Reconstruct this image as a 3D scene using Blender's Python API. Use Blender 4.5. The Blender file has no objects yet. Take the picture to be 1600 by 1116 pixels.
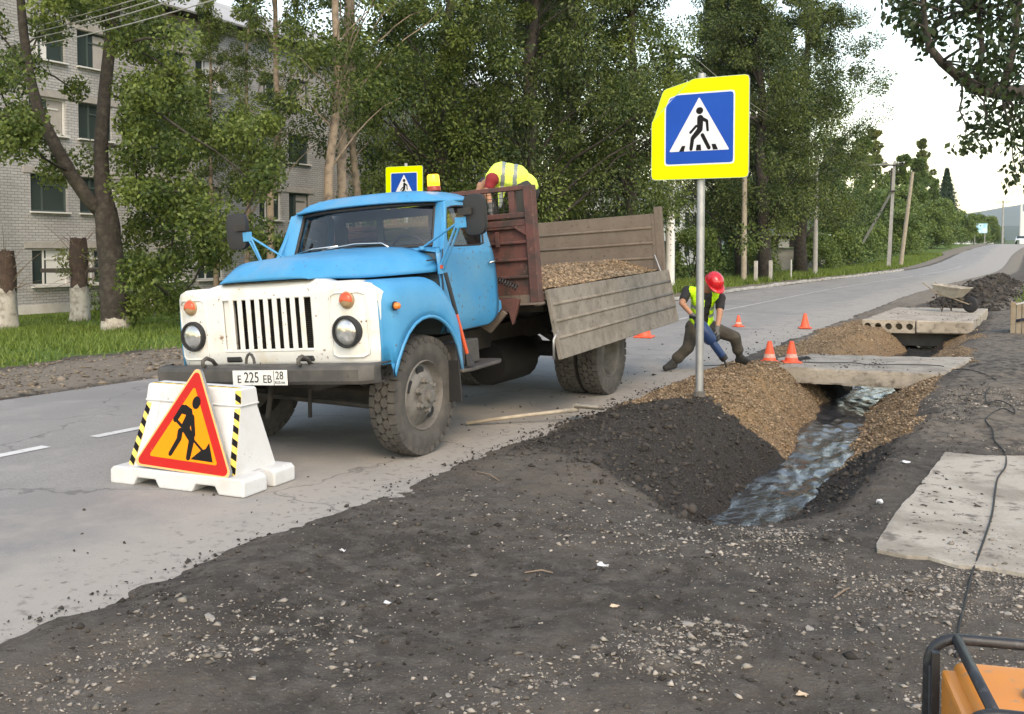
import bpy, bmesh, math, random
import numpy as np
from mathutils import Vector, Matrix, noise as mnoise

random.seed(7)
RNG = np.random.default_rng(11)
SC = bpy.context.scene
COL = SC.collection
rad = math.radians

# ------------------------------------------------------------------ camera, sky, sun, exposure
# world axes: +Y runs along the road away from the viewer, +X to the right of the road, Z up, metres
YAW = rad(27.85)                       # the lens looks this far to the left of the road's direction
FPX, HOR, EYE = 1537.4, 388.1, 1.64    # focal length in photo pixels, horizon row, eye height
PITCH = rad(2.4)
cam_d = bpy.data.cameras.new('camera')
cam = bpy.data.objects.new('camera', cam_d)
COL.objects.link(cam)
cam.location = (0, 0, EYE)
cam.rotation_euler = (rad(90) - PITCH, 0, YAW)
cam_d.sensor_width = 36.0
cam_d.lens = FPX / 1600 * 36.0
cam_d.shift_y = -(558 - (HOR + FPX * math.tan(PITCH))) / 1600
cam_d.clip_start = 0.05
cam_d.clip_end = 20000
SC.camera = cam

SUN_EL, SUN_AZ = rad(42), rad(140)    # azimuth measured from +Y clockwise: veiled sun behind the viewer, a little to the right
world = bpy.data.worlds.new('World')
SC.world = world
world.use_nodes = True
wn = world.node_tree
sky = wn.nodes.new('ShaderNodeTexSky')
sky.sky_type = 'NISHITA'
sky.sun_disc = False
sky.sun_elevation = SUN_EL
sky.sun_rotation = SUN_AZ
sky.air_density = 1.3
sky.dust_density = 0.7
sky.ozone_density = 0.0
bg = wn.nodes['Background']
bg.inputs['Strength'].default_value = 0.15
wn.links.new(sky.outputs[0], bg.inputs[0])

sun_d = bpy.data.lights.new('sun', 'SUN')
sun_d.energy = 0.85
sun_d.angle = rad(30)
sun_d.color = (1.0, 0.88, 0.72)
sun = bpy.data.objects.new('sun', sun_d)
COL.objects.link(sun)
sd = Vector((math.sin(SUN_AZ) * math.cos(SUN_EL), math.cos(SUN_AZ) * math.cos(SUN_EL), math.sin(SUN_EL)))
sun.rotation_euler = sd.to_track_quat('Z', 'Y').to_euler()
sun.location = (-20, -10, 30)

SC.view_settings.view_transform = 'Standard'
SC.view_settings.look = 'None'
SC.view_settings.exposure = 1.45
SC.view_settings.gamma = 1.0
SC.view_settings.use_white_balance = True
SC.view_settings.white_balance_temperature = 8000
SC.view_settings.white_balance_tint = 12
SC.render.engine = 'CYCLES'
SC.cycles.max_bounces = 6
SC.cycles.transparent_max_bounces = 12
SC.cycles.use_denoising = True

# ------------------------------------------------------------------ helpers
def rf(x, y, z=0.0):
    """survey frame (x right of lens axis, y ahead, z up) -> world"""
    return Vector((x * math.cos(YAW) - y * math.sin(YAW), x * math.sin(YAW) + y * math.cos(YAW), z))

def at(u, v, y):
    """point seen at photo pixel (u, v) at distance y ahead of the lens"""
    k = (v - HOR) / FPX
    return rf((u - 800) / FPX * y, y, EYE - k * y)

def sm(a, b, x):
    t = np.clip((x - a) / (b - a), 0, 1)
    return t * t * (3 - 2 * t)

def _hash(ix, iy, seed):
    h = (ix * 374761393 + iy * 668265263 + seed * 974711) & 0x7fffffff
    h = ((h ^ (h >> 13)) * 1274126177) & 0x7fffffff
    return ((h ^ (h >> 16)) & 0xffff) / 65535.0

def vnoise(x, y, seed=0):
    x = np.asarray(x, float); y = np.asarray(y, float)
    ix = np.floor(x).astype(np.int64); iy = np.floor(y).astype(np.int64)
    fx = x - ix; fy = y - iy
    fx = fx * fx * (3 - 2 * fx); fy = fy * fy * (3 - 2 * fy)
    a = _hash(ix, iy, seed); b = _hash(ix + 1, iy, seed); c = _hash(ix, iy + 1, seed); d = _hash(ix + 1, iy + 1, seed)
    return (a * (1 - fx) + b * fx) * (1 - fy) + (c * (1 - fx) + d * fx) * fy

def fbm(x, y, oct=4, seed=0, gain=.5):
    s = 0; a = 1; t = 0
    for i in range(oct):
        s = s + a * vnoise(x * 2 ** i, y * 2 ** i, seed + i * 17); t += a; a *= gain
    return s / t - .5

def tag(o, label=None, cat=None, group=None, kind=None):
    if label: o['label'] = label
    if cat: o['category'] = cat
    if group: o['group'] = group
    if kind: o['kind'] = kind
    return o

def link(o, parent=None):
    COL.objects.link(o)
    if parent is not None: o.parent = parent
    return o

def empty(name, loc=(0, 0, 0), rz=0.0):
    o = bpy.data.objects.new(name, None)
    o.empty_display_size = .1
    COL.objects.link(o)
    o.location = loc
    o.rotation_euler = (0, 0, rz)
    return o

class MB:
    """collects primitive shapes that become ONE mesh"""
    def __init__(self): self.v = []; self.f = []
    def add(self, vs, fs, M=None):
        b = len(self.v)
        for p in vs:
            p = Vector(p)
            self.v.append(M @ p if M is not None else p)
        for f in fs: self.f.append(tuple(i + b for i in f))
        return self
    def box(self, c, s, R=None):
        c = Vector(c); x, y, z = s[0] / 2, s[1] / 2, s[2] / 2
        vs = [Vector(p) for p in ((-x,-y,-z),(x,-y,-z),(x,y,-z),(-x,y,-z),(-x,-y,z),(x,-y,z),(x,y,z),(-x,y,z))]
        if R is not None: vs = [R @ p for p in vs]
        return self.add([p + c for p in vs], [(0,3,2,1),(4,5,6,7),(0,1,5,4),(1,2,6,5),(2,3,7,6),(3,0,4,7)])
    def hexa(self, v8):
        return self.add(v8, [(0,3,2,1),(4,5,6,7),(0,1,5,4),(1,2,6,5),(2,3,7,6),(3,0,4,7)])
    def cyl(self, p0, p1, r0, r1=None, n=12, caps=True):
        r1 = r0 if r1 is None else r1
        p0 = Vector(p0); p1 = Vector(p1); d = (p1 - p0).normalized()
        a = d.orthogonal().normalized(); b = d.cross(a)
        vs = []
        for p, r in ((p0, r0), (p1, r1)):
            for i in range(n):
                t = 2 * math.pi * i / n
                vs.append(p + (a * math.cos(t) + b * math.sin(t)) * r)
        fs = [(i, (i + 1) % n, n + (i + 1) % n, n + i) for i in range(n)]
        if caps: fs += [tuple(range(n - 1, -1, -1)), tuple(range(n, 2 * n))]
        return self.add(vs, fs)
    def tube(self, pts, r, n=8, closed=False, caps=True):
        pts = [Vector(p) for p in pts]; m = len(pts)
        rs = r if isinstance(r, (list, tuple)) else [r] * m
        vs = []; prev = None
        for i, p in enumerate(pts):
            if closed: d = (pts[(i + 1) % m] - pts[i - 1])
            else: d = pts[min(i + 1, m - 1)] - pts[max(i - 1, 0)]
            d = d.normalized() if d.length > 1e-9 else Vector((0, 0, 1))
            if prev is None: a = d.orthogonal().normalized()
            else:
                a = prev - d * prev.dot(d)
                a = a.normalized() if a.length > 1e-6 else d.orthogonal().normalized()
            prev = a; b = d.cross(a)
            for k in range(n):
                t = 2 * math.pi * k / n
                vs.append(p + (a * math.cos(t) + b * math.sin(t)) * rs[i])
        fs = []
        for i in range(m if closed else m - 1):
            j = (i + 1) % m
            for k in range(n):
                l = (k + 1) % n
                fs.append((i * n + k, i * n + l, j * n + l, j * n + k))
        if caps and not closed:
            fs += [tuple(range(n - 1, -1, -1)), tuple(range((m - 1) * n, m * n))]
        return self.add(vs, fs)
    def lathe(self, prof, origin, axis, n=24, closed=False):
        """prof: (radius, height along axis)"""
        o = Vector(origin); d = Vector(axis).normalized(); a = d.orthogonal().normalized(); b = d.cross(a)
        vs = []; m = len(prof)
        for r, h in prof:
            for k in range(n):
                t = 2 * math.pi * k / n
                vs.append(o + d * h + (a * math.cos(t) + b * math.sin(t)) * max(r, 1e-4))
        fs = []
        for i in range(m if closed else m - 1):
            j = (i + 1) % m
            for k in range(n):
                l = (k + 1) % n
                fs.append((i * n + k, i * n + l, j * n + l, j * n + k))
        return self.add(vs, fs)
    def grid(self, rows, skip=None, wrap=False):
        nr, nc = len(rows), len(rows[0])
        vs = [p for r in rows for p in r]
        fs = []
        for i in range(nr - 1):
            for j in range(nc if wrap else nc - 1):
                if skip and skip(i, j): continue
                k = (j + 1) % nc
                fs.append((i * nc + j, i * nc + k, (i + 1) * nc + k, (i + 1) * nc + j))
        return self.add(vs, fs)
    def prism(self, poly, mp, d0, d1):
        """poly: 2-D outline; mp(a, b, d) -> 3-D; extruded d0..d1"""
        n = len(poly)
        vs = [mp(a, b, d0) for a, b in poly] + [mp(a, b, d1) for a, b in poly]
        fs = [tuple(range(n - 1, -1, -1)), tuple(range(n, 2 * n))]
        fs += [(i, (i + 1) % n, n + (i + 1) % n, n + i) for i in range(n)]
        return self.add(vs, fs)
    def ring(self, outer, inner, mp, d0, d1):
        n = len(outer)
        vs = [mp(a, b, d0) for a, b in outer] + [mp(a, b, d0) for a, b in inner] + \
             [mp(a, b, d1) for a, b in outer] + [mp(a, b, d1) for a, b in inner]
        fs = []
        for i in range(n):
            j = (i + 1) % n
            fs += [(i, n + i, n + j, j), (2*n+i, 2*n+j, 3*n+j, 3*n+i), (i, j, 2*n+j, 2*n+i), (n+i, 3*n+i, 3*n+j, n+j)]
        return self.add(vs, fs)
    def mesh(self, name='mesh', bevel=0, seg=1, smooth=False):
        me = bpy.data.meshes.new(name)
        me.from_pydata([tuple(p) for p in self.v], [], self.f)
        bm = bmesh.new(); bm.from_mesh(me)
        bmesh.ops.recalc_face_normals(bm, faces=bm.faces)
        if bevel:
            es = [e for e in bm.edges if len(e.link_faces) == 2 and e.calc_face_angle(0) > .5]
            bmesh.ops.bevel(bm, geom=es, offset=bevel, segments=seg, affect='EDGES', clamp_overlap=True, profile=.6)
        bm.to_mesh(me); bm.free()
        if smooth:
            me.polygons.foreach_set('use_smooth', [True] * len(me.polygons))
            if smooth is not True: me.set_sharp_from_angle(angle=rad(smooth))
        return me
    def build(self, name, mat, parent=None, bevel=0, seg=1, smooth=False, solid=0, mw=None, subsurf=0):
        me = self.mesh(name, bevel, seg, smooth)
        o = bpy.data.objects.new(name, me)
        if mat: me.materials.append(mat)
        link(o, parent)
        if mw is not None: o.matrix_basis = mw
        if solid:
            m = o.modifiers.new('thickness', 'SOLIDIFY'); m.thickness = solid; m.offset = -1
        if subsurf:
            m = o.modifiers.new('round', 'SUBSURF'); m.levels = subsurf; m.render_levels = subsurf
        return o

def np_mesh(name, V, F, mat, parent=None, smooth=False, attrs=None):
    """V (n,3) array, F (m,k) array"""
    V = np.ascontiguousarray(V, dtype=np.float32); F = np.ascontiguousarray(F, dtype=np.int32)
    me = bpy.data.meshes.new(name)
    me.vertices.add(len(V)); me.vertices.foreach_set('co', V.ravel())
    k = F.shape[1]
    me.loops.add(F.size); me.loops.foreach_set('vertex_index', F.ravel())
    me.polygons.add(len(F))
    me.polygons.foreach_set('loop_start', np.arange(len(F), dtype=np.int32) * k)
    if smooth: me.polygons.foreach_set('use_smooth', np.ones(len(F), dtype=bool))
    me.update(calc_edges=True)
    if attrs:
        for an, arr in attrs.items():
            at_ = me.color_attributes.new(an, 'FLOAT_COLOR', 'POINT')
            at_.data.foreach_set('color', np.ascontiguousarray(arr, dtype=np.float32).ravel())
    me.materials.append(mat)
    o = bpy.data.objects.new(name, me)
    return link(o, parent)

def copy_tree(o, parent=None):
    c = o.copy(); COL.objects.link(c); c.parent = parent
    for ch in list(o.children): copy_tree(ch, c)
    return c

def text_mesh(body, size, extrude=.0006):
    cu = bpy.data.curves.new('text', 'FONT'); cu.body = body; cu.size = size; cu.extrude = extrude
    cu.align_x = 'CENTER'; cu.align_y = 'CENTER'; cu.resolution_u = 3
    o = bpy.data.objects.new('text', cu); COL.objects.link(o)
    dg = bpy.context.evaluated_depsgraph_get()
    me = bpy.data.meshes.new_from_object(o.evaluated_get(dg))
    bpy.data.objects.remove(o); bpy.data.curves.remove(cu)
    return me

# ------------------------------------------------------------------ materials
def mat(name, col, rough=.6, metal=0.0, var=None, var2=None, bump=None, spec=.5, coat=0.0, emit=None, alpha=None, coord='Object', trans=0, var3=None):
    """var=(scale, colour, low, high) noise blend; var2 likewise on top; bump=(scale, strength, distance)"""
    m = bpy.data.materials.new(name); m.use_nodes = True
    nt = m.node_tree; N = nt.nodes; L = nt.links
    b = N['Principled BSDF']
    b.inputs['Base Color'].default_value = (*col, 1)
    b.inputs['Roughness'].default_value = rough
    b.inputs['Metallic'].default_value = metal
    b.inputs['Specular IOR Level'].default_value = spec
    if coat: b.inputs['Coat Weight'].default_value = coat; b.inputs['Coat Roughness'].default_value = .12
    if trans: b.inputs['Transmission Weight'].default_value = trans
    tc = N.new('ShaderNodeTexCoord')
    cur = None
    for v in (var, var2, var3):
        if not v: continue
        nz = N.new('ShaderNodeTexNoise'); nz.inputs['Scale'].default_value = v[0]; nz.inputs['Detail'].default_value = 6
        nz.inputs['Roughness'].default_value = .62
        L.new(tc.outputs[coord], nz.inputs['Vector'])
        mr = N.new('ShaderNodeMapRange'); mr.inputs['From Min'].default_value = v[2]; mr.inputs['From Max'].default_value = v[3]
        L.new(nz.outputs['Fac'], mr.inputs['Value'])
        mx = N.new('ShaderNodeMix'); mx.data_type = 'RGBA'
        L.new(mr.outputs[0], mx.inputs['Factor'])
        if cur is None: mx.inputs['A'].default_value = (*col, 1)
        else: L.new(cur, mx.inputs['A'])
        mx.inputs['B'].default_value = (*v[1], 1)
        cur = mx.outputs['Result']
    if cur is not None: L.new(cur, b.inputs['Base Color'])
    if bump:
        nz = N.new('ShaderNodeTexNoise'); nz.inputs['Scale'].default_value = bump[0]; nz.inputs['Detail'].default_value = 5
        L.new(tc.outputs[coord], nz.inputs['Vector'])
        bp = N.new('ShaderNodeBump'); bp.inputs['Strength'].default_value = bump[1]; bp.inputs['Distance'].default_value = bump[2]
        L.new(nz.outputs['Fac'], bp.inputs['Height']); L.new(bp.outputs[0], b.inputs['Normal'])
    if emit:
        b.inputs['Emission Color'].default_value = (*emit[0], 1); b.inputs['Emission Strength'].default_value = emit[1]
    return m

def leaf_mat(name, dark, light, trans=.3, rough=.5):
    m = bpy.data.materials.new(name); m.use_nodes = True
    nt = m.node_tree; N = nt.nodes; L = nt.links
    b = N['Principled BSDF']; b.inputs['Roughness'].default_value = rough; b.inputs['Specular IOR Level'].default_value = .35
    a = N.new('ShaderNodeVertexColor'); a.layer_name = 'tint'
    mx = N.new('ShaderNodeMix'); mx.data_type = 'RGBA'
    mx.inputs['A'].default_value = (*dark, 1); mx.inputs['B'].default_value = (*light, 1)
    L.new(a.outputs['Color'], mx.inputs['Factor'])
    L.new(mx.outputs['Result'], b.inputs['Base Color'])
    tr = N.new('ShaderNodeBsdfTranslucent'); L.new(mx.outputs['Result'], tr.inputs['Color'])
    ms = N.new('ShaderNodeMixShader'); ms.inputs[0].default_value = trans
    L.new(b.outputs[0], ms.inputs[1]); L.new(tr.outputs[0], ms.inputs[2])
    L.new(ms.outputs[0], N['Material Output'].inputs['Surface'])
    return m

def glass_mat(name, tint=(.5, .55, .55), refl_rough=.03, mixmin=.08):
    m = bpy.data.materials.new(name); m.use_nodes = True
    nt = m.node_tree; N = nt.nodes; L = nt.links
    N.remove(N['Principled BSDF'])
    t = N.new('ShaderNodeBsdfTransparent'); t.inputs[0].default_value = (*tint, 1)
    g = N.new('ShaderNodeBsdfGlossy'); g.inputs['Roughness'].default_value = refl_rough
    fr = N.new('ShaderNodeFresnel'); fr.inputs[0].default_value = 1.5
    mr = N.new('ShaderNodeMapRange'); mr.inputs['To Min'].default_value = mixmin
    L.new(fr.outputs[0], mr.inputs['Value'])
    ms = N.new('ShaderNodeMixShader')
    L.new(mr.outputs[0], ms.inputs[0]); L.new(t.outputs[0], ms.inputs[1]); L.new(g.outputs[0], ms.inputs[2])
    L.new(ms.outputs[0], N['Material Output'].inputs['Surface'])
    return m

M = {}
M['blue'] = mat('truck_blue_paint', (.026, .25, .50), .40, var=(2.2, (.06, .30, .54), .38, .72), var2=(30, (.12, .075, .045), .655, .70), var3=(1.6, (.13, .27, .42), .54, .72), bump=(2.6, .35, .03), coat=.08)
M['blue_dirty'] = mat('truck_blue_paint_scuffed', (.026, .25, .50), .45, var=(2.0, (.08, .27, .44), .42, .75), var2=(22, (.11, .08, .055), .60, .68), var3=(7, (.16, .125, .095), .66, .72), bump=(2.6, .35, .03), coat=.05)
M['white_paint'] = mat('cream_white_paint', (.66, .665, .65), .45, var=(3.2, (.60, .53, .40), .54, .76), var2=(21, (.17, .10, .06), .645, .69), var3=(5.5, (.24, .15, .095), .665, .70), bump=(3, .3, .03))
M['black'] = mat('black_rubber_and_gap_shade', (.018, .018, .02), .6)  # also colours the painted shade in gaps and openings
M['dark_metal'] = mat('grimy_chassis_metal', (.022, .021, .02), .75, var=(6, (.05, .042, .035), .4, .7))
M['tank_black'] = mat('matt_black_tank', (.012, .012, .012), .7, spec=.2)  # near-black, darker than the chassis metal
M['tyre'] = mat('dusty_tyre_rubber', (.060, .056, .052), .85, var=(9, (.11, .10, .09), .4, .75), bump=(60, .15, .004))
M['tyre_groove'] = mat('tyre_groove_rubber', (.018, .018, .018), .9)
M['rim'] = mat('dusty_steel_rim', (.17, .162, .152), .7, var=(8, (.08, .072, .065), .4, .7), bump=(30, .1, .004))
M['bumper'] = mat('grimy_bumper_steel', (.055, .052, .05), .6, var=(5, (.10, .09, .08), .45, .7), var2=(40, (.02, .02, .02), .6, .7), bump=(25, .15, .006))
M['chrome'] = mat('dull_chrome', (.6, .6, .6), .25, 1.0)
M['lamp_glass'] = mat('headlamp_lens', (.42, .43, .43), .10, .6, var=(9, (.62, .62, .61), .45, .6), bump=(22, .6, .006), coat=.8)
M['amber'] = mat('amber_lens', (.75, .2, .03), .3, coat=.4)
M['red_lens'] = mat('orange_red_lens', (.55, .07, .02), .35, coat=.3)
M['lens_tan'] = mat('faded_lens_base', (.33, .23, .13), .5)
M['beacon'] = mat('amber_beacon_lens', (.95, .52, .02), .25, coat=.5, emit=((1, .55, .03), .55))
M['beacon_low'] = mat('beacon_red_base', (.30, .03, .015), .4)
M['glass'] = glass_mat('windscreen_glass', (.80, .83, .83), .03, .04)
M['seat'] = mat('dark_seat_cloth', (.03, .028, .026), .9)
M['interior'] = mat('cab_interior', (.06, .085, .10), .8)
M['maroon'] = mat('rusty_maroon_paint', (.115, .046, .040), .75, var=(6, (.05, .034, .03), .42, .62), var2=(22, (.16, .10, .075), .6, .72), bump=(18, .3, .008))
M['mud_board'] = mat('muddy_steel_boards', (.22, .20, .175), .9, var=(5, (.14, .125, .105), .42, .68), var2=(24, (.10, .085, .07), .56, .7), bump=(16, .5, .012))
M['tail_board'] = mat('brown_steel_boards', (.135, .108, .088), .85, var=(4, (.17, .14, .115), .4, .7), var2=(24, (.08, .065, .055), .58, .72), bump=(16, .3, .008))
M['plate_white'] = mat('number_plate_white', (.70, .70, .68), .5, var=(30, (.5, .48, .45), .55, .8))
M['ink'] = mat('black_ink', (.008, .008, .009), .6, spec=.15)
M['yellow_sign'] = mat('fluorescent_yellow_sheet', (.62, .78, .002), .5, spec=.25, var=(2, (.58, .74, .002), .4, .7))
M['sign_blue'] = mat('sign_blue_sheet', (.001, .06, .36), .5, var=(3, (.002, .07, .40), .4, .7), spec=.2)
M['sign_white'] = mat('sign_white_sheet', (.62, .64, .70), .5)
M['galv'] = mat('galvanised_steel', (.40, .41, .42), .45, .6, var=(7, (.30, .31, .32), .4, .7), bump=(30, .06, .004))
M['orange_sign'] = mat('orange_sign_sheet', (.85, .265, .002), .5, spec=.25, var=(4, (.80, .23, .002), .4, .7))
M['red_sign'] = mat('red_sign_sheet', (.48, .010, .008), .5, spec=.25, var=(7, (.42, .014, .010), .4, .7), var2=(30, (.8, .3, .1), .68, .74))
M['peach_edge'] = mat('sign_edge_orange', (.95, .42, .16), .5)
M['plastic_white'] = mat('white_barrier_plastic', (.60, .61, .62), .55, var=(4, (.52, .51, .49), .45, .75), var2=(30, (.30, .27, .24), .64, .74), bump=(9, .15, .01))
M['stripe_yellow'] = mat('tape_yellow', (.85, .62, .13), .5)
M['cone'] = mat('cone_orange_red', (.85, .10, .035), .5, var=(14, (.70, .12, .07), .45, .7))
M['cone_band'] = mat('cone_dirty_band', (.62, .42, .36), .6, var=(30, (.55, .2, .14), .4, .7))
M['concrete'] = mat('old_concrete', (.37, .325, .27), .9, var=(2.2, (.24, .21, .17), .44, .64), var2=(9, (.15, .125, .10), .56, .68), bump=(30, .5, .012))
M['concrete_grey'] = mat('grey_concrete', (.42, .41, .39), .9, var=(1.6, (.30, .29, .27), .42, .7), var2=(9, (.22, .20, .18), .58, .75), bump=(40, .45, .01))
M['pad'] = mat('dusty_concrete_pad', (.38, .345, .295), .92, var=(2.2, (.25, .222, .185), .44, .62), var2=(8, (.14, .12, .10), .565, .66), bump=(35, .6, .012))
M['concrete_dark'] = mat('dark_concrete', (.13, .12, .11), .9, var=(3, (.08, .075, .07), .4, .7), bump=(30, .4, .01))  # darker concrete for the support beam and post collar
M['pole_white'] = mat('whitewashed_pole', (.70, .70, .70), .7, var=(3, (.55, .55, .54), .45, .75))
M['pole_grey'] = mat('weathered_pole', (.33, .33, .32), .85, var=(3, (.25, .25, .24), .4, .7))
M['wood_pole'] = mat('grey_wood_pole', (.33, .29, .23), .9, var=(6, (.24, .21, .17), .4, .7))
M['wood'] = mat('worn_wood', (.27, .23, .175), .85, var=(7, (.22, .16, .10), .4, .7), bump=(30, .3, .006))
M['handle_wood'] = mat('pale_shovel_handle', (.42, .36, .28), .8, var=(9, (.28, .23, .18), .4, .7))
M['shovel_blade'] = mat('muddy_shovel_blade', (.33, .30, .25), .8, var=(12, (.14, .12, .1), .4, .7))
M['hivis'] = mat('hi_vis_yellow_cloth', (.55, .95, .02), .75, var=(9, (.45, .85, .02), .4, .7), bump=(14, .3, .02))
M['hivis_pale'] = mat('faded_hi_vis_cloth', (.72, .92, .16), .75, var=(8, (.62, .88, .10), .4, .7), bump=(14, .3, .02))
M['reflect'] = mat('reflective_grey_tape', (.20, .235, .235), .4)
M['skin'] = mat('tanned_skin', (.42, .22, .14), .55, var=(12, (.36, .17, .11), .4, .7))
M['helmet'] = mat('red_helmet_plastic', (.55, .012, .02), .25, coat=.5)
M['tee_black'] = mat('black_tee_cloth', (.018, .018, .02), .85)
M['tee_red'] = mat('dark_red_tee_cloth', (.22, .015, .02), .85)
M['trousers'] = mat('khaki_grey_trousers', (.045, .040, .033), .9, var=(8, (.075, .066, .055), .45, .7), bump=(20, .5, .015))
M['trousers_dark'] = mat('dark_trousers', (.03, .03, .03), .9)
M['boots'] = mat('dusty_black_boots', (.025, .023, .02), .7, var=(12, (.06, .055, .05), .5, .75))
M['glove'] = mat('grey_work_gloves', (.11, .11, .11), .9)
M['hammer_blue'] = mat('blue_tool_casing', (.010, .035, .115), .4)
M['hammer_dark'] = mat('dark_tool_steel', (.03, .03, .032), .5, .4)
M['gen_orange'] = mat('orange_generator_paint', (.70, .25, .04), .4, var=(3, (.60, .23, .06), .42, .7), var2=(28, (.42, .24, .13), .60, .70), coat=.2)
M['gen_frame'] = mat('black_tube_frame', (.022, .023, .026), .42, var=(30, (.06, .06, .065), .55, .7))
M['barrow'] = mat('worn_barrow_tray', (.36, .33, .28), .7, var=(8, (.22, .19, .15), .45, .7))
M['tarp'] = mat('dark_blue_tarp', (.015, .016, .03), .6)
M['cable'] = mat('black_cable', (.02, .019, .018), .7)
M['bark'] = mat('dark_bark', (.035, .03, .026), .95, var=(7, (.075, .065, .055), .45, .7), bump=(12, .9, .04))
M['bark_pale'] = mat('pale_aspen_bark', (.28, .22, .165), .9, var=(4, (.12, .095, .075), .45, .65), bump=(12, .5, .02))
M['bark_dead'] = mat('stump_bark', (.06, .04, .032), .95, var=(9, (.10, .065, .05), .4, .7), bump=(16, .8, .03))
M['whitewash'] = mat('limewashed_bark', (.44, .415, .375), .9, var=(6, (.22, .19, .16), .46, .66), bump=(16, .6, .03))
M['leafA'] = leaf_mat('maple_leaves', (.036, .066, .016), (.18, .235, .055))
M['leafB'] = leaf_mat('poplar_leaves', (.024, .046, .014), (.16, .205, .055))
M['leafC'] = leaf_mat('bush_leaves', (.055, .10, .028), (.19, .26, .07))
M['leafD'] = leaf_mat('spruce_needles', (.018, .042, .022), (.035, .07, .035), .1)
M['leafE'] = leaf_mat('branch_leaves', (.018, .036, .014), (.06, .09, .026), .35)
M['leafF'] = leaf_mat('pale_aspen_leaves', (.09, .12, .03), (.26, .27, .09))
M['grass'] = leaf_mat('grass_blades', (.075, .12, .022), (.22, .30, .06), .35)
M['dry_twig'] = mat('dry_twigs', (.20, .15, .11), .9)
M['stone'] = mat('pale_grey_stone', (.26, .245, .225), .85, var=(30, (.22, .20, .18), .4, .7), coord='Object')
M['gravel_ochre'] = leaf_mat('ochre_gravel', (.10, .068, .041), (.39, .285, .185), 0.0, .85)
M['pebble'] = leaf_mat('grey_pebbles', (.10, .088, .075), (.43, .385, .335), 0.0, .85)
M['verge_rubble'] = leaf_mat('brown_verge_rubble', (.09, .072, .054), (.31, .26, .205), 0.0, .9)
M['clod'] = leaf_mat('dark_soil_clods', (.020, .0175, .0155), (.075, .065, .056), 0.0, .95)
M['curtain'] = mat('window_dark_glass', (.03, .045, .045), .12, spec=.6)
M['frame_dark'] = mat('window_frame_green', (.05, .075, .07), .6)
M['frame_white'] = mat('window_frame_white', (.62, .63, .62), .6)
M['lintel'] = mat('concrete_lintel', (.36, .345, .33), .9, var=(3, (.29, .28, .26), .4, .7))
M['plinth'] = mat('whitewashed_plinth', (.56, .55, .54), .9, var=(1.5, (.42, .40, .38), .45, .7))
M['slate'] = mat('grey_slate_roof', (.40, .40, .40), .85, var=(.8, (.32, .32, .32), .4, .7))
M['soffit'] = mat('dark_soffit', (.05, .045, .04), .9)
M['pale_wall'] = mat('pale_render_wall', (.62, .64, .66), .9)
M['car_white'] = mat('white_car_paint', (.75, .76, .78), .3, coat=.5)
M['litter'] = mat('white_litter', (.55, .56, .58), .6)
M['litter_tan'] = mat('tan_litter', (.55, .42, .30), .8)

# bricks: small far courses, drawn by the material
def brick_mat():
    m = bpy.data.materials.new('white_silicate_brick'); m.use_nodes = True
    nt = m.node_tree; N = nt.nodes; L = nt.links
    b = N['Principled BSDF']; b.inputs['Roughness'].default_value = .9
    tc = N.new('ShaderNodeTexCoord'); sp = N.new('ShaderNodeSeparateXYZ'); cb = N.new('ShaderNodeCombineXYZ')
    L.new(tc.outputs['Object'], sp.inputs[0]); L.new(sp.outputs['Y'], cb.inputs['X']); L.new(sp.outputs['Z'], cb.inputs['Y'])
    br = N.new('ShaderNodeTexBrick'); L.new(cb.outputs[0], br.inputs['Vector'])
    br.inputs['Color1'].default_value = (.43, .435, .44, 1); br.inputs['Color2'].default_value = (.36, .365, .37, 1)
    br.inputs['Mortar'].default_value = (.19, .19, .188, 1)
    br.inputs['Scale'].default_value = 1.0; br.inputs['Mortar Size'].default_value = .009; br.inputs['Mortar Smooth'].default_value = .3
    br.inputs['Brick Width'].default_value = .26; br.inputs['Row Height'].default_value = .10; br.inputs['Bias'].default_value = -.1
    nz = N.new('ShaderNodeTexNoise'); nz.inputs['Scale'].default_value = .7; nz.inputs['Detail'].default_value = 4
    L.new(tc.outputs['Object'], nz.inputs['Vector'])
    mr = N.new('ShaderNodeMapRange'); mr.inputs['From Min'].default_value = .35; mr.inputs['From Max'].default_value = .7
    mr.inputs['To Min'].default_value = .8; mr.inputs['To Max'].default_value = 1.08
    L.new(nz.outputs['Fac'], mr.inputs['Value'])
    mx = N.new('ShaderNodeMix'); mx.data_type = 'RGBA'; mx.blend_type = 'MULTIPLY'; mx.inputs['Factor'].default_value = 1
    L.new(br.outputs['Color'], mx.inputs['A']); L.new(mr.outputs[0], mx.inputs['B'])
    L.new(mx.outputs['Result'], b.inputs['Base Color'])
    bp = N.new('ShaderNodeBump'); bp.inputs['Distance'].default_value = .01; bp.invert = True
    L.new(br.outputs['Fac'], bp.inputs['Height']); L.new(bp.outputs[0], b.inputs['Normal'])
    return m
M['brick'] = brick_mat()

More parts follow.
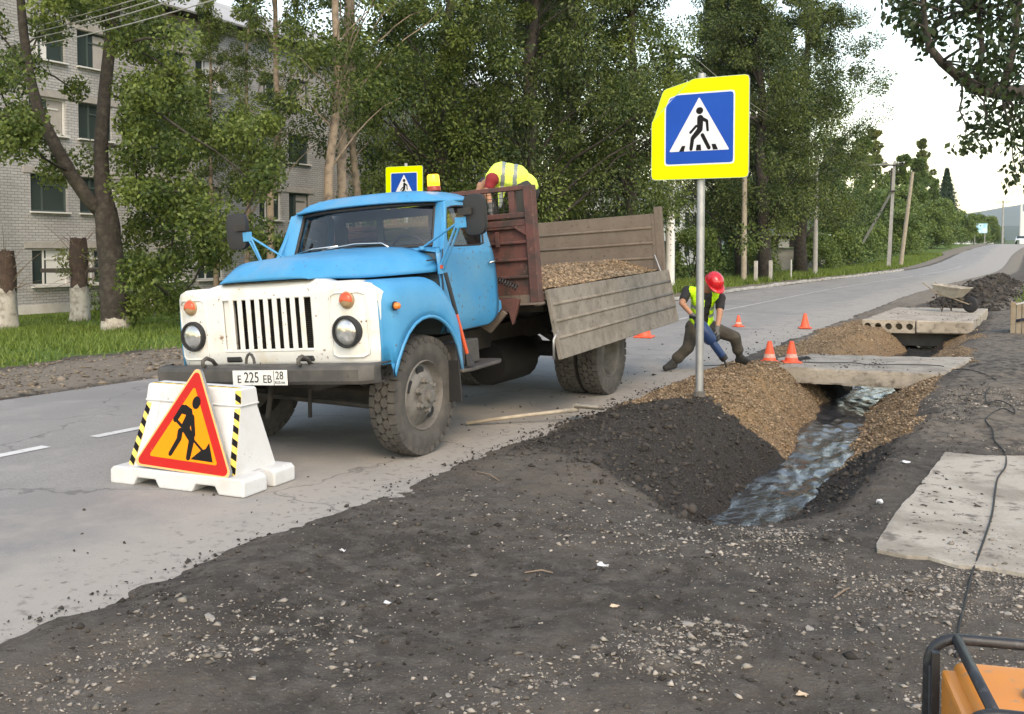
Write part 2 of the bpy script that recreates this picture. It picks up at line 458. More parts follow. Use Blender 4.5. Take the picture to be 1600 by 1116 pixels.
def ground_mat():
    """dark soil / ochre gravel / turf / pale dust by masks stored on the sheet, broken up by noise"""
    m = bpy.data.materials.new('ground_soil'); m.use_nodes = True
    nt = m.node_tree; N = nt.nodes; L = nt.links
    b = N['Principled BSDF']; b.inputs['Roughness'].default_value = .92; b.inputs['Specular IOR Level'].default_value = .25
    tc = N.new('ShaderNodeTexCoord')
    def nz(scale, det=6, ro=.6):
        n = N.new('ShaderNodeTexNoise'); n.inputs['Scale'].default_value = scale; n.inputs['Detail'].default_value = det
        n.inputs['Roughness'].default_value = ro; L.new(tc.outputs['Object'], n.inputs['Vector']); return n
    def mix(f, a, bb):
        x = N.new('ShaderNodeMix'); x.data_type = 'RGBA'
        for k, v in (('Factor', f), ('A', a), ('B', bb)):
            if isinstance(v, tuple): x.inputs[k].default_value = (*v, 1)
            elif isinstance(v, float): x.inputs[k].default_value = v
            else: L.new(v, x.inputs[k])
        return x.outputs['Result']
    def rng(s, a, bb, lo=0, hi=1):
        r = N.new('ShaderNodeMapRange'); r.inputs['From Min'].default_value = a; r.inputs['From Max'].default_value = bb
        r.inputs['To Min'].default_value = lo; r.inputs['To Max'].default_value = hi
        L.new(s, r.inputs['Value']); return r.outputs[0]
    def add(a, bb, op='ADD'):
        x = N.new('ShaderNodeMath'); x.operation = op
        for i, v in enumerate((a, bb)):
            if isinstance(v, (int, float)): x.inputs[i].default_value = v
            else: L.new(v, x.inputs[i])
        return x.outputs[0]
    vc = N.new('ShaderNodeVertexColor'); vc.layer_name = 'mask'
    sp = N.new('ShaderNodeSeparateColor'); L.new(vc.outputs['Color'], sp.inputs[0])
    n1, n2, n3 = nz(1.3), nz(9), nz(60, 4)
    soil = mix(rng(n1.outputs['Fac'], .35, .65), (.036, .031, .026), (.066, .057, .049))
    n0 = nz(.38, 4)
    soil = mix(rng(n0.outputs['Fac'], .42, .62), soil, (.105, .088, .072))
    soil = mix(rng(n2.outputs['Fac'], .45, .75), soil, (.115, .102, .088))
    soil = mix(rng(n3.outputs['Fac'], .60, .72), soil, (.19, .172, .15))
    ochre = mix(rng(n3.outputs['Fac'], .35, .65), (.10, .066, .038), (.30, .21, .125))
    ochre = mix(rng(n2.outputs['Fac'], .5, .72), ochre, (.25, .15, .075))
    turf = mix(rng(n2.outputs['Fac'], .35, .65), (.055, .10, .018), (.11, .17, .035))
    dust = mix(rng(n2.outputs['Fac'], .35, .7), (.235, .205, .165), (.15, .128, .104))
    dust = mix(rng(n3.outputs['Fac'], .55, .7), dust, (.11, .10, .09))
    def fac(ch): return rng(add(ch, add(add(n2.outputs['Fac'], -.5), .9, 'MULTIPLY')), .42, .58)
    c = mix(fac(sp.outputs['Blue']), soil, turf)
    al = vc.outputs['Alpha']
    c = mix(fac(al), c, dust)
    # wet black mud
    c = mix(rng(add(sp.outputs['Red'], add(add(n2.outputs['Fac'], -.5), .6, 'MULTIPLY')), .35, .65), c, mix(rng(n3.outputs['Fac'], .4, .7), (.019, .017, .0155), (.058, .051, .045)))
    c = mix(fac(sp.outputs['Green']), c, ochre)
    L.new(c, b.inputs['Base Color'])
    h = add(add(n2.outputs['Fac'], .5, 'MULTIPLY'), add(n3.outputs['Fac'], .35, 'MULTIPLY'))
    bp = N.new('ShaderNodeBump'); bp.inputs['Strength'].default_value = 1.0; bp.inputs['Distance'].default_value = .04
    L.new(h, bp.inputs['Height']); L.new(bp.outputs[0], b.inputs['Normal'])
    return m
M['ground'] = ground_mat()

def road_mat():
    m = bpy.data.materials.new('dusty_asphalt'); m.use_nodes = True
    nt = m.node_tree; N = nt.nodes; L = nt.links
    b = N['Principled BSDF']; b.inputs['Roughness'].default_value = .82; b.inputs['Specular IOR Level'].default_value = .4
    tc = N.new('ShaderNodeTexCoord'); sp = N.new('ShaderNodeSeparateXYZ'); L.new(tc.outputs['Object'], sp.inputs[0])
    mp = N.new('ShaderNodeMapping'); mp.inputs['Scale'].default_value = (1, .18, 1); L.new(tc.outputs['Object'], mp.inputs['Vector'])
    def nz(scale, det=6, src=None):
        n = N.new('ShaderNodeTexNoise'); n.inputs['Scale'].default_value = scale; n.inputs['Detail'].default_value = det
        n.inputs['Roughness'].default_value = .62
        L.new(src if src is not None else tc.outputs['Object'], n.inputs['Vector']); return n.outputs['Fac']
    def rng(s, a, bb, lo=0, hi=1):
        r = N.new('ShaderNodeMapRange'); r.inputs['From Min'].default_value = a; r.inputs['From Max'].default_value = bb
        r.inputs['To Min'].default_value = lo; r.inputs['To Max'].default_value = hi
        L.new(s, r.inputs['Value']); return r.outputs[0]
    def mix(f, a, bb):
        x = N.new('ShaderNodeMix'); x.data_type = 'RGBA'
        for k, v in (('Factor', f), ('A', a), ('B', bb)):
            if isinstance(v, tuple): x.inputs[k].default_value = (*v, 1)
            else: L.new(v, x.inputs[k])
        return x.outputs['Result']
    def math_(op, a, bb):
        x = N.new('ShaderNodeMath'); x.operation = op
        for i, v in enumerate((a, bb)):
            if isinstance(v, (int, float)): x.inputs[i].default_value = v
            else: L.new(v, x.inputs[i])
        return x.outputs[0]
    long_ = nz(1.2, 5, mp.outputs[0]); med = nz(2.2); fine = nz(90, 3); mid = nz(14)
    c = mix(rng(long_, .35, .7), (.265, .255, .242), (.215, .208, .20))
    c = mix(rng(fine, .55, .72), c, (.34, .328, .31))
    c = mix(rng(fine, .42, .30), c, (.12, .118, .115))
    c = mix(rng(med, .55, .75), c, (.30, .288, .272))
    c = mix(rng(nz(.45, 3), .57, .60, 0, .55), c, (.195, .19, .184))
    c = mix(rng(nz(5.5, 4), .66, .74, 0, .6), c, (.12, .117, .113))
    # pale dust tracked in from the shoulder (x > -5.6) and a thinner film on the rest
    edge = rng(sp.outputs['X'], -6.0, -4.1)
    f = math_('ADD', edge, math_('MULTIPLY', math_('ADD', med, -.5), 1.8))
    c = mix(rng(f, .35, .95, 0, .85), c, (.33, .302, .268))
    c = mix(rng(math_('ADD', edge, math_('MULTIPLY', math_('ADD', mid, -.5), 2.6)), 1.12, 1.5, 0, .8), c, (.10, .088, .077))
    vo = N.new('ShaderNodeTexVoronoi'); vo.feature = 'DISTANCE_TO_EDGE'; vo.inputs['Scale'].default_value = .33
    wv = N.new('ShaderNodeVectorMath'); wv.operation = 'ADD'
    nn = N.new('ShaderNodeTexNoise'); nn.inputs['Scale'].default_value = 1.5; nn.inputs['Detail'].default_value = 5
    L.new(tc.outputs['Object'], nn.inputs['Vector']); L.new(tc.outputs['Object'], wv.inputs[0]); L.new(nn.outputs['Color'], wv.inputs[1])
    L.new(wv.outputs[0], vo.inputs['Vector'])
    c = mix(rng(vo.outputs['Distance'], .006, .0, 0, .6), c, (.07, .068, .066))
    L.new(c, b.inputs['Base Color'])
    bp = N.new('ShaderNodeBump'); bp.inputs['Strength'].default_value = .5; bp.inputs['Distance'].default_value = .006
    L.new(math_('ADD', fine, mid), bp.inputs['Height']); L.new(bp.outputs[0], b.inputs['Normal'])
    return m
M['road'] = road_mat()
M['road_paint'] = mat('worn_road_paint', (.60, .60, .59), .8, var=(4, (.50, .50, .49), .4, .7), var2=(22, (.21, .208, .2), .60, .70))
M['road_paint_far'] = mat('faded_road_paint', (.42, .41, .40), .8, var=(2, (.27, .265, .26), .42, .62))

def water_mat():
    m = bpy.data.materials.new('rippled_ditch_water'); m.use_nodes = True
    nt = m.node_tree; N = nt.nodes; L = nt.links
    b = N['Principled BSDF']
    b.inputs['Base Color'].default_value = (.035, .037, .04, 1); b.inputs['Roughness'].default_value = .04
    b.inputs['Specular IOR Level'].default_value = 1.0; b.inputs['IOR'].default_value = 1.5
    tc = N.new('ShaderNodeTexCoord')
    mp = N.new('ShaderNodeMapping'); mp.inputs['Scale'].default_value = (1, .6, 1); L.new(tc.outputs['Object'], mp.inputs['Vector'])
    nz = N.new('ShaderNodeTexNoise'); nz.inputs['Scale'].default_value = 22; nz.inputs['Detail'].default_value = 4; nz.inputs['Distortion'].default_value = 1.5
    L.new(mp.outputs[0], nz.inputs['Vector'])
    bp = N.new('ShaderNodeBump'); bp.inputs['Strength'].default_value = .35; bp.inputs['Distance'].default_value = .015
    L.new(nz.outputs['Fac'], bp.inputs['Height']); L.new(bp.outputs[0], b.inputs['Normal'])
    return m
M['water'] = water_mat()

# ------------------------------------------------------------------ ground sheet
def rise(s):
    return 2.4 * sm(85, 200, s)

def off(s):
    """the road swings a little to the right farther on"""
    return 1.6 * sm(35, 80, s) + 5.0 * sm(120, 260, s)

def ditch_c(s):
    return -1.83 - .22 * sm(8.6, 11.5, s) + .06 * np.sin(s * 1.25 + 1.0) - .04 * np.sin(s * 2.9)

def ditch_d(s):
    return .64 * sm(5.5, 7.5, s) * (1 - sm(27.6, 29.5, s))

def hz(n, s, rough=True):
    """ground height at (x=n, y=s)"""
    n = np.asarray(n, float); s = np.asarray(s, float)
    z = rise(s)
    n = n - off(s)
    near = 1 - sm(45, 65, s)
    z = z - near * (.35 * sm(-12.5, -24, n) + .35 * sm(-24, -31, n))
    z = z + .05 * np.exp(-((n + 10.5) / .5) ** 2)
    z = z - .045 * sm(-9.65, -9.95 + .35, n) * (1 - sm(-4.15, -3.65, n))
    D = ditch_d(s)
    c = ditch_c(s)
    n1 = n + .16 * fbm(n * 1.8, s * 1.8, 3, 33) * D / .64
    d = np.abs(n1 - c)
    hw = np.where(n1 < c, 1.20 - .44 * sm(8.0, 10.0, s), 1.02 + .12 * sm(9, 11, s))
    bw = np.where(n1 < c, .15, .10)
    prof = np.clip((d - bw) / (hw - bw), 0, 1)
    z = z - D * (1 - prof) ** np.where(n1 < c, 1.7 - .5 * sm(9, 10.5, s), 1.25)
    z = z + .10 * np.exp(-((n + 2.98) / .38) ** 2) * sm(6.8, 8.6, s) * (1 - sm(12.3, 13.2, s))
    z = z + .05 * sm(-1.0, -.3, n) * sm(8.6, 10, s)
    z = z + (.015 + .04 * (1 - sm(-3.0, -2.3, n))) * sm(-3.95, -3.35, n)
    hp = np.exp(-((n + 1.45) / .62) ** 2) * sm(28.2, 30.2, s) * (1 - sm(47, 52, s))
    z = z + hp * (.46 + .4 * fbm(n * 1.5, s * .8, 3, 5))
    z = z + .5 * sm(2.5, 9, n)
    if rough:
        soil = sm(-4.1, -3.6, n) * (1 - sm(9, 14, n)) * (1 - sm(60, 80, s))
        pad = sm(-.95, -.7, n) * sm(5.0, 5.5, s) * (1 - sm(8.6, 9.2, s))
        amp = soil * (1 - .85 * pad)
        z = z + amp * (.075 * fbm(n * 1.2, s * 1.2, 3, 1) + .055 * fbm(n * 6, s * 6, 4, 2, .65))
        z = z + .16 * np.exp(-((n + 2.9) / .6) ** 2) * sm(6.6, 8.4, s) * (1 - sm(12.3, 13.2, s)) * fbm(n * 3.5, s * 3.5, 4, 12, .6)
        bank = D / .64 * (1 - sm(.75, 1.35, d))
        z = z + bank * amp * .17 * fbm(n * 3.2, s * 3.2, 5, 9, .62)
        lv = (1 - sm(-10.1, -9.8, n)) * (1 - sm(60, 90, s))
        z = z + lv * (.09 * fbm(n * .8, s * .8, 3, 3) + .045 * fbm(n * 4, s * 4, 3, 4))
    return z

def axis(parts):
    out = []
    for a, b, st in parts:
        k = max(1, int(round((b - a) / st))); out += list(np.linspace(a, b, k, endpoint=False))
    return np.array(out + [parts[-1][1]])

def peb(x, y):
    p = fbm(x * 1.6, y * 1.6, 3, 41) + .5
    a = .02 + .98 * np.clip((p - .49) * 8, 0, 1)
    reg = .03 + .9 * sm(-2.1, -1.2, x) * (1 - sm(5.4, 6.4, y)) + .75 * np.exp(-((x + 2.75) / .55) ** 2 - ((y - 2.6) / .6) ** 2) + .75 * np.exp(-((x + 2.0) / .5) ** 2 - ((y - 5.3) / .5) ** 2) + .35 * sm(-1.1, -.8, x) * sm(8, 9, y)
    wide = np.exp(-((x + 1.75) / .75) ** 2 - ((y - 5.25) / .42) ** 2) + .8 * np.exp(-((x + .5) / .6) ** 2 - ((y - 4.6) / .6) ** 2)
    return np.clip(a * reg + .5 * wide * (.35 + p), 0, 1)

gn = axis([(-900, -300, 120), (-300, -60, 30), (-60, -26, 3), (-26, -9.2, .28), (-9.2, -4.6, .6), (-4.6, .5, .036), (.5, 3, .15), (3, 12, .8), (12, 60, 6), (60, 900, 120)])
gs = axis([(-60, -6, 6), (-6, 1.6, .3), (1.6, 9.5, .036), (9.5, 16, .055), (16, 32, .12), (32, 60, .5), (60, 200, 3), (200, 2400, 100)])
GN, GS = np.meshgrid(gn, gs)
GZ = hz(GN, GS)
GV = np.stack([GN, GS, GZ], -1).reshape(-1, 3)
a = np.arange(len(gs) - 1)[:, None] * len(gn) + np.arange(len(gn) - 1)[None, :]
GF = np.stack([a, a + 1, a + 1 + len(gn), a + len(gn)], -1).reshape(-1, 4)
GN0 = GN; GN = GN - off(GS)
cc = ditch_c(GS); dd = GN - cc
wob = fbm(GN * 1.1, GS * 1.1, 3, 21)
# ochre gravel: both banks and the spill round the sign post
gL = sm(9.3, 9.6, GS + .6 * wob - .9 * np.clip(GN + 2.6, 0, .8)) * (1 - sm(13.6, 14.2, GS)) * sm(-4.0, -3.7, GN + .6 * wob + .25 * (GS - 11)) * (1 - sm(-.30, -.16, dd))
gL2 = sm(14.4, 15.2, GS) * (1 - sm(21.5, 23, GS + 1.5 * wob)) * sm(-3.7, -3.35, GN + .5 * wob) * (1 - sm(-.3, -.16, dd))
gR = sm(9.0, 9.8, GS + .8 * wob) * (1 - sm(13.3, 14.5, GS)) * sm(.22, .32, dd) * (1 - sm(-1.05, -.85, GN + .35 * wob))
gR2 = .75 * sm(14, 15, GS) * (1 - sm(21, 23, GS)) * sm(.3, .55, dd) * (1 - sm(-1.2, -.6, GN + .9 * wob))
Gm = np.clip(gL + gL2 + gR + gR2, 0, 1)
Rm = np.clip((1 - sm(.7, 1.05, np.abs(dd))) * sm(6.2, 7.2, GS) * (1 - sm(28, 29, GS)) + .62 * sm(5.9, 7.4, GS + 1.2 * wob) * (1 - sm(9.6, 10.4, GS)) * sm(-3.95, -3.6, GN) * (1 - sm(-2.2, -1.6, GN))
             + np.exp(-((GN + 1.45) / .8) ** 2) * sm(28.2, 30, GS) * (1 - sm(47, 52, GS)), 0, 1)
Bm = np.clip((1 - sm(-13.2, -12.2, GN + 1.2 * wob)) * (1 - .9 * sm(27, 30, GS) * (1 - sm(33, 35, GS)) * sm(-18, -15, GN))
             + (1 - sm(-11.4, -10.9, GN + .8 * wob)) * sm(30, 36, GS)
             + sm(.2, 1.2, GN + .9 * wob) * sm(24, 30, GS) + sm(-.6, .2, GN) * sm(29, 33, GS) + sm(5, 8, GN), 0, 1)
Am = np.clip(.62 * (1 - sm(-9.9, -9.6, GN)) * sm(-13.2, -12, GN) + .50 * sm(-1.25, -.7, GN) * sm(8.2, 9.2, GS) * (1 - Bm)
             + .55 * sm(-3.95, -3.6, GN) * sm(14, 18, GS) * (1 - sm(-2.9, -2.5, GN)) + .55 * sm(30, 34, GS) * sm(-3.9, -3.6, GN) * (1 - sm(-2.6, -2.1, GN)), 0, 1)
pebm = peb(GN0, GS) * sm(-3.7, -3.4, GN0) * (1 - sm(.8, 1.5, GN0)) * (GS > 1) * (GS < 9)
Am = np.clip(Am + .40 * pebm, 0, 1)
mask = np.stack([Rm, Gm, Bm, Am], -1).reshape(-1, 4)
ground = np_mesh('ground', GV, GF, M['ground'], smooth=True, attrs={'mask': mask})
tag(ground, 'dark bare soil shoulder with ditch, gravel banks and grass verges', kind='structure')

# road: a crowned sheet with painted markings
rn = np.linspace(-9.9, -3.25, 24); rs_ = axis([(-60, 0, 4), (0, 30, .5), (30, 60, 2), (60, 420, 6)])
RN, RS = np.meshgrid(rn, rs_)
def road_z(n, s): return rise(s) + .004 + .012 * np.maximum(-.6, 1 - ((n + 6.8) / 3.1) ** 2) + .006 * fbm(n * .6, s * .3, 2, 31)
RZ = road_z(RN, RS)
a = np.arange(len(rs_) - 1)[:, None] * len(rn) + np.arange(len(rn) - 1)[None, :]
road = np_mesh('road', np.stack([RN + off(RS), RS, RZ], -1).reshape(-1, 3), np.stack([a, a + 1, a + 1 + len(rn), a + len(rn)], -1).reshape(-1, 4), M['road'], smooth=True)
tag(road, 'dusty grey two-lane asphalt road running into the distance', kind='structure')
for i, (s0, s1, far) in enumerate([(1.0, 5.29, 0), (5.75, 10.2, 0), (10.8, 15.5, 0), (16.2, 24, 1), (24.8, 40, 1), (41, 62, 1), (64, 95, 1)]):
    b_ = MB(); k = max(2, int((s1 - s0) / .5))
    rows = [[Vector((x + float(off(y)), y, float(road_z(x, y)) + .005)) for x in (-7.17 + .004 * ((i * 7) % 3), -7.05)] for y in np.linspace(s0, s1, k)]
    b_.grid(rows).build('centre_line', M['road_paint_far'] if far else M['road_paint'], road)

# kerb along the far side of the road, stone by stone
kerb = empty('kerb', (-9.95, 30, 0)); tag(kerb, 'weathered concrete kerb along the far road edge', kind='structure')
kb = MB().box((0, 0, .04), (.16, .97, .22)); kme = kb.mesh('kerb_stone', .015); kme.materials.append(M['concrete_grey'])
ks = [30 + 1.0 * i for i in range(48)]
for s0 in ks:
    o = bpy.data.objects.new('kerb_stone', kme); link(o, kerb)
    o.location = (random.uniform(-.03, .03) + float(off(s0)) - (.25 if s0 < 20 else 0), s0 + 6.2 * (s0 < 20) - 30, float(rise(s0)) + random.uniform(-.07, -.02)); o.rotation_euler = (random.uniform(-.03, .03), random.uniform(-.06, .06), random.uniform(-.03, .03))

# ditch water
ws0 = axis([(6.6, 16, .03), (16, 28.6, .08)]); wt0 = np.linspace(-.62, .62, 44)
WT, WS = np.meshgrid(wt0, ws0); WX = ditch_c(WS) + WT
fl0 = .55 + .9 * fbm(WX * 1.3, WS * .9, 2, 101)
WZ = -.47 + .003 * (WS - 8) + fl0 * (.070 * fbm(WX * 8 + .6 * WS, WS * 3.2, 2, 102) + .030 * fbm(WX * 17 + 2 * WS, WS * 8, 2, 103))
a = np.arange(len(ws0) - 1)[:, None] * len(wt0) + np.arange(len(wt0) - 1)[None, :]
water = np_mesh('water', np.stack([WX, WS, WZ], -1).reshape(-1, 3), np.stack([a, a + 1, a + 1 + len(wt0), a + len(wt0)], -1).reshape(-1, 4), M['water'], smooth=True)
tag(water, 'shallow rippling stream of water in the ditch', kind='structure')

# ------------------------------------------------------------------ scattered stones, gravel and clods
def rocks(name, pos, size, tint, mat_, flat=.65, seed=0):
    """many small angular stones as one mesh: deformed octahedra"""
    r = np.random.default_rng(seed); n = len(pos)
    base = np.array([(1,0,0),(0,1,0),(-1,0,0),(0,-1,0),(0,0,1),(0,0,-1)], float)
    F0 = np.array([(0,1,4),(1,2,4),(2,3,4),(3,0,4),(1,0,5),(2,1,5),(3,2,5),(0,3,5)])
    V = base[None] * r.uniform(.6, 1.25, (n, 6, 1)) + r.normal(0, .16, (n, 6, 3))
    sc = size[:, None] * np.stack([r.uniform(.8, 1.4, n), r.uniform(.6, 1.0, n), flat * r.uniform(.6, 1.1, n)], -1)
    V = V * sc[:, None, :]
    t = r.uniform(0, 2 * np.pi, n); ct, st = np.cos(t), np.sin(t)
    tx = r.normal(0, .35, n)
    y2 = V[..., 1] * np.cos(tx)[:, None] - V[..., 2] * np.sin(tx)[:, None]
    z2 = V[..., 1] * np.sin(tx)[:, None] + V[..., 2] * np.cos(tx)[:, None]
    x2 = V[..., 0]
    V = np.stack([x2 * ct[:, None] - y2 * st[:, None], x2 * st[:, None] + y2 * ct[:, None], z2], -1) + pos[:, None, :]
    F = (np.arange(n)[:, None, None] * 6 + F0[None]).reshape(-1, 3)
    T = np.repeat(tint, 6); col = np.stack([T, T, T, np.ones_like(T)], -1)
    return np_mesh(name, V.reshape(-1, 3), F, mat_, attrs={'tint': col})

def scatter(n, n0, n1, s0, s1, keep, seed):
    r = np.random.default_rng(seed)
    x = r.uniform(n0, n1, n); y = r.uniform(s0, s1, n)
    k = r.uniform(0, 1, n) < keep(x, y)
    return x[k], y[k]

def interp_mask(x, y, A):
    i = np.clip(np.searchsorted(gs, y), 1, len(gs) - 1); j = np.clip(np.searchsorted(gn, x), 1, len(gn) - 1)
    return A[i, j]

# ochre gravel on the banks
x, y = scatter(120000, -4.0, -.7, 9.0, 22.5, lambda x, y: interp_mask(x, y, Gm) ** 1.5 * np.where(y > 14, .35, 1.0), 1)
gz = hz(x, y); k = gz > -.50; x, y, gz = x[k], y[k], gz[k]
r_ = np.random.default_rng(2); sz = np.clip(r_.lognormal(-4.5, .4, len(x)), .006, .035)
o = rocks('ochre_gravel', np.stack([x, y, gz + sz * .25], -1), sz, r_.uniform(0, 1, len(x)) ** 1.3, M['gravel_ochre'], .7, 3)
tag(o, 'ochre crushed gravel spread over the ditch banks', 'gravel', kind='stuff')

# pale pebbles on the dark soil
x, y = scatter(190000, -3.75, .6, 1.7, 12.5, peb, 5)
onp = (x > -.70) & (y > 5.45) & (y < 8.45); k = ~(onp & (np.random.default_rng(4).uniform(0, 1, len(x)) > .10)) & ~((interp_mask(x, y, Gm) > .4)) & ~((np.abs(x - ditch_c(y)) < .45) & (y > 7.2)); x, y = x[k], y[k]
r_ = np.random.default_rng(6); sz = np.clip(r_.lognormal(-5.25, .6, len(x)), .0025, .024)
onp = (x > -.70) & (y > 5.45) & (y < 8.45)
o = rocks('pebbles', np.stack([x, y, np.where(onp, .038, hz(x, y)) + sz * .15], -1), sz, np.clip(r_.normal(.42, .25, len(x)), 0, 1), M['pebble'], .55, 7)
tag(o, 'pale small pebbles and grit strewn over the dark soil', 'pebbles', kind='stuff')

# rubble on the far verge
x, y = scatter(26000, -13.2, -9.7, 4.5, 30, lambda x, y: np.clip((fbm(x * 1.2, y * 1.2, 3, 91) + .5) * 1.3, 0, 1) * sm(-13.2, -12, x) * .7, 92)
r_ = np.random.default_rng(93); sz = np.clip(r_.lognormal(-4.0, .6, len(x)), .008, .09)
o = rocks('verge_rubble', np.stack([x, y, hz(x, y) + sz * .1], -1), sz, np.clip(r_.normal(.35, .22, len(x)), 0, 1), M['verge_rubble'], .5, 94)
tag(o, 'grey brown rubble and broken stones along the far road verge', 'rubble', kind='stuff')

# dark clods: loose soil on shoulder, road edge and the heap
x1, y1 = scatter(30000, -3.9, -.4, 1.7, 12.5, lambda x, y: .22 + .5 * sm(5.8, 7.2, y) * (x < -1.6) + .35 * (fbm(x * 2, y * 2, 3, 51) > .03), 8)
xm, ym = scatter(5200, -3.8, -.9, 5.8, 10.2, lambda x, y: interp_mask(x, y, Rm) * .9, 88)
x2, y2 = scatter(2600, -6.2, -3.75, 1.5, 20, lambda x, y: np.exp(-(-3.8 - x) * 2.2) * (.4 + .6 * (y > 7)), 9)
x3, y3 = scatter(9000, -2.8, -.2, 28, 52, lambda x, y: np.exp(-((x + 1.45) / .7) ** 2), 10)
x = np.concatenate([x1, xm, x2, x3]); y = np.concatenate([y1, ym, y2, y3])
r_ = np.random.default_rng(12)
sz = np.concatenate([np.clip(r_.lognormal(-5.1, .6, len(x1)), .003, .026), np.clip(r_.lognormal(-4.3, .6, len(xm)), .006, .055), np.clip(r_.lognormal(-4.8, .5, len(x2)), .003, .025), np.clip(r_.lognormal(-2.9, .45, len(x3)), .03, .14)])
k = ~((x > -.75) & (y > 5.3) & (y < 8.5)) & ~((interp_mask(x, y, Gm) > .5) & (y < 25)); x, y, sz = x[k], y[k], sz[k]
gz = np.maximum(hz(x, y), np.where((x < -3.7), .012, -9))
o = rocks('soil_clods', np.stack([x, y, gz + sz * .15], -1), sz, r_.uniform(0, 1, len(x)), M['clod'], .75, 13)
tag(o, 'dark crumbled soil clods on shoulder, road edge and heap', 'soil', kind='stuff')

# loose dirt lying on the slabs
r_ = np.random.default_rng(15); x = np.concatenate([r_.uniform(-3.2, -1.0, 900), r_.uniform(-2.8, -.9, 900), r_.uniform(-.65, 1.5, 900)]); y = np.concatenate([r_.uniform(13.5, 15.2, 900), r_.uniform(21.9, 25.5, 900), r_.uniform(5.55, 8.35, 900)])
zt_ = np.concatenate([np.full(900, .052), np.full(900, .178), np.full(900, .033)]); k = (fbm(x * 1.5, y * 1.5, 3, 16) > .02); x, y, zt_ = x[k], y[k], zt_[k]
sz = np.clip(r_.lognormal(-4.9, .55, len(x)), .004, .03)
o = rocks('slab_dirt', np.stack([x, y, zt_ + sz * .2], -1), sz, r_.uniform(0, 1, len(x)), M['clod'], .6, 17)
tag(o, 'dark crumbs of soil lying on the concrete slabs', 'soil', kind='stuff')

# stones big enough to pick apart
def rock_mesh(seed):
    r = random.Random(seed)
    bm = bmesh.new(); bmesh.ops.create_icosphere(bm, subdivisions=1, radius=1)
    for v in bm.verts:
        d = mnoise.noise(v.co * 1.3 + Vector((seed * 3.1, 0, 0)))
        v.co *= 1 + .38 * d + r.uniform(-.1, .1)
        v.co.z *= .55
    me = bpy.data.meshes.new('stone'); bm.to_mesh(me); bm.free(); me.materials.append(M['stone']); return me
RM = [rock_mesh(i) for i in range(6)]
spots = []
rr = random.Random(3)
while len(spots) < 40:
    x, y = rr.uniform(-3.5, -.05), rr.uniform(2.4, 7.6)
    if rr.random() > float(peb(np.array([x]), np.array([y]))[0]) * 1.2 + .06: continue
    if x > -.85 and y > 5.2: continue
    spots.append((x, y, rr.uniform(.010, .024)))
for i, (x, y, r) in enumerate(spots):
    o = bpy.data.objects.new('stone', RM[i % 6]); link(o)
    o.location = (x, y, float(hz(x, y)) + r * .12); o.scale = (r * rr.uniform(.9, 1.5), r, r * rr.uniform(.7, 1)); o.rotation_euler = (rr.uniform(-.3, .3), rr.uniform(-.3, .3), rr.uniform(0, 6.3))
    tag(o, 'loose pale stone lying on the dark soil in the foreground', 'stone', 'loose stones on the dark soil')

# ------------------------------------------------------------------ concrete: pad, slabs over the ditch
def crumble(o, amp, cuts, sc, seed):
    """break up clean concrete edges: subdivide and push vertices in and out by noise"""
    bm = bmesh.new(); bm.from_mesh(o.data)
    bmesh.ops.triangulate(bm, faces=[f for f in bm.faces if len(f.verts) > 4])
    bmesh.ops.subdivide_edges(bm, edges=[e for e in bm.edges if e.calc_length() > .12], cuts=cuts, use_grid_fill=True)
    bmesh.ops.subdivide_edges(bm, edges=[e for e in bm.edges if e.calc_length() > .10], cuts=2, use_grid_fill=True)
    bm.normal_update()
    sharp = {}
    for v in bm.verts: sharp[v] = max([e.calc_face_angle(0) for e in v.link_edges if len(e.link_faces) == 2] + [0]) > .5
    for v in bm.verts:
        k = mnoise.noise(v.co * sc + Vector((seed, 0, 0))); k2 = mnoise.noise(v.co * sc * 4 + Vector((seed, 5, 0)))
        a_ = amp * (1.0 if sharp[v] else .25)
        v.co -= v.normal * (a_ * max(0, .35 + k + .6 * k2) if sharp[v] else a_ * k2)
    bm.to_mesh(o.data); bm.free(); return o
def slab_obj(name, poly, z0, z1, m, parent=None, bevel=.015):
    return MB().prism(poly, lambda a_, b_, d_: Vector((a_, b_, d_)), z0, z1).build(name, m, parent)
o = slab_obj('concrete_pad', [(-.70, 6.5), (-.715, 6.0), (-.725, 5.62), (-.70, 5.50), (-.55, 5.47), (-.45, 5.50), (-.3, 5.42), (-.15, 5.46), (.1, 5.40), (.4, 5.5), (2.6, 5.45), (2.6, 8.55), (.3, 8.5), (0, 8.56), (-.35, 8.40), (-.58, 8.42), (-.61, 7.8), (-.64, 7.3), (-.66, 6.9)], -.2, .035, M['pad'])
crumble(o, .008, 5, 7.0, 1)
tag(o, 'pale grey concrete slab lying flat right of the ditch with a cable across it', 'concrete slab')
o = slab_obj('footbridge_slab', [(-3.32, 13.3), (-2.2, 13.36), (-.98, 13.45), (-.72, 15.8), (-1.9, 15.35), (-3.2, 15.15)], -.16, .055, M['concrete'])
crumble(o, .022, 6, 6.0, 2)
tag(o, 'thin tan concrete slab bridging the ditch, two cones standing on its left end', 'concrete slab')
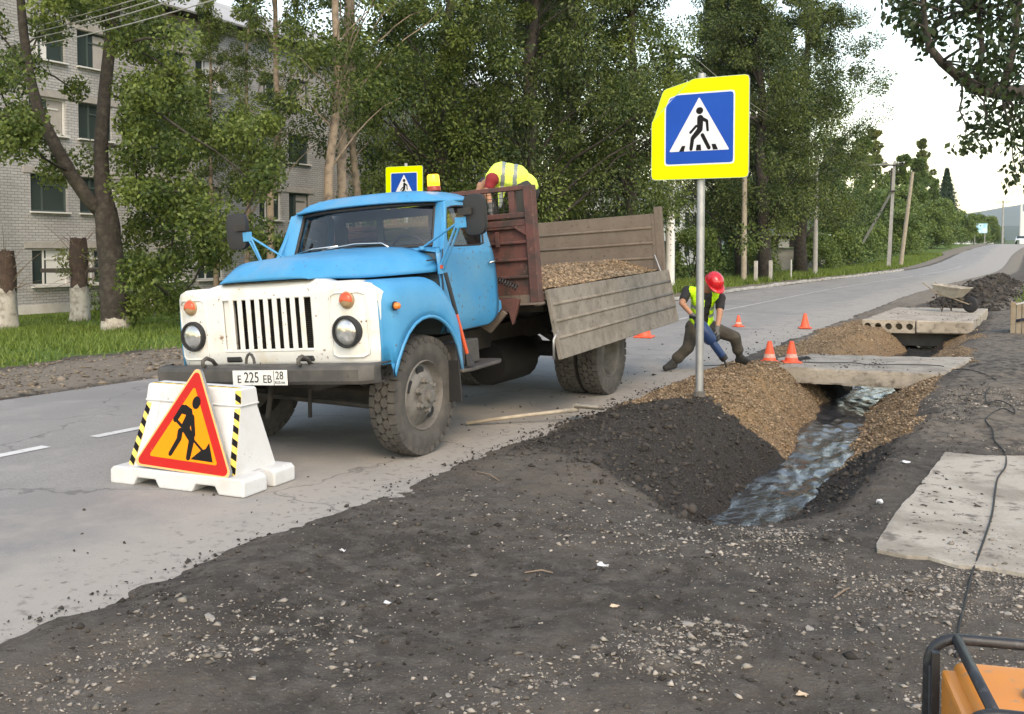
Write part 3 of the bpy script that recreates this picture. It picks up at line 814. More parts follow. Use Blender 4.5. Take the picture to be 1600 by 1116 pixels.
# hollow-core slab pair farther up
hb = empty('hollow_core_slab', (-3.05, 21.15, .18))
def slab2():
    ax = Vector((2.03, .42, 0)).normalized(); ay = Vector((-ax.y * .25 + .07, .995, 0)).normalized()
    o_ = Vector((0, 0, 0)); W2, L2, T = 2.08, 4.9, .26
    mb = MB()
    def P(u_, v_, z_): return o_ + ax * u_ + ay * v_ + Vector((0, 0, z_))
    # top deck and bottom, sides, back
    mb.hexa([P(0, .25, -T), P(W2, .25, -T), P(W2, L2, -T), P(0, L2, -T), P(0, .25, 0), P(W2, .25, 0), P(W2, L2, 0), P(0, L2, 0)])
    crumble(mb.build('deck', M['concrete'], hb), .022, 9, 5.0, 3)
    # front face left half with five cores
    half = 1.0; r = .068
    mb = MB()
    for i in range(5):
        cx = .10 + i * .2
        outer = []; inner = []
        for k in range(16):
            t = 2 * math.pi * k / 16
            c_, s_ = math.cos(t), math.sin(t); m_ = max(abs(c_), abs(s_))
            outer.append((cx + .1 * c_ / m_, -T / 2 + (T / 2) * s_ / m_)); inner.append((cx + r * c_, -T / 2 + r * s_))
        mb.ring(outer, inner, lambda a_, b_, d_: P(a_, d_, b_), 0, .247)
    mb.build('hollow_core_end', M['concrete'], hb)
    MB().hexa([P(1.02, 0, -T), P(W2, 0, -T), P(W2, .247, -T), P(1.02, .247, -T), P(1.02, 0, 0), P(W2, 0, 0), P(W2, .247, 0), P(1.02, .247, 0)]).build('solid_end', M['concrete'], hb, bevel=.025)
    MB().hexa([P(.12, .5, -.56), P(W2 + .1, .5, -.56), P(W2 + .1, 1.1, -.56), P(.12, 1.1, -.56), P(.12, .5, -T - .004), P(W2 + .1, .5, -T - .004), P(W2 + .1, 1.1, -T - .004), P(.12, 1.1, -T - .004)]).build('support_beam', M['concrete_dark'], hb, bevel=.01)
slab2()
tag(hb, 'thick hollow-core concrete slab over the ditch with round holes in its end, wheelbarrow on top', 'concrete slab')

# ------------------------------------------------------------------ brick apartment building
BX, BS0, BS1, BZ0, BZ1 = -31.2, 4.0, 63.0, -.75, 11.35
bld = empty('apartment_building', (BX, 34, -.7))
tag(bld, 'four-storey white brick apartment block behind the trees at left', 'building')
bcols = []
s0 = 5.6
while s0 < BS1 - 4: bcols += [s0, s0 + 2.02]; s0 += 5.8
bcols = [c + .55 for c in bcols]                      # a column of windows at ~23
sills = [.30, 2.95, 5.70, 8.35]; WW, WH = 1.5, 1.32
wall = MB()
edges_s = [BS0] + [v for c in bcols for v in (c - WW / 2, c + WW / 2)] + [BS1]
edges_z = [BZ0] + [v for z_ in sills for v in (z_, z_ + WH)] + [BZ1]
def wv(s_, z_, d_=0): return Vector((d_, s_ - 34, z_ + .7))
for i in range(len(edges_s) - 1):
    for j in range(len(edges_z) - 1):
        if i % 2 == 1 and j % 2 == 1:                # opening: reveals
            a0, a1, b0, b1 = edges_s[i], edges_s[i + 1], edges_z[j], edges_z[j + 1]
            wall.add([wv(a0, b0), wv(a1, b0), wv(a1, b1), wv(a0, b1), wv(a0, b0, -.22), wv(a1, b0, -.22), wv(a1, b1, -.22), wv(a0, b1, -.22)], [(0,1,5,4),(1,2,6,5),(2,3,7,6),(3,0,4,7)])
            continue
        wall.add([wv(edges_s[i], edges_z[j]), wv(edges_s[i + 1], edges_z[j]), wv(edges_s[i + 1], edges_z[j + 1]), wv(edges_s[i], edges_z[j + 1])], [(0, 1, 2, 3)])
for s_ in (BS0, BS1):
    wall.add([wv(s_, BZ0, 0), wv(s_, BZ0, -12), wv(s_, BZ1, -12), wv(s_, BZ1, 0)], [(0, 1, 2, 3)])
wall.add([wv(BS0, BZ0, -12), wv(BS1, BZ0, -12), wv(BS1, BZ1, -12), wv(BS0, BZ1, -12)], [(0, 1, 2, 3)])
wall.build('wall', M['brick'], bld)
# one window of each look, copied
def window(white):
    fr = MB(); fm = M['frame_white'] if white else M['frame_dark']
    for (c_, s_) in (((0, 0, .03), (.06, WW, .06)), ((0, 0, WH - .03), (.06, WW, .06)), ((0, -WW / 2 + .03, WH / 2), (.06, .06, WH - .12)), ((0, WW / 2 - .03, WH / 2), (.06, .06, WH - .12)), ((0, -.22, WH / 2), (.05, .06, WH - .12)), ((0, .16, WH * .72), (.045, .7, .05))):
        fr.box(c_, s_)
    return fr.mesh('window'), fm
wm = {w_: window(w_) for w_ in (0, 1)}
pane_me = MB().box((-.02, 0, WH / 2), (.01, WW - .1, WH - .1)).mesh('pane'); pane_me.materials.append(M['curtain'])
for w_ in wm: wm[w_][0].materials.append(wm[w_][1])
lin_me = MB().box((.012, 0, 0), (.06, 2.1, .24)).mesh('lintel', .01); lin_me.materials.append(M['lintel'])
sill_me = MB().box((.05, 0, 0), (.2, WW + .1, .05)).mesh('sill'); sill_me.materials.append(M['frame_white'])
for i, c in enumerate(bcols):
    for j, z_ in enumerate(sills):
        if c < 14: continue                           # beyond the frame's left edge
        w_ = 1 if (j == 0 or (i * 3 + j * 5) % 7 == 0) else 0
        o = bpy.data.objects.new('window', wm[w_][0]); link(o, bld); o.location = (-.14, c - 34, z_ + .7)
        p = bpy.data.objects.new('pane', pane_me); link(p, o)
        if (i * 5 + j * 3) % 4 != 1:
            cu_ = MB().box((-.012, (-.36 if (i + j) % 2 else .36), WH / 2), (.006, .62 if (i + j) % 3 else .9, WH - .14)).build('curtain', M['lintel'] if (i + 2 * j) % 3 else M['frame_white'], o)
        l = bpy.data.objects.new('lintel', lin_me); link(l, bld); l.location = (0, c - 34, z_ + WH + .14 + .7)
        s_ = bpy.data.objects.new('sill', sill_me); link(s_, bld); s_.location = (0, c - 34, z_ + .7 - .03)
MB().box((.035, 0, -.02), (.09, BS1 - BS0, .72)).build('plinth', M['plinth'], bld)
rf_ = MB()
rf_.add([wv(BS0 - .5, BZ1 - .05, .75), wv(BS1 + .5, BZ1 - .05, .75), wv(BS1 + .5, BZ1 + 2.9, -6), wv(BS0 - .5, BZ1 + 2.9, -6), wv(BS1 + .5, BZ1 - .05, -12.7), wv(BS0 - .5, BZ1 - .05, -12.7)], [(0, 1, 2, 3), (3, 2, 4, 5)])
rf_.build('roof', M['slate'], bld, solid=.08)
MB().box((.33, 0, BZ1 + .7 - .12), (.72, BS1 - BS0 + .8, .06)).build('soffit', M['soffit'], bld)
MB().box((.05, 0, BZ1 + .7 - .32), (.1, BS1 - BS0, .22)).build('corbel_course', M['lintel'], bld)
# cellar porch of dark metal before the wall
po = empty('cellar_porch', (-29.6, 24.2, -.68)); tag(po, 'low dark metal porch roof on thin posts before the brick wall', 'porch')
MB().box((0, 0, 1.55), (1.6, 3.4, .14)).build('porch_roof', M['soffit'], po, bevel=.02)
for yy in (-1.5, .1, 1.5): MB().cyl((.6, yy, -.05), (.6, yy, 1.49), .04, n=8).build('post', M['dark_metal'], po)
# pale house behind the trees and garden shed
ph = empty('pale_house', (-34, 92, 0)); tag(ph, 'pale rendered house glimpsed between the trunks in the middle', 'house')
MB().box((0, 0, 3.2), (9, 22, 6.4)).build('wall', M['pale_wall'], ph)
MB().add([(-5, -11.5, 6.4), (5, -11.5, 6.4), (5, 11.5, 6.4), (-5, 11.5, 6.4), (0, -11.5, 8.6), (0, 11.5, 8.6)], [(0, 1, 4), (1, 2, 5, 4), (2, 3, 5), (3, 0, 4, 5)]).build('roof', M['slate'], ph)
for yy in (-9, -6, -3, 0, 3, 6, 9):
    for zz in (1.6, 4.4):
        for dx in (4.51,): MB().box((dx, yy, zz), (.06, 1.3, 1.4)).build('window', M['curtain'], ph)
for xx in (-3, 0, 3): MB().box((xx, -11.02, 4.2), (1.3, .06, 1.4)).build('window', M['curtain'], ph)
sh = empty('garden_shed', (-15.6, 74, 0)); tag(sh, 'small grey shed with dark flat roof beside the utility pole', 'shed')
MB().box((0, 0, .7), (4.2, 2.2, 1.9)).build('wall', M['concrete_grey'], sh)
MB().box((0, -.2, 2.62), (4.9, 2.9, .14)).build('roof', M['slate'], sh)
MB().box((0, -.1, 2.1), (4.3, 2.4, .8)).build('upper_wall', M['soffit'], sh)
for xx in (-1.75, -.4, 1.0): MB().box((xx, -1.32, 2.0), (.75, .06, .6)).build('window', M['frame_white'], sh)
for k, (u_, v_) in enumerate(((1181, 443), (1204, 441), (1236, 437))):
    p = at(u_, v_, EYE * FPX / (v_ - HOR)); 
    o = MB().box((0, 0, .45), (.16 if k < 2 else .07, .16 if k < 2 else .07, 1.2)).build('fence_post', M['concrete_grey'] if k < 2 else M['frame_white'], bevel=.02); o.location = p
    tag(o, ('squat concrete fence post left of a matching one, far side of road', 'squat concrete fence post right of a matching one, far side of road', 'thin pale fence post before the grey shed')[k], 'fence post')

# ------------------------------------------------------------------ vegetation
def leaf_mesh(name, P, size, tint, mat_, parent, droop=.35, width=.55, seed=0):
    r = np.random.default_rng(seed); n = len(P)
    a = r.normal(0, 1, (n, 3)); a[:, 2] -= droop * 1.5; a /= np.linalg.norm(a, axis=1)[:, None]
    b = np.cross(a, r.normal(0, 1, (n, 3))); b /= np.linalg.norm(b, axis=1)[:, None] + 1e-9
    L = (size * r.uniform(.7, 1.3, n))[:, None]
    w = L * width * .5
    V = np.stack([P, P + a * L * .45 + b * w, P + a * L, P + a * L * .45 - b * w], 1).reshape(-1, 3)
    F = np.arange(n * 4).reshape(-1, 4)
    T = np.repeat(np.clip(tint, 0, 1), 4); col = np.stack([T, T, T, np.ones_like(T)], -1)
    return np_mesh(name, V, F, mat_, parent, attrs={'tint': col})

def clusters_leaves(C, R, per, r, squash=.75):
    k = len(C); n = k * per
    idx = np.repeat(np.arange(k), per)
    d = r.normal(0, 1, (n, 3)); d /= np.linalg.norm(d, axis=1)[:, None]
    rad_ = r.uniform(0, 1, n) ** .45
    P = C[idx] + d * (rad_ * R[idx])[:, None] * np.array([1, 1, squash])
    ct = r.normal(0, .16, k)
    tint = .36 + 1.15 * ct[idx] + r.normal(0, .26, n)
    return P, tint

def limb(mb, p0, p1, r0, r1, seed, sag=.1, n=6):
    r = random.Random(seed); p0 = Vector(p0); p1 = Vector(p1); L = (p1 - p0).length
    pts = []; rs_ = []
    for i in range(6):
        t = i / 5
        p = p0.lerp(p1, t); p.z += L * sag * math.sin(math.pi * t) * .6
        if 0 < i < 5: p += Vector((r.uniform(-1, 1), r.uniform(-1, 1), r.uniform(-.5, .5))) * L * .03
        pts.append(p); rs_.append(r0 + (r1 - r0) * t)
    mb.tube(pts, rs_, n)

def make_tree(name, seed, H, r0, z0, R, k, per, leaf, lm, bm_, lean=(0, 0), squash=.8, top=.35, skirt=0.0, width=.55):
    """upright tree: tapered trunk, limbs to every leaf clump"""
    r = np.random.default_rng(seed); rr_ = random.Random(seed)
    root = empty(name)
    tr = MB(); pts = []; rs_ = []
    for i in range(9):
        t = i / 8
        pts.append(Vector((lean[0] * t + rr_.uniform(-.12, .12) * (0 < i) , lean[1] * t + rr_.uniform(-.12, .12) * (0 < i), -.3 + (H * .93 + .3) * t)))
        rs_.append(r0 * (1.25 if i == 0 else 1) * (1 - .9 * t) + .02)
    tr.tube(pts, rs_, 10)
    def axis_at(z): 
        t = max(0, min(1, z / (H * .93))); i = min(7, int(t * 8)); f = t * 8 - i
        return pts[i].lerp(pts[i + 1], f)
    C = []; Rr = []
    while len(C) < k:
        t = rr_.random()
        prof = (math.sin(math.pi * min(1, (t + .10) ** .75)) ** .7) if t > .25 else .75 + skirt + t * .8
        prof = min(prof, 1.05) * (1 - top * t * t)
        a_ = rr_.uniform(0, 2 * math.pi); q = math.sqrt(rr_.uniform(.05, 1))
        lob = .8 + .3 * math.sin(a_ * 3 + seed) + .2 * math.sin(t * 9 + a_ * 2)
        t = min(t, .95); prof = max(prof, .22)
        z = z0 + (H - z0) * t
        ax = axis_at(z)
        C.append((ax.x + math.cos(a_) * q * R * prof * lob, ax.y + math.sin(a_) * q * R * prof * lob, z + rr_.uniform(-.4, .4)))
        Rr.append(rr_.uniform(.40, 1.05) * R / (3.2 if k < 100 else 4.1) * (1.15 - .75 * t))
    C = np.array(C); Rr = np.array(Rr)
    for i in range(0, k, 2 if k < 100 else 4):
        c = C[i]; d = math.hypot(c[0] - axis_at(c[2]).x, c[1] - axis_at(c[2]).y)
        zb = max(z0 * .6, c[2] - d * rr_.uniform(.6, 1.1))
        limb(tr, axis_at(zb), c, max(.02, r0 * .28 * (1 - zb / H)), .012, i, .12, 5)
    t_o = tr.build('trunk', bm_, root, smooth=True)
    P, tint = clusters_leaves(C, Rr, per, r, squash)
    leaf_mesh('crown', P, np.full(len(P), leaf), tint, lm, root, seed=seed, width=width)
    return root

def place(root, n, s, rz, sc, label, cat, group=None, first=False):
    o = root if first else copy_tree(root)
    o.location = (n, s, float(hz(n, s, False)) - .05); o.rotation_euler = (0, 0, rz); o.scale = (sc, sc, sc)
    tag(o, label, cat, group); return o

def n_of(u, n):
    """road station of the point seen in column u that lies at x = n"""
    t = (u - 800) / FPX; y = n / (t * math.cos(YAW) - math.sin(YAW))
    return t * y * math.sin(YAW) + y * math.cos(YAW)

# tall broadleaf row on the far side
pA = make_tree('poplar_tree', 1, 17.5, .30, 2.6, 4.6, 210, 390, .115, M['leafB'], M['bark'], (.6, .3), skirt=.1)
pB = make_tree('poplar_tree', 2, 19.0, .33, 3.2, 5.0, 230, 390, .12, M['leafB'], M['bark'], (-.5, .4), skirt=.05)
pC = make_tree('poplar_tree', 3, 16.0, .26, 2.2, 4.0, 185, 380, .11, M['leafA'], M['bark'], (.4, -.4), skirt=.2)
asp = make_tree('aspen_tree', 4, 17.0, .125, 5.0, 2.2, 74, 300, .10, M['leafA'], M['bark_pale'], (.3, .2))
G_ = 'tall trees beyond the road'
row = [(pA, -15.2, 29.5, 0.3, 1.0, 'dense tall tree right behind the dump bed headboard, second from the pale trunks'),
       (pB, -16.5, 37, 1.4, 1.0, 'tall dense tree above the open dump bed, behind the tailgate'),
       (pC, -13.4, 34.6, 2.3, 1.05, 'leafy tree right behind the near crossing sign'),
       (pA, -13.6, 52, 3.9, 1.05, 'tall dark tree just right of the near crossing sign'),
       (pA, -11.8, 49.5, 2.6, 1.12, 'tall tree whose crown overhangs the road right of the near crossing sign'),
       (pB, -12.4, 61, 5.0, 1.12, 'rightmost tall tree, overhanging the far road beside the white sky'),
       (pC, -17, 27, .9, 1.05, 'leafy tree rising above the cab roof beside the small crossing sign'),
       (pA, -22, 47, 4.4, 1.1, 'tall background tree filling the gap above the tailgate'),
       (pB, -20, 70, .2, 1.05, 'background tree farther along behind the white utility pole'),
       (pA, -19, 85, 1.9, .95, 'background tree behind the slim grey utility pole'),
       (pC, -27, 41, 3.1, 1.1, 'background tree at the far end of the brick building')]
used = set()
for t_, n_, s_, rz, sc, lb in row:
    place(t_, n_, s_, rz, sc, lb, 'tree', G_, id(t_) not in used); used.add(id(t_))
for i, (u_, n_, sc, lb) in enumerate([(515, -16.0, 1.0, 'slim pale-barked tree, leftmost of three trunks left of the small crossing sign'),
                                      (537, -16.6, 1.08, 'slim pale-barked tree, middle of three trunks left of the small crossing sign'),
                                      (560, -18.0, .95, 'slim pale-barked tree, rightmost of three trunks left of the small crossing sign'),
                                      (338, -29.0, .8, 'slim pale trunk before the brick wall, left of a twin trunk'),
                                      (388, -28.0, .85, 'slim pale trunk before the brick wall, right of a twin trunk'),
                                      (424, -19.5, .9, 'slim tree close to the bricks above the truck bonnet'),
                                      (705, -18.5, 1.0, 'slim pale trunk in the foliage above the orange beacon')]):
    place(asp, n_, n_of(u_, n_), i * 1.3, sc, lb, 'tree', 'slim pale-barked trees', i == 0)

# bushes and farther trees along the road
def make_bush(name, seed, R, H, k, per, leaf, lm):
    r = np.random.default_rng(seed); rr_ = random.Random(seed); root = empty(name)
    C = []; Rr = []
    for _ in range(k):
        a_ = rr_.uniform(0, 6.28); q = math.sqrt(rr_.random()); t = rr_.random()
        C.append((math.cos(a_) * q * R * (1 - .55 * t), math.sin(a_) * q * R * (1 - .55 * t), .15 * H + .8 * H * t)); Rr.append(rr_.uniform(.22, .42) * R * (1 - .35 * t))
    C = np.array(C); Rr = np.array(Rr)
    st = MB()
    for i in range(0, k, 3): limb(st, (rr_.uniform(-.2, .2), rr_.uniform(-.2, .2), -.2), C[i], .03, .008, i, .05, 4)
    st.build('stems', M['bark'], root)
    P, tint = clusters_leaves(C, Rr, per, r, .9); P[:, 2] = np.maximum(P[:, 2], .03)
    leaf_mesh('foliage', P, np.full(len(P), leaf), tint + .12, lm, root, seed=seed + 1)
    return root
bA = make_bush('leafy_bush', 21, 1.6, 2.4, 34, 230, .13, M['leafC'])
bB = make_bush('leafy_bush', 22, 2.2, 3.4, 44, 230, .17, M['leafC'])
bC = make_bush('leafy_bush', 23, 4.2, 8.0, 70, 260, .34, M['leafC'])
G2 = 'bushes along the far side of the road'
bl = [(bA, -15, 27, 1.0, 'low bush behind the truck cab, left of the small crossing sign'), (bB, -16.5, 32, 1.0, 'bush behind the dump bed headboard'),
      (bB, -16, 39, .9, 'bush showing over the brown tailgate'), (bA, -14.6, 47, 1.1, 'bush just left of the white utility pole'),
      (bA, -14.2, 54, 1.2, 'bush right of the white utility pole base'), (bB, -15, 60, .8, 'bush between the concrete fence posts'),
      (bB, -13.2, 71, .8, 'bush at the foot of the slim grey utility pole'), (bB, -13.6, 79, 1.2, 'bright bush right of the slim grey utility pole'),
      (bB, -14, 88, 1.3, 'bush under the slanting pole strut'), (bB, -14.5, 98, 1.4, 'bush behind the braced utility pole'),
      (bC, -17, 106, .8, 'big bush behind the leaning wooden pole'), (bC, -13.6, 124, .7, 'big roadside bush right of the leaning wooden pole'),
      (bC, -16, 138, 1.1, 'tall rounded bush left of the dark spruce'), (bC, -13, 155, .75, 'roadside bush under the dark spruce'),
      (bC, -14, 178, .95, 'big bush left of the blue billboard'), (bC, -12, 205, .8, 'bush below the blue billboard'),
      (bC, -12.5, 262, .95, 'far bush right of the blue billboard'), (bC, -11, 300, 1.0, 'farthest bush by the road crest'),
      (bA, -25, 21.8, .8, 'shrub at the foot of the brick wall'), (bA, -23.5, 27, 1.0, 'shrub left of the truck bonnet')]
used = set()
for b_, n_, s_, sc, lb in bl:
    place(b_, n_, s_, s_ * 1.7, sc, lb, 'bush', G2, id(b_) not in used); used.add(id(b_))
tw = make_tree('far_tree', 31, 19, .25, 2, 6.0, 90, 240, .46, M['leafC'], M['bark_pale'])
pale = make_tree('pale_aspen', 32, 21, .25, 6, 3.6, 55, 220, .42, M['leafF'], M['bark_pale'])
fl = [(tw, -18, n_of(1432, -18), .80, 'tall rounded green tree right of the leaning wooden pole'), (tw, -17, n_of(1408, -17), .72, 'green tree just right of the leaning wooden pole'), (tw, -16, n_of(1455, -16), .62, 'green tree between the leaning pole and the dark spruce'), (tw, -20, 116, .72, 'tall green tree behind the leaning wooden pole'), (tw, -22, 150, .85, 'tall tree left of the dark spruce'), (tw, -26, 98, .8, 'tree behind the braced utility pole')]
for i, (t_, n_, s_, sc, lb) in enumerate(fl): place(t_, n_, s_, i * 2.1, sc, lb, 'tree', 'trees far along the road', i == 0)
for i, (n_, s_, sc, lb) in enumerate([(-24, 178, .95, 'pale yellowish treetop right of the leaning wooden pole'), (-22, 236, 1.12, 'pale yellowish treetop above the dark spruce')]): place(pale, n_, s_, i * 2, sc, lb, 'tree', 'pale aspens far along the road', i == 0)
# spruce
sp_ = empty('spruce_tree'); r = np.random.default_rng(5)
MB().cyl((0, 0, -.5), (0, 0, 17.5), .25, .03, 8).build('trunk', M['bark'], sp_)
z = r.uniform(0, 1, 15000) ** .8 * 16 + 1.2; t = 1 - (z - 1.2) / 16.4; a_ = r.uniform(0, 2 * np.pi, len(z)); q = np.sqrt(r.uniform(.1, 1, len(z)))
tier = 1 - .35 * ((z * 1.1) % 1)
P = np.stack([np.cos(a_) * q * t * 5.6 * tier * (1 + .15 * np.sin(a_ * 5)), np.sin(a_) * q * t * 5.6 * tier, z - .5 * q * t], -1)
leaf_mesh('crown', P, np.full(len(P), .5), r.uniform(0, 1, len(P)), M['leafD'], sp_, .6, .3, 6)
place(sp_, -16, 224, 0, .92, 'dark spruce standing above the bushes far along the road', 'tree', None, True)

def bark_column(pts, rs_, seed, cap=False, ragged=0.0, nr=26, na=22):
    """lumpy trunk: rings along pts with noisy radius; ragged = uneven upper rim"""
    pts = [Vector(p) for p in pts]; cum = [0]
    for a_, b_ in zip(pts, pts[1:]): cum.append(cum[-1] + (b_ - a_).length)
    rows = []
    for i in range(nr + 1):
        d_ = cum[-1] * i / nr; row_ = []
        for k in range(na):
            t = 2 * math.pi * k / na
            dd_ = d_ + (ragged * (mnoise.noise(Vector((math.cos(t) * 2, math.sin(t) * 2, seed)))) * (i / nr) ** 3 if ragged else 0) + (.09 * mnoise.noise(Vector((math.cos(t) * 3, math.sin(t) * 3, seed + 9))) * (i / nr) ** 4 if cap else 0)
            dd_ = max(0, dd_); c = pts[-1] + (pts[-1] - pts[-2]).normalized() * max(0, dd_ - cum[-1]); rr0 = rs_[-1]
            for m_ in range(len(pts) - 1):
                if dd_ <= cum[m_ + 1]:
                    f = (dd_ - cum[m_]) / (cum[m_ + 1] - cum[m_]); c = pts[m_].lerp(pts[m_ + 1], f); rr0 = rs_[m_] + (rs_[m_ + 1] - rs_[m_]) * f; break
            rr0 *= 1 + .16 * mnoise.noise(Vector((math.cos(t) * 1.6, math.sin(t) * 1.6, c.z * 1.3 + seed))) + .06 * mnoise.noise(Vector((math.cos(t) * 5, math.sin(t) * 5, c.z * 3 + seed)))
            row_.append(c + Vector((math.cos(t) * rr0, math.sin(t) * rr0, 0)))
        rows.append(row_)
    if cap: rows.append([pts[-1] + (p - pts[-1]) * .45 - Vector((0, 0, .03)) for p in rows[-1]]); rows.append([pts[-1] + (p - pts[-1]) * .02 for p in rows[-1]])
    return MB().grid(rows, wrap=True)

# big old tree at left: forked trunk, limewashed foot, wide crown
T0 = rf((178 - 800) / FPX * 21.5, 21.5); T0.z = float(hz(T0.x, T0.y, False)) - .02
big = empty('old_broadleaf_tree', T0); tag(big, 'big forked broadleaf tree with limewashed foot left of the truck', 'tree')
def loc(u, v, y): return at(u, v, y) - T0
mb = MB(); mb.tube([loc(180, 500, 21.5), loc(176, 440, 21.5), loc(172, 380, 21.5), loc(167, 330, 21.5), loc(162, 290, 21.6), loc(161, 230, 21.7), loc(168, 150, 21.7), loc(178, 70, 21.7), loc(190, 0, 21.7), loc(196, -70, 21.6), loc(200, -180, 21.5)], [.25, .24, .23, .22, .16, .15, .135, .125, .11, .09, .04], 12)
mb.tube([loc(165, 335, 21.5), loc(140, 312, 21.4), loc(112, 270, 21.2), loc(88, 225, 21), loc(66, 180, 20.8), loc(52, 120, 20.7), loc(44, 50, 20.6), loc(38, -40, 20.5), loc(20, -140, 20.4)], [.18, .15, .14, .13, .12, .10, .09, .07, .03], 10)
reg = [(0, 45, 70, 225, 11), (0, 300, -40, 25, 22), (60, 110, 40, 60, 2), (30, 60, 165, 225, 4), (85, 150, 245, 300, 3), (122, 150, 130, 150, 1), (195, 290, 30, 110, 9), (195, 300, 110, 160, 7), (200, 330, 140, 220, 13), (205, 430, 190, 300, 32), (205, 415, 290, 400, 28), (200, 290, 390, 480, 12), (190, 215, 470, 495, 2), (-60, 0, -40, 260, 12), (-40, 330, -190, -40, 30)]
rr_ = random.Random(17); C = []; Rr = []
for u0, u1, v0, v1, k in reg:
    for _ in range(k):
        c = loc(rr_.uniform(u0, u1), rr_.uniform(v0, v1), rr_.uniform(18.6, 24.2)); C.append(tuple(c)); Rr.append(rr_.uniform(.28, .60))
lsp = [loc(112, 270, 21.2), loc(66, 180, 20.8), loc(52, 120, 20.7), loc(44, 50, 20.6), loc(38, -40, 20.5)]
rsp = [loc(162, 290, 21.6), loc(161, 230, 21.7), loc(168, 150, 21.7), loc(178, 70, 21.7), loc(190, 0, 21.7), loc(196, -70, 21.6)]
prev = []
for i in range(0, len(C), 2):
    c = Vector(C[i]); cand = (lsp if (c.x * math.cos(YAW) + c.y * math.sin(YAW)) < -.9 else rsp) + prev
    src = min(cand, key=lambda p: (p - c).length + .6 * max(0, p.z - c.z) + .8 * max(0, (c - p).z - 2))
    limb(mb, src, c, .035, .01, i, .06, 5); prev.append(c)
mb.build('trunk', M['bark'], big, smooth=True)
bark_column([loc(181, 528, 21.5), loc(180, 512, 21.5), loc(179, 494, 21.5)], [.36, .31, .285], 5, False, .2).build('limewash', M['whitewash'], big, smooth=50)
bark_column([loc(180, 522, 21.5), loc(176, 440, 21.5), loc(170, 355, 21.5), loc(167, 325, 21.5)], [.30, .265, .255, .22], 5).build('lower_trunk', M['bark'], big, smooth=50)
P, tint = clusters_leaves(np.array(C), np.array(Rr), 400, np.random.default_rng(18), .85)
leaf_mesh('crown', P, np.full(len(P), .092), tint + .1, M['leafA'], big, seed=19, width=.62)

# two pollarded stumps with limewashed feet
for i, (u_, y_, vb, vt, lb) in enumerate([(8, 23.5, 512, 392, 'pollarded stump with limewashed foot at the left picture edge'), (123, 27.0, 501, 372, 'pollarded stump with limewashed foot before the ground-floor window')]):
    p = rf((u_ - 800) / FPX * y_, y_); p.z = float(hz(p.x, p.y, False)) - .05
    st = empty('pollarded_stump', p); tag(st, lb, 'tree stump', 'pollarded stumps by the brick building')
    top = at(u_, vt, y_) - p; h = top.z
    bark_column([(0, 0, .9), (.03, 0, h * .55), (-.02, .02, h * .8), (.0, 0, h)], [.225, .21, .24, .205], i + 3, True).build('trunk', M['bark_dead'], st, smooth=50)
    bark_column([(0, 0, -.1), (0, 0, .3), (0, 0, .98)], [.31, .265, .238], i + 3, False, .25).build('limewash', M['whitewash'], st, smooth=50)
    mb = MB(); q = random.Random(i + 4)
    for k in range(26):
        a_ = q.uniform(0, 6.28); z_ = q.uniform(h * .45, h); L = q.uniform(.4, 1.1)
        d = Vector((math.cos(a_), math.sin(a_), q.uniform(-.5, 1.2))).normalized()
        b0 = Vector((math.cos(a_) * .22, math.sin(a_) * .22, z_))
        mb.tube([b0, b0 + d * L * .5 + Vector((0, 0, .05)), b0 + d * L], [.009, .006, .003], 4)
    mb.build('shoots', M['dry_twig'], st)
    if i == 1:
        C = np.array([(-.7 + .2 * k, q.uniform(-.3, .3), h * .62 + q.uniform(-.4, .5)) for k in range(6)]); P, tint = clusters_leaves(C, np.full(6, .28), 60, np.random.default_rng(8), .9)
        leaf_mesh('sparse_leaves', P, np.full(len(P), .09), tint, M['leafF'], st, seed=9)

# tree at right edge: trunk out of frame, one limb with leaves hanging into the picture
rt0 = Vector((3.4, 12.6, float(hz(3.4, 12.6, False)) - .1))
rt = empty('overhanging_tree', rt0); tag(rt, 'dark leafy branch reaching in from the right above the road', 'tree')
def lr(u, v, y): return at(u, v, y) - rt0
tip = [lr(1700, 150, 10.8), lr(1620, 146, 10.4), lr(1560, 147, 10.2), lr(1520, 140, 10.1), lr(1492, 122, 10.0), lr(1465, 100, 9.9), lr(1447, 78, 9.9), lr(1440, 50, 9.9), lr(1436, 15, 9.9), lr(1425, -30, 9.8)]
mb = MB(); mb.tube([(0, 0, -.2), (-.02, .02, 1.2), (-.1, -.05, 2.6), (-.2, -.1, 4.2), (-.1, 0, 6.5), (0, .2, 9.0)], [.30, .25, .23, .20, .15, .04], 10)
mb.tube([Vector((-.14, -.07, 2.5))] + tip, [.13, .10, .085, .075, .068, .05, .045, .04, .032, .025, .012], 8)
mb.tube([tip[2], lr(1578, 70, 10.2), lr(1585, 0, 10.2), lr(1590, -80, 10)], [.05, .035, .03, .01], 6)
mb.tube([tip[3], lr(1528, 80, 10.1), lr(1520, 20, 10.1), lr(1500, -60, 10)], [.04, .028, .02, .01], 6)
reg = [(1395, 1450, -30, 60, 7, .26), (1450, 1600, -40, 60, 22, .28), (1500, 1600, 40, 140, 13, .26), (1600, 1760, -60, 260, 22, .32), (1535, 1600, 150, 235, 9, .24), (1580, 1600, 230, 280, 3, .2), (1500, 1540, 180, 235, 4, .2), (1378, 1420, 0, 40, 3, .2), (1430, 1450, 60, 85, 1, .12), (1395, 1720, -260, -40, 30, .32), (1415, 1440, 40, 80, 3, .18), (1500, 1530, 90, 140, 3, .22)]
C = []; Rr = []; rr_ = random.Random(23)
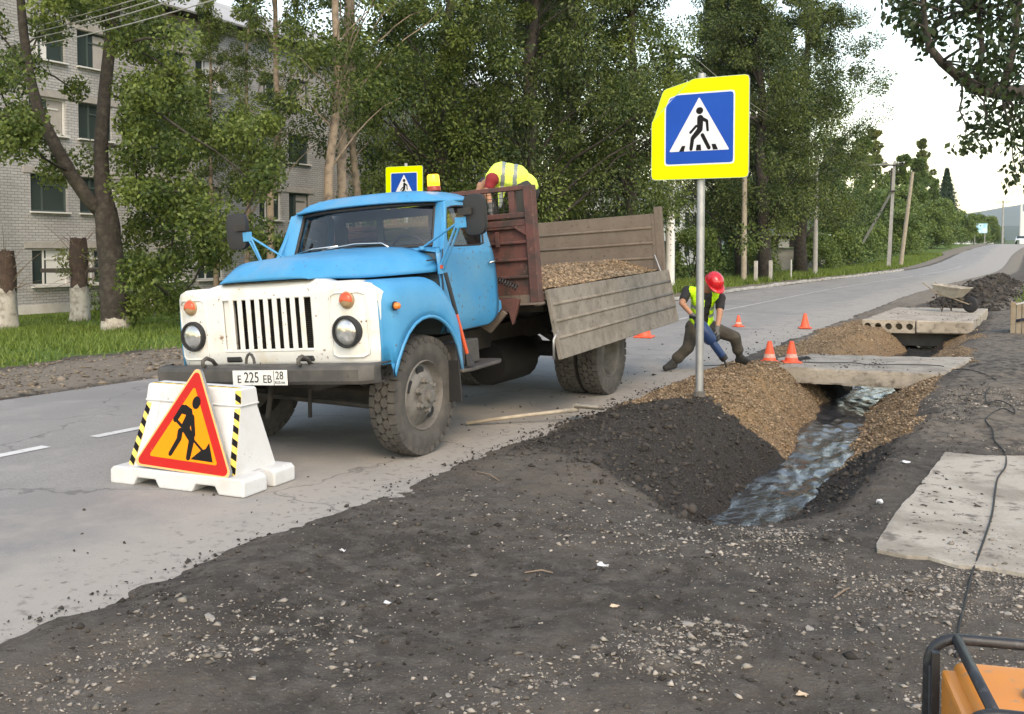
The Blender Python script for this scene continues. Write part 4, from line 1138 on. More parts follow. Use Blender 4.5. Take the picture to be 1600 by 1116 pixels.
for u0, u1, v0, v1, k, R_ in reg:
    for _ in range(k):
        c = lr(rr_.uniform(u0, u1), rr_.uniform(v0, v1), rr_.uniform(9.2, 11.4)); C.append(tuple(c)); Rr.append(R_ * rr_.uniform(.7, 1.25))
for i, c in enumerate(C):
    src = min(tip[1:9] + [Vector((-.2, -.1, 4.2)), lr(1585, 0, 10.2), lr(1520, 20, 10.1)], key=lambda p: (p - Vector(c)).length)
    limb(mb, src, c, .018, .004, i, .1, 4)
mb.build('trunk', M['bark'], rt, smooth=True)
P, tint = clusters_leaves(np.array(C), np.array(Rr) * 1.1, 44, np.random.default_rng(24), .85)
leaf_mesh('crown', P, np.full(len(P), .075), tint, M['leafE'], rt, .6, .62, 25)

# grass blades
def grass(name, n, n0, n1, s0, s1, hgt, seed, keep, label):
    x, y = scatter(n, n0, n1, s0, s1, keep, seed); r = np.random.default_rng(seed + 1); k = len(x)
    x0 = x + off(y)
    P = np.stack([x0, y, hz(x0, y) - .01], -1); h = hgt * r.uniform(.5, 1.4, k) * (1 + .004 * y)
    a = r.uniform(0, 6.28, k); w = .012 * (1 + y * .03)
    d = np.stack([np.cos(a) * w, np.sin(a) * w, np.zeros(k)], -1); t = np.stack([r.normal(0, .4, k) * h, r.normal(0, .4, k) * h, h], -1)
    V = np.stack([P - d, P + d, P + t], 1).reshape(-1, 3)
    T = np.repeat(np.clip(r.normal(.5, .25, k), 0, 1), 3)
    o = np_mesh(name, V, np.arange(k * 3).reshape(-1, 3), M['grass'], attrs={'tint': np.stack([T, T, T, np.ones_like(T)], -1)})
    tag(o, label, 'grass', kind='stuff')
grass('lawn_grass', 150000, -29, -12.0, 7, 32, .11, 61, lambda x, y: np.clip((fbm(x * .9, y * .9, 3, 71) + .12) * 4, .12, 1) * (1 - sm(-13.4, -12.2, x + 1.2 * fbm(x * 1.1, y * 1.1, 3, 21))), 'green grass on the lawn below the brick building')
grass('verge_grass', 60000, -15, -10.8, 32, 130, .22, 62, lambda x, y: (1 - sm(-11.6, -11.0, x)) * (.4 + .6 * (fbm(x, y, 2, 5) > 0)), 'green grass along the far road verge')
grass('bank_grass', 26000, -.7, 5, 25, 70, .16, 63, lambda x, y: sm(-.5, .6, x), 'grass on the right bank beyond the soil heap')

# ------------------------------------------------------------------ hills
def hill(name, s, n0, n1, prof, depth, m, label, seed):
    rows = []
    ns = np.linspace(n0, n1, 90)
    for k in range(14):
        t = k / 13
        rows.append([Vector((x, s + depth * t, max(-2, prof(x) * math.sin(math.pi * min(1, t * 1.0)) ** .9 * (1 + .10 * float(fbm(x * .01, t * 4 + 3, 4, seed)))))) for x in ns])
    o = MB().grid(rows).build(name, m, smooth=True); tag(o, label, kind='structure')
M['hill_green'] = mat('wooded_hillside', (.05, .085, .03), .95, var=(.06, (.085, .12, .04), .4, .65), var2=(.25, (.03, .055, .02), .5, .65), bump=(.12, .8, 6))
M['hill_far'] = mat('distant_wooded_hills', (.05, .075, .055), .95, var=(.01, (.05, .075, .035), .4, .65))
hill('near_hill', 420, -60, 420, lambda x: 27 * math.exp(-((x - 150) / 130) ** 2), 380, M['hill_green'], 'wooded hillside at the right end of the road', 3)
hill('distant_hills', 5200, -2600, 4200, lambda x: 215 + 95 * math.exp(-((x - 700) / 700) ** 2) + 40 * math.sin(x * .003), 1500, M['hill_far'], 'blue distant hills on the horizon', 5)
hill('middle_hills', 2300, -1200, 1400, lambda x: 34 + 22 * math.exp(-((x + 50) / 160) ** 2), 700, M['hill_far'], 'low wooded ridge before the distant hills', 6)

# ------------------------------------------------------------------ utility poles and wires
def gz_(p): return float(hz(p.x, p.y, False))
def pole(name, n, s, h, r, m, label, arm=None, lean=(0, 0), strut=None, square=False, white_to=None, flare=False):
    p = Vector((n, s, 0)); p.z = gz_(p)
    o = empty(name, p); tag(o, label, 'utility pole', 'utility poles along the far side')
    top = Vector((lean[0], lean[1], h))
    MB().cyl((0, 0, -.4), top, r * 1.15, r * .8, 4 if square else 12).build('shaft', m, o, smooth=40)
    if flare: MB().cyl((0, 0, -.1), (0, 0, .32), r * 2.1, r * 1.12, 4).build('base_flare', m, o)
    if arm:
        az, w = arm
        c = top.lerp(Vector((0, 0, 0)), .04)
        MB().box(c + Vector((0, -.12, 0)), (w, .1, .1), Matrix.Rotation(az, 3, 'Z')).build('crossarm', M['dark_metal'], o)
        for k in (-.45, -.2, .2, .45):
            q = c + Matrix.Rotation(az, 3, 'Z') @ Vector((k * w, 0, 0)) + Vector((0, -.12, .05))
            MB().lathe([(.012, 0), (.012, .1), (.05, .11), (.055, .16), (.03, .2), (.001, .21)], q, (0, 0, 1), 8).build('insulator', M['frame_white'], o, smooth=True)
    if strut:
        MB().cyl(strut[0], strut[1], r * .9, r * .75, 4).build('strut', m, o)
        MB().box(Vector(strut[1]), (r * 3, r * 3, .08)).build('clamp', M['dark_metal'], o)
    return o
P1 = pole('utility_pole', -12.85, 37.9, 9.6, .17, M['pole_white'], 'white-painted utility pole behind the near crossing sign', arm=(0.2, 1.6), flare=True)
hm = MB()
for k in range(4): hm.cyl((.085, -.165, 1.35 + k * .22), (.087, -.175, 1.35 + k * .22), .022, n=8)
hm.build('bolt_holes', M['black'], P1)
pole('utility_pole', -11.9, 45.7, 8.0, .12, M['wood_pole'], 'wooden pole between the near crossing sign and the slim grey pole', arm=(.1, 1.2))
pole('utility_pole', -11.2, 59.1, 7.75, .13, M['pole_grey'], 'slim straight grey utility pole right of the near crossing sign', arm=(.1, 1.9))
pole('utility_pole', -10.2, 84, 8.6, .17, M['pole_grey'], 'grey concrete utility pole braced by a slanting strut', arm=(.1, 1.6), lean=(.35, 0), strut=((-3.3, 3.0, .4), (.22, -.1, 6.2)), square=True)
pole('utility_pole', -10.0, 90, 8.1, .17, M['wood_pole'], 'leaning wooden pole right of the braced pole', lean=(.9, 0))
pole('utility_pole', -11.5, 96, 8.9, .12, M['bark'], 'thin dark pole between the braced pole and the leaning pole', arm=(.1, 1.3))
pole('utility_pole', -4.6, 190, 7.6, .16, M['pole_grey'], 'distant pale pole by the road crest', arm=(.1, 2.2))
for k, (n_, s_, h_, lb) in enumerate([(-4.3, 222, 8.2, 'tallest of the distant pale yellow poles near the crest'), (-4.0, 226, 6.8, 'distant pale yellow pole just right of the tallest'), (-2.6, 232, 6.4, 'rightmost distant pale yellow pole')]):
    pole('utility_pole', n_ + 2.2, s_, h_, .28, M['frame_white'], lb)
def wire(a_, b_, sag, r=.012, label='', name='overhead_wire', grp='overhead wires'):
    pts = [Vector(a_).lerp(Vector(b_), t / 14) - Vector((0, 0, sag * 4 * (t / 14) * (1 - t / 14))) for t in range(15)]
    o = MB().tube(pts, r, 5).build(name, M['pole_grey']); tag(o, label, 'wire', grp); return o
for k in range(4):
    wire(at(-60, 66 + 8 * k, 27 - k * .35), at(420, -62 + 10 * k + (k == 3) * 12, 14.5 - k * .4), .18, .011, ('topmost', 'second', 'third', 'lowest')[k] + ' of the pale overhead wires in the upper left corner')
for k, dx in enumerate((-.6, -.25, .3, .65)):
    wire((-12.85 + dx, 37.8, 9.45), (-11.2 + dx, 59, 7.6), .5, .014, 'overhead wire from the white pole to the slim grey pole, ' + ('first', 'second', 'third', 'fourth')[k] + ' from the left')
    wire((-11.2 + dx, 59, 7.6), (-9.9 + dx, 84, 8.5), .6, .016, 'overhead wire from the slim grey pole to the braced pole, ' + ('first', 'second', 'third', 'fourth')[k] + ' from the left')

# ------------------------------------------------------------------ truck
# local axes: X ahead of the truck, Y to its left (the side seen), Z up; origin below the front axle
TY = rad(26.6)
tp = rf(-1.494, 8.136)
truck = empty('dump_truck', (tp.x, tp.y, float(road_z(tp.x, tp.y)) - .004))
fwd = rf(-math.sin(TY), -math.cos(TY)); truck.rotation_euler = (0, 0, math.atan2(fwd.y, fwd.x))
tag(truck, 'light blue dump truck with white front and grey dropped sideboard', 'truck')
PIV = Vector((-1.5, 0, .6))
RB = Matrix.Rotation(rad(1.8), 4, 'Y') @ Matrix.Rotation(rad(3.7), 4, 'X')
BT = Matrix.Translation(PIV) @ RB @ Matrix.Translation(-PIV)        # the sprung body leans to its right and nose-down
def tb(mb, name, m, parent=None, **k):
    """body part; sub-parts inherit the lean from their parent"""
    return mb.build(name, m, parent or truck, mw=(BT if parent is None else None), **k)
V3 = lambda *a_: Vector(a_)

# --- chassis
ch = MB()
for y in (-.42, .42): ch.box((-2.2, y, .72), (5.9, .08, .2))
for x in (.55, -1.2, -2.6, -3.7, -5.0): ch.box((x, 0, .72), (.12, .8, .16))
tb(ch, 'frame', M['dark_metal'])
ax = MB(); ax.cyl((0, -.8, .47), (0, .8, .47), .055, n=10); ax.box((0, 0, .42), (.12, 1.3, .12))
ax.cyl((-3.7, -.8, .48), (-3.7, .8, .48), .09, n=12); ax.lathe([(.001, -.2), (.16, -.16), (.2, 0), (.16, .16), (.001, .2)], (-3.7, 0, .48), (1, 0, 0), 14)
ax.cyl((-.3, 0, .62), (-3.5, 0, .50), .045, n=8)
ax.build('axles', M['dark_metal'], truck, smooth=40)
for y in (-.55, .55):
    MB().tube([(.6, y, .72), (.3, y, .58), (0, y, .54), (-.3, y, .58), (-.62, y, .72)], .035, 6).build('leaf_spring', M['dark_metal'], truck)
    MB().tube([(-3.0, y, .74), (-3.4, y, .60), (-3.7, y, .57), (-4.0, y, .60), (-4.45, y, .74)], .05, 6).build('leaf_spring', M['dark_metal'], truck)
MB().lathe([(.001, 0), (.21, .01), (.23, .05), (.23, .75), (.21, .79), (.001, .8)], (-2.75, .40, .50), (1, 0, 0), 18).build('fuel_tank', M['tank_black'], truck, smooth=40)
MB().box((-1.4, -.7, .66), (.9, .36, .42)).build('battery_box', M['dark_metal'], truck, bevel=.03)
MB().box((.10, 0, .78), (.8, .6, .5)).build('engine', M['dark_metal'], truck, bevel=.05)
st_ = MB()
st_.cyl((.38, -.5, .44), (.38, .8, .42), .022, n=8); st_.cyl((.45, .12, .66), (.42, .1, .30), .016, n=8); st_.cyl((.5, -.2, .66), (.52, -.24, .28), .022, n=8)
st_.build('steering_rods', M['dark_metal'], truck)

# --- wheels: tyre (with moulded tread), rim, nuts
def tyre_mesh(w=.225, Ro=.475, nblk=34):
    mb = MB(); Ri = .275; h = w / 2
    mb.lathe([(Ri, -h * .78), (Ri + .03, -h * .92), (Ri + .09, -h), (Ro - .045, -h * .96), (Ro - .022, -h * .86), (Ro - .020, 0), (Ro - .022, h * .86), (Ro - .045, h * .96), (Ri + .09, h), (Ri + .03, h * .92), (Ri, h * .78)], (0, 0, 0), (0, 1, 0), 56, closed=True)
    for k in range(nblk):
        for r_i, yy in enumerate((-h * .74, -h * .26, h * .26, h * .74)):
            t = 2 * math.pi * (k + (.5 if r_i % 2 else 0)) / nblk
            L = 2 * math.pi * Ro / nblk * .475; wy = w * .121
            edge = abs(r_i - 1.5) > 1
            pts_ = [(-L, 0), (-L * .55, wy), (L * .55, wy), (L, 0), (L * .55, -wy), (-L * .55, -wy)]
            if edge:
                sg = 1 if yy > 0 else -1
                pts_ = [(-L * .9, -sg * wy * .9), (-L * .9, sg * wy * 1.05), (L * .9, sg * wy * 1.05), (L * .9, -sg * wy * .9)]
                if sg < 0: pts_ = pts_[::-1]
            def mp(a_, b_, d_):
                rr = Ro - .03 + d_ - (.010 if edge and abs(yy + b_) > h * .85 else 0)
                an = t + a_ / Ro
                return Vector((math.cos(an) * rr, yy + b_, math.sin(an) * rr))
            mb.prism(pts_, mp, 0, .032)
    # shoulder lugs running down the sidewall edge
    for k in range(nblk):
        for sg in (-1, 1):
            t = 2 * math.pi * (k + (.5 if sg > 0 else 0)) / nblk
            L = 2 * math.pi * Ro / nblk * .30
            def mp(a_, b_, d_):
                an = t + a_ / Ro; rr = Ro - .055 + b_
                return Vector((math.cos(an) * rr, sg * (h * .93 + d_), math.sin(an) * rr))
            mb.prism([(-L, 0), (L, 0), (L, .045), (-L, .045)], mp, 0, .010)
    me = mb.mesh('tyre', smooth=30); me.materials.append(M['tyre']); return me
TYRE = tyre_mesh()
def rim_mesh(front):
    mb = MB(); n = 40
    if front: prof = [(.285, .085), (.272, .10), (.262, .085), (.258, .05), (.245, .035), (.215, .05), (.165, .085), (.135, .095), (.12, .09), (.001, .09)]
    else: prof = [(.285, .085), (.272, .10), (.262, .085), (.255, .02), (.235, -.06), (.20, -.075), (.15, -.03), (.13, -.02), (.001, -.02)]
    mb.lathe(prof, (0, 0, 0), (0, 1, 0), n)
    mb.lathe([(.285, .085), (.285, -.09)], (0, 0, 0), (0, 1, 0), n)
    me = mb.mesh('rim', smooth=40); me.materials.append(M['rim']); return me
RIMF, RIMR = rim_mesh(True), rim_mesh(False)
hubm = MB(); hubm.lathe([(.10, .088), (.098, .125), (.08, .135), (.055, .138), (.05, .165), (.03, .172), (.001, .172)], (0, 0, 0), (0, 1, 0), 18)
HUB = hubm.mesh('hub', smooth=40); HUB.materials.append(M['rim'])
nutm = MB(); nutm.lathe([(.028, 0), (.026, .02), (.02, .024), (.02, .045), (.001, .05)], (0, 0, 0), (0, 1, 0), 6); NUT = nutm.mesh('wheel_nut'); NUT.materials.append(M['rim'])
holem = MB(); holem.prism([(.052 * math.cos(t * math.pi / 8), .036 * math.sin(t * math.pi / 8)) for t in range(16)], lambda a_, b_, d_: Vector((a_, d_, b_)), 0, .004)
HOLE = holem.mesh('rim_hole'); HOLE.materials.append(M['black'])
def wheel(x, y, side, front=True, steer=0, dual_inner=False):
    w_ = empty('wheel'); w_.parent = truck; w_.location = (x, y, .472)
    w_.rotation_euler = (0, random.uniform(0, 6), 0) if False else (0, 0, steer + (0 if side > 0 else math.pi))
    for nm, me in (('tyre', TYRE),) + (() if dual_inner else (('rim', RIMF if front else RIMR),)):
        o = bpy.data.objects.new(nm, me); link(o, w_)
    if front:
        o = bpy.data.objects.new('hub', HUB); link(o, w_)
        for k in range(6):
            t = 2 * math.pi * k / 6 + .4
            o = bpy.data.objects.new('wheel_nut', NUT); link(o, w_); o.location = (math.cos(t) * .118, .088, math.sin(t) * .118)
        for t in (2.45 - math.pi / 2 + .55, 4.0, .45):
            o = bpy.data.objects.new('rim_hole', HOLE); link(o, w_); o.location = (math.cos(t) * .198, .067, math.sin(t) * .198); o.rotation_euler = (0, -t + math.pi / 2, 0)
            o.rotation_euler = (rad(0), -t + math.pi / 2, 0)
    return w_
wheel(0, .805, 1, True, rad(0)); wheel(0, -.805, -1, True, rad(0))
wheel(-3.7, .955, 1, False); wheel(-3.7, .68, 1, False, dual_inner=True)
wheel(-3.7, -.955, -1, False); wheel(-3.7, -.68, -1, False, dual_inner=True)

# --- bumper, plate, hooks
bm_ = MB()
pr = [(-1.06, .80), (-1.04, .86), (-.95, .92), (.95, .92), (1.04, .86), (1.06, .80)]
rows = []
for z_, dx in ((.685, -.03), (.69, .0), (.715, .018), (.795, .018), (.822, 0), (.828, -.03), (.828, -.12)):
    rows.append([V3(x + dx, y, z_) for y, x in pr])
bm_.grid(rows); tb(bm_, 'bumper', M['bumper'], solid=.012, smooth=30)
pl = tb(MB().box((0, 0, 0), (.006, .52, .112)), 'number_plate', M['plate_white'], bevel=.002)
pl.matrix_basis = BT @ Matrix.Translation((.948, .065, .745)) @ Matrix.Rotation(rad(-2), 4, 'Y')
def plate_text(body, size, y, z, sx=1.0):
    me = text_mesh(body, size); me.materials.append(M['ink'])
    o = bpy.data.objects.new('plate_lettering', me); link(o, pl)
    o.matrix_basis = Matrix.Translation((.0042, y, z)) @ Matrix(((0, 0, 1, 0), (1, 0, 0, 0), (0, 1, 0, 0), (0, 0, 0, 1))) @ Matrix.Diagonal((sx, 1, 1, 1))
plate_text('E', .082, -.195, -.012, 1.0); plate_text('225', .112, -.075, 0, .88); plate_text('EB', .082, .075, -.012, 1.0); plate_text('28', .085, .19, .014, .9); plate_text('RUS', .03, .172, -.036)
MB().box((.0035, .137, 0), (.001, .004, .104)).build('plate_divider', M['ink'], pl)
MB().box((.0035, .222, -.036), (.001, .036, .014)).build('plate_flag', M['reflect'], pl)
for y in (-.47, .45):
    hk = MB(); hk.tube([V3(.80, y, .80), V3(.86, y, .87), V3(.92, y, .895), V3(.96, y, .88), V3(.965, y, .845), V3(.94, y, .835)], .016, 8); tb(hk, 'tow_hook', M['bumper'], smooth=True)
for y in (-.36, .34): tb(MB().box((.715, y, .862), (.06, .16, .05)), 'hook_opening_dark', M['black'], bevel=.012)  # black boxes stand in for the dark inside of tow hook openings
el = MB(); el.tube([V3(.94, -.02 + .04 * math.cos(t * math.pi / 6), .85 + .05 * max(0, math.sin(t * math.pi / 6)) * 1.5) for t in range(0, 7)], .012, 6); tb(el, 'crank_bracket', M['bumper'])

# --- white front mask with grille opening
def mask_x(y, z):
    e = abs(y); x = .745
    if e > .78: x -= .10 * ((e - .78) / .20) ** 2
    t = max(0, z - 1.36); x -= 1.6 * t * t * 4
    if z < .90: x -= .25 * (.90 - z) 
    return x
ys = [-.975, -.955, -.90, -.82, -.745, -.67, -.58, -.50, -.44, -.43, -.2, 0, .2, .43, .44, .50, .58, .67, .745, .82, .90, .955, .975]
zs = [.80, .84, .88, .92, .93, 1.0, 1.07, 1.14, 1.21, 1.28, 1.32, 1.34, 1.38, 1.41, 1.435, 1.45]
def mask_pt(y, z):
    # rounded outer corners
    e = abs(y); s_ = 1 if y > 0 else -1
    ztop = 1.455 if e < .46 else 1.455 - .03 * min(1, (e - .46) / .12) - .10 * max(0, (e - .74) / .235) ** 3
    z2 = .80 + (z - .80) * (ztop - .80) / (1.455 - .80)
    # bottom narrows
    y2 = y * (1 - .012 * max(0, (1.0 - z) / .2))
    return V3(mask_x(y2, z2), y2, z2)
rows = [[mask_pt(y, z) for y in ys] for z in zs]
mk = MB(); mk.grid(rows, skip=lambda i, j: ys[j] >= -.4301 and ys[j + 1] <= .4301 and zs[i] >= .9299 and zs[i + 1] <= 1.3201)
# returned flange along outer edge
fl_ = [rows[i][0] for i in range(len(zs))] + rows[-1][1:] + [rows[i][-1] for i in range(len(zs) - 2, -1, -1)]
mk.grid([fl_, [p + V3(-.13, 0, 0) for p in fl_]])
mk_o = tb(mk, 'front_mask', M['white_paint'], smooth=35, solid=.012)
# embossed headlamp surrounds
for s_ in (-1, 1):
    pts = [(.15 * (1 if c > 0 else -1) * min(1, abs(c) * 1.35), .235 * (1 if d > 0 else -1) * min(1, abs(d) * 1.3)) for c, d in ((math.cos(t * math.pi / 12), math.sin(t * math.pi / 12)) for t in range(24))]
    em = MB(); em.tube([V3(mask_x(s_ * .755 + a_, 1.11 + b_) + .002, s_ * .755 + a_, 1.11 + b_ - .01) for a_, b_ in pts], .008, 6, closed=True)
    tb(em, 'pressed_surround', M['white_paint'], smooth=True)
# grille: nine bars and ten slots, dark radiator behind
for k in range(9):
    y = -.43 + .086 * (k + 1)
    tb(MB().box((.742, y, 1.125), (.018, .044, .40)), 'grille_bar', M['white_paint'], bevel=.006)
tb(MB().box((.735, 0, 1.327), (.03, .87, .022)), 'grille_top_rail', M['white_paint'], bevel=.006)
tb(MB().box((.735, 0, .925), (.03, .87, .022)), 'grille_bottom_rail', M['white_paint'], bevel=.006)
rd = MB()
for k in range(26): rd.box((.60, 0, .94 + k * .0152), (.03, .78, .006))
rd.box((.57, 0, 1.125), (.03, .86, .42)); tb(rd, 'radiator', M['dark_metal'])
tb(MB().box((.70, -.40, 1.125), (.05, .07, .38)), 'lit_slot_fill', M['white_paint'])  # white block stands in for the lit look of the end slot
# lamps
for s_, nm in ((1, 'left'), (-1, 'right')):
    c = V3(mask_x(s_ * .745, 1.05) - .005, s_ * .745, 1.05)
    hl = tb(MB().lathe([(.118, -.02), (.120, .03), (.112, .045), (.100, .045), (.098, .02), (.098, -.02)], c, (1, 0, 0), 28), 'headlight', M['black'], smooth=40)
    MB().lathe([(.100, .022), (.09, .034), (.06, .046), (.03, .052), (.001, .054)], c, (1, 0, 0), 28).build('lens', M['lamp_glass'], hl, smooth=True)
    c = V3(mask_x(s_ * .76, 1.28) - .004, s_ * .76, 1.28)
    ts = tb(MB().lathe([(.066, -.01), (.064, .012), (.055, .02), (.001, .02)], c, (1, 0, 0), 20), 'turn_signal', M['lens_tan'], smooth=40)
    mb = MB(); rows = []
    for i in range(6):
        a_ = i / 5 * math.pi / 2
        rows.append([c + V3(.016 + .034 * math.sin(a_), .058 * math.cos(a_) * math.cos(t * math.pi / 10 - .25), .058 * math.cos(a_) * math.sin(t * math.pi / 10 - .25)) for t in range(13)])
    mb.grid(rows); mb.build('signal_lens', M['red_lens'], ts, smooth=True)
    rows = []
    mb = MB()
    for i in range(6):
        a_ = i / 5 * math.pi / 2
        rows.append([c + V3(.016 + .032 * math.sin(a_), .057 * math.cos(a_) * math.cos(-t * math.pi / 10 - .25), .057 * math.cos(a_) * math.sin(-t * math.pi / 10 - .25)) for t in range(9)])
    mb.grid(rows); mb.build('signal_lens', M['lens_tan'], ts, smooth=True)
sl = tb(MB().lathe([(.034, 0), (.034, .012), (.001, .012)], (.55, 1.035, 1.21), (0, 1, 0), 16), 'side_repeater', M['black'])
MB().lathe([(.026, .012), (.024, .04), (.014, .05), (.001, .052)], (.55, 1.035, 1.21), (0, 1, 0), 14).build('lens', M['amber'], sl, smooth=True)

# --- fenders
def arch_low(x):
    if x > .56: return .79
    t = (x - .09) / .48
    return .60 + .49 * math.sqrt(max(0, 1 - t * t))
def fen_top(x):
    if x > .0: return 1.40 + .012 * min(1, (x) / .5)
    return .60 + .80 * math.sqrt(max(0, 1 - (x / -.47) ** 2.6)) if x > -.47 else .6
xs = [.66, .64, .60, .57, .56, .52, .46, .38, .28, .18, .08, 0, -.08, -.16, -.23, -.29, -.34, -.375, -.39]
for s_ in (1, -1):
    rows = []
    for x in xs:
        zt = fen_top(x); zl = arch_low(x) if x > -.389 else .60
        zl = min(zl, zt - .02); R_ = min(.16, (zt - zl) * .6)
        bulge = .940 + .060 * float(sm(.66, .48, x))
        sec = [V3(x, s_ * .42, zt - .005), V3(x, s_ * .60, zt), V3(x, s_ * .78, zt)]
        for k in range(6):
            t = k / 5 * math.pi / 2
            sec.append(V3(x, s_ * (bulge * 1.03 - R_ + R_ * math.sin(t)), zt - R_ + R_ * math.cos(t)))
        for k in (1, 2, 3): sec.append(V3(x, s_ * bulge * (1.03 + .008 * math.sin(k)), zt - R_ + (zl - zt + R_) * k / 3))
        rows.append(sec)
    fd = MB().grid(rows)
    fo = tb(fd, 'fender', M['blue'], smooth=40, solid=.01)
    lip = MB(); lip.tube([r_[-1] + V3(0, s_ * -.004, 0) for r_ in rows[3:]], .016, 6); lip.build('arch_lip', M['blue'], fo, smooth=True)
    inner = MB(); inner.grid([[V3(x, s_ * .38, z_) for x in (.66, .2, -.4)] for z_ in (.75, 1.4)]); inner.build('inner_panel', M['dark_metal'], fo)
    tb(MB().box((-.36, s_ * .87, .52), (.02, .30, .34)), 'mud_flap', M['black'], bevel=.004)
    # running board and box
    rb = MB(); poly = [(-.36, .62), (-.36, 1.05), (-.45, 1.09), (-.95, 1.09), (-1.06, 1.04), (-1.08, .95), (-1.08, .62)]
    rb.prism([(a_, s_ * b_) for a_, b_ in poly], lambda a_, b_, d_: V3(a_, b_, d_), .585, .615); tb(rb, 'running_board', M['bumper'], bevel=.008)
    tb(MB().box((-.60, s_ * .86, .725), (.40, .22, .20)), 'step_box', M['bumper'], bevel=.01)

# --- bonnet
def hood_sec(x):
    t = (.76 - x) / 1.18
    w = .44 + .43 * t
    zb = 1.452 - .030 * min(1, t * 2.5)
    zc = 1.46 + .15 * min(1, max(0, (.775 - x) / .16)) ** .5 + .055 * t
    sec = []
    for k in range(-10, 11):
        q = k / 10; e = abs(q)
        y = w * (math.sin(q * math.pi / 2) if e < 1 else q)
        sh = (1 - abs(y / w) ** 5.0) ** .62
        z = zb + (zc - zb) * sh * (1 - .10 * abs(y / w) ** 2) + .012 * math.exp(-(y / .05) ** 2) * min(1, t * 3)
        sec.append(V3(x - .02 * abs(y / w) ** 2 * (1 - t), y, z))
    return sec
rows = [hood_sec(x) for x in (.775, .77, .755, .73, .69, .62, .5, .35, .2, .05, -.1, -.22, -.34, -.42)]
hd = MB().grid(rows); hood = tb(hd, 'bonnet', M['blue'], smooth=50, solid=.012)
gap = MB().grid([[p + V3(-.01, 0, -.012) for p in (r_[0], r_[-1])] for r_ in rows]); tb(gap, 'bonnet_gap_shade', M['black'])  # black sheet stands in for the shadow along the bonnet edge
vent = MB().box((.1, 0, 0), (.04, .3, .006), None)
tb(MB().box((-.33, .845, 1.52), (.14, .012, .012)), 'bonnet_catch', M['black'])
tb(MB().box((-.30, -.05, 1.672), (.03, .36, .006)), 'scuttle_vent', M['black'])

# --- cab
cabw = .885
low = MB()
rows = []
for z_, x0, x1, w in ((.90, -.42, -1.30, .83), (.96, -.41, -1.36, .865), (1.10, -.40, -1.385, .88), (1.35, -.39, -1.385, .88), (1.55, -.39, -1.36, .865), (1.62, -.42, -1.31, .845)):
    loop = []
    for (cx, cy, a0) in ((x1 + .1, w - .1, 90), (x1 + .1, -w + .1, 180)):
        for k in range(5):
            a_ = rad(a0 + k * 22.5); loop.append(V3(cx + .1 * math.cos(a_), cy + .1 * math.sin(a_), z_))
    rows.append([V3(x0, w, z_)] + loop + [V3(x0, -w, z_)])
low.grid(rows)
tb(low, 'cab_shell', M['blue'], smooth=40, solid=.012)
tb(MB().box((-.87, 0, .93), (.9, 1.66, .03)), 'cab_floor', M['interior'])
tb(MB().grid([[V3(-.43, y, z_) for y in (-.86, 0, .86)] for z_ in (.9, 1.58)]), 'firewall', M['interior'])
def ws(y, t, d=0):
    w = .725 + (.70 - .725) * t; yy = y * w
    xb = -.43 - .13 * abs(y) ** 2.6; xt = -.58 - .12 * abs(y) ** 2.6
    return V3(xb + (xt - xb) * t + d, yy, 1.645 + .365 * t - .015 * abs(y) ** 3 * t)
# scuttle panel below the windscreen
rows = []
for t in (0, .5, 1):
    rows.append([V3((1 - t) * (-.41) + t * (ws(max(-1, min(1, y / .725)), 0).x + .01 - .12 * max(0, abs(y) - .725)), y * (1 - .02 * t), 1.585 + .05 * t * (1 - .5 * max(0, abs(y) - .725) / .14) + .05 * (1 - (abs(y) / .86) ** 4) * (1 - t)) for y in (-.86, -.80, -.725, -.6, -.45, -.25, 0, .25, .45, .6, .725, .80, .86)])
tb(MB().grid(rows), 'scuttle', M['blue'], smooth=True, solid=.01)
# rear upper wall with three openings
rw = MB(); zl, zh = 1.60, 2.02
for y0, y1 in ((-.82, -.68), (-.32, -.26), (.26, .32), (.68, .82)): rw.box((-1.30, (y0 + y1) / 2, (zl + zh) / 2), (.03, y1 - y0, zh - zl))
rw.box((-1.30, 0, 1.655), (.028, 1.64, .11)); rw.box((-1.30, 0, 1.975), (.028, 1.64, .09)); tb(rw, 'cab_rear_wall', M['interior'])
for y0, y1 in ((-.68, -.32), (-.26, .26), (.32, .68)): tb(MB().box((-1.30, (y0 + y1) / 2, 1.82), (.008, y1 - y0, .22)), 'rear_window', M['glass'])
yy_ = [-1 + 2 * k / 20 for k in range(21)]
tb(MB().grid([[ws(y, t) for y in yy_] for t in (0, .25, .5, .75, 1)]), 'windscreen', M['glass'], smooth=True)
sealp = [ws(y, 0, .004) for y in yy_] + [ws(1, t, .004) for t in (.15, .5, .85)] + [ws(y, 1, .004) for y in reversed(yy_)] + [ws(-1, t, .004) for t in (.85, .5, .15)]
tb(MB().tube(sealp, .017, 8, closed=True), 'windscreen_seal', M['black'], smooth=True)
def dy(z_): return cabw + .004 - .075 * max(0, (z_ - 1.55) / .45) ** 1.1 - .03 * max(0, (1.05 - z_) / .15) ** 2
# front pillars
for s_ in (1, -1):
    A = MB(); rows = []
    for t in (-.06, .25, .5, .75, 1.03):
        p = ws(s_, t); q = V3(-.545 - .10 * t, s_ * (dy(p.z) - .008), p.z)
        rows.append([p + V3(.012, s_ * .008, 0), p.lerp(q, .45) + V3(.022, s_ * .012, 0), q + V3(.015, 0, 0), q + V3(-.05, -s_ * .01, 0), p + V3(-.07, s_ * .02, 0)])
    A.grid(rows, wrap=True); tb(A, 'front_pillar', M['blue'], smooth=40)
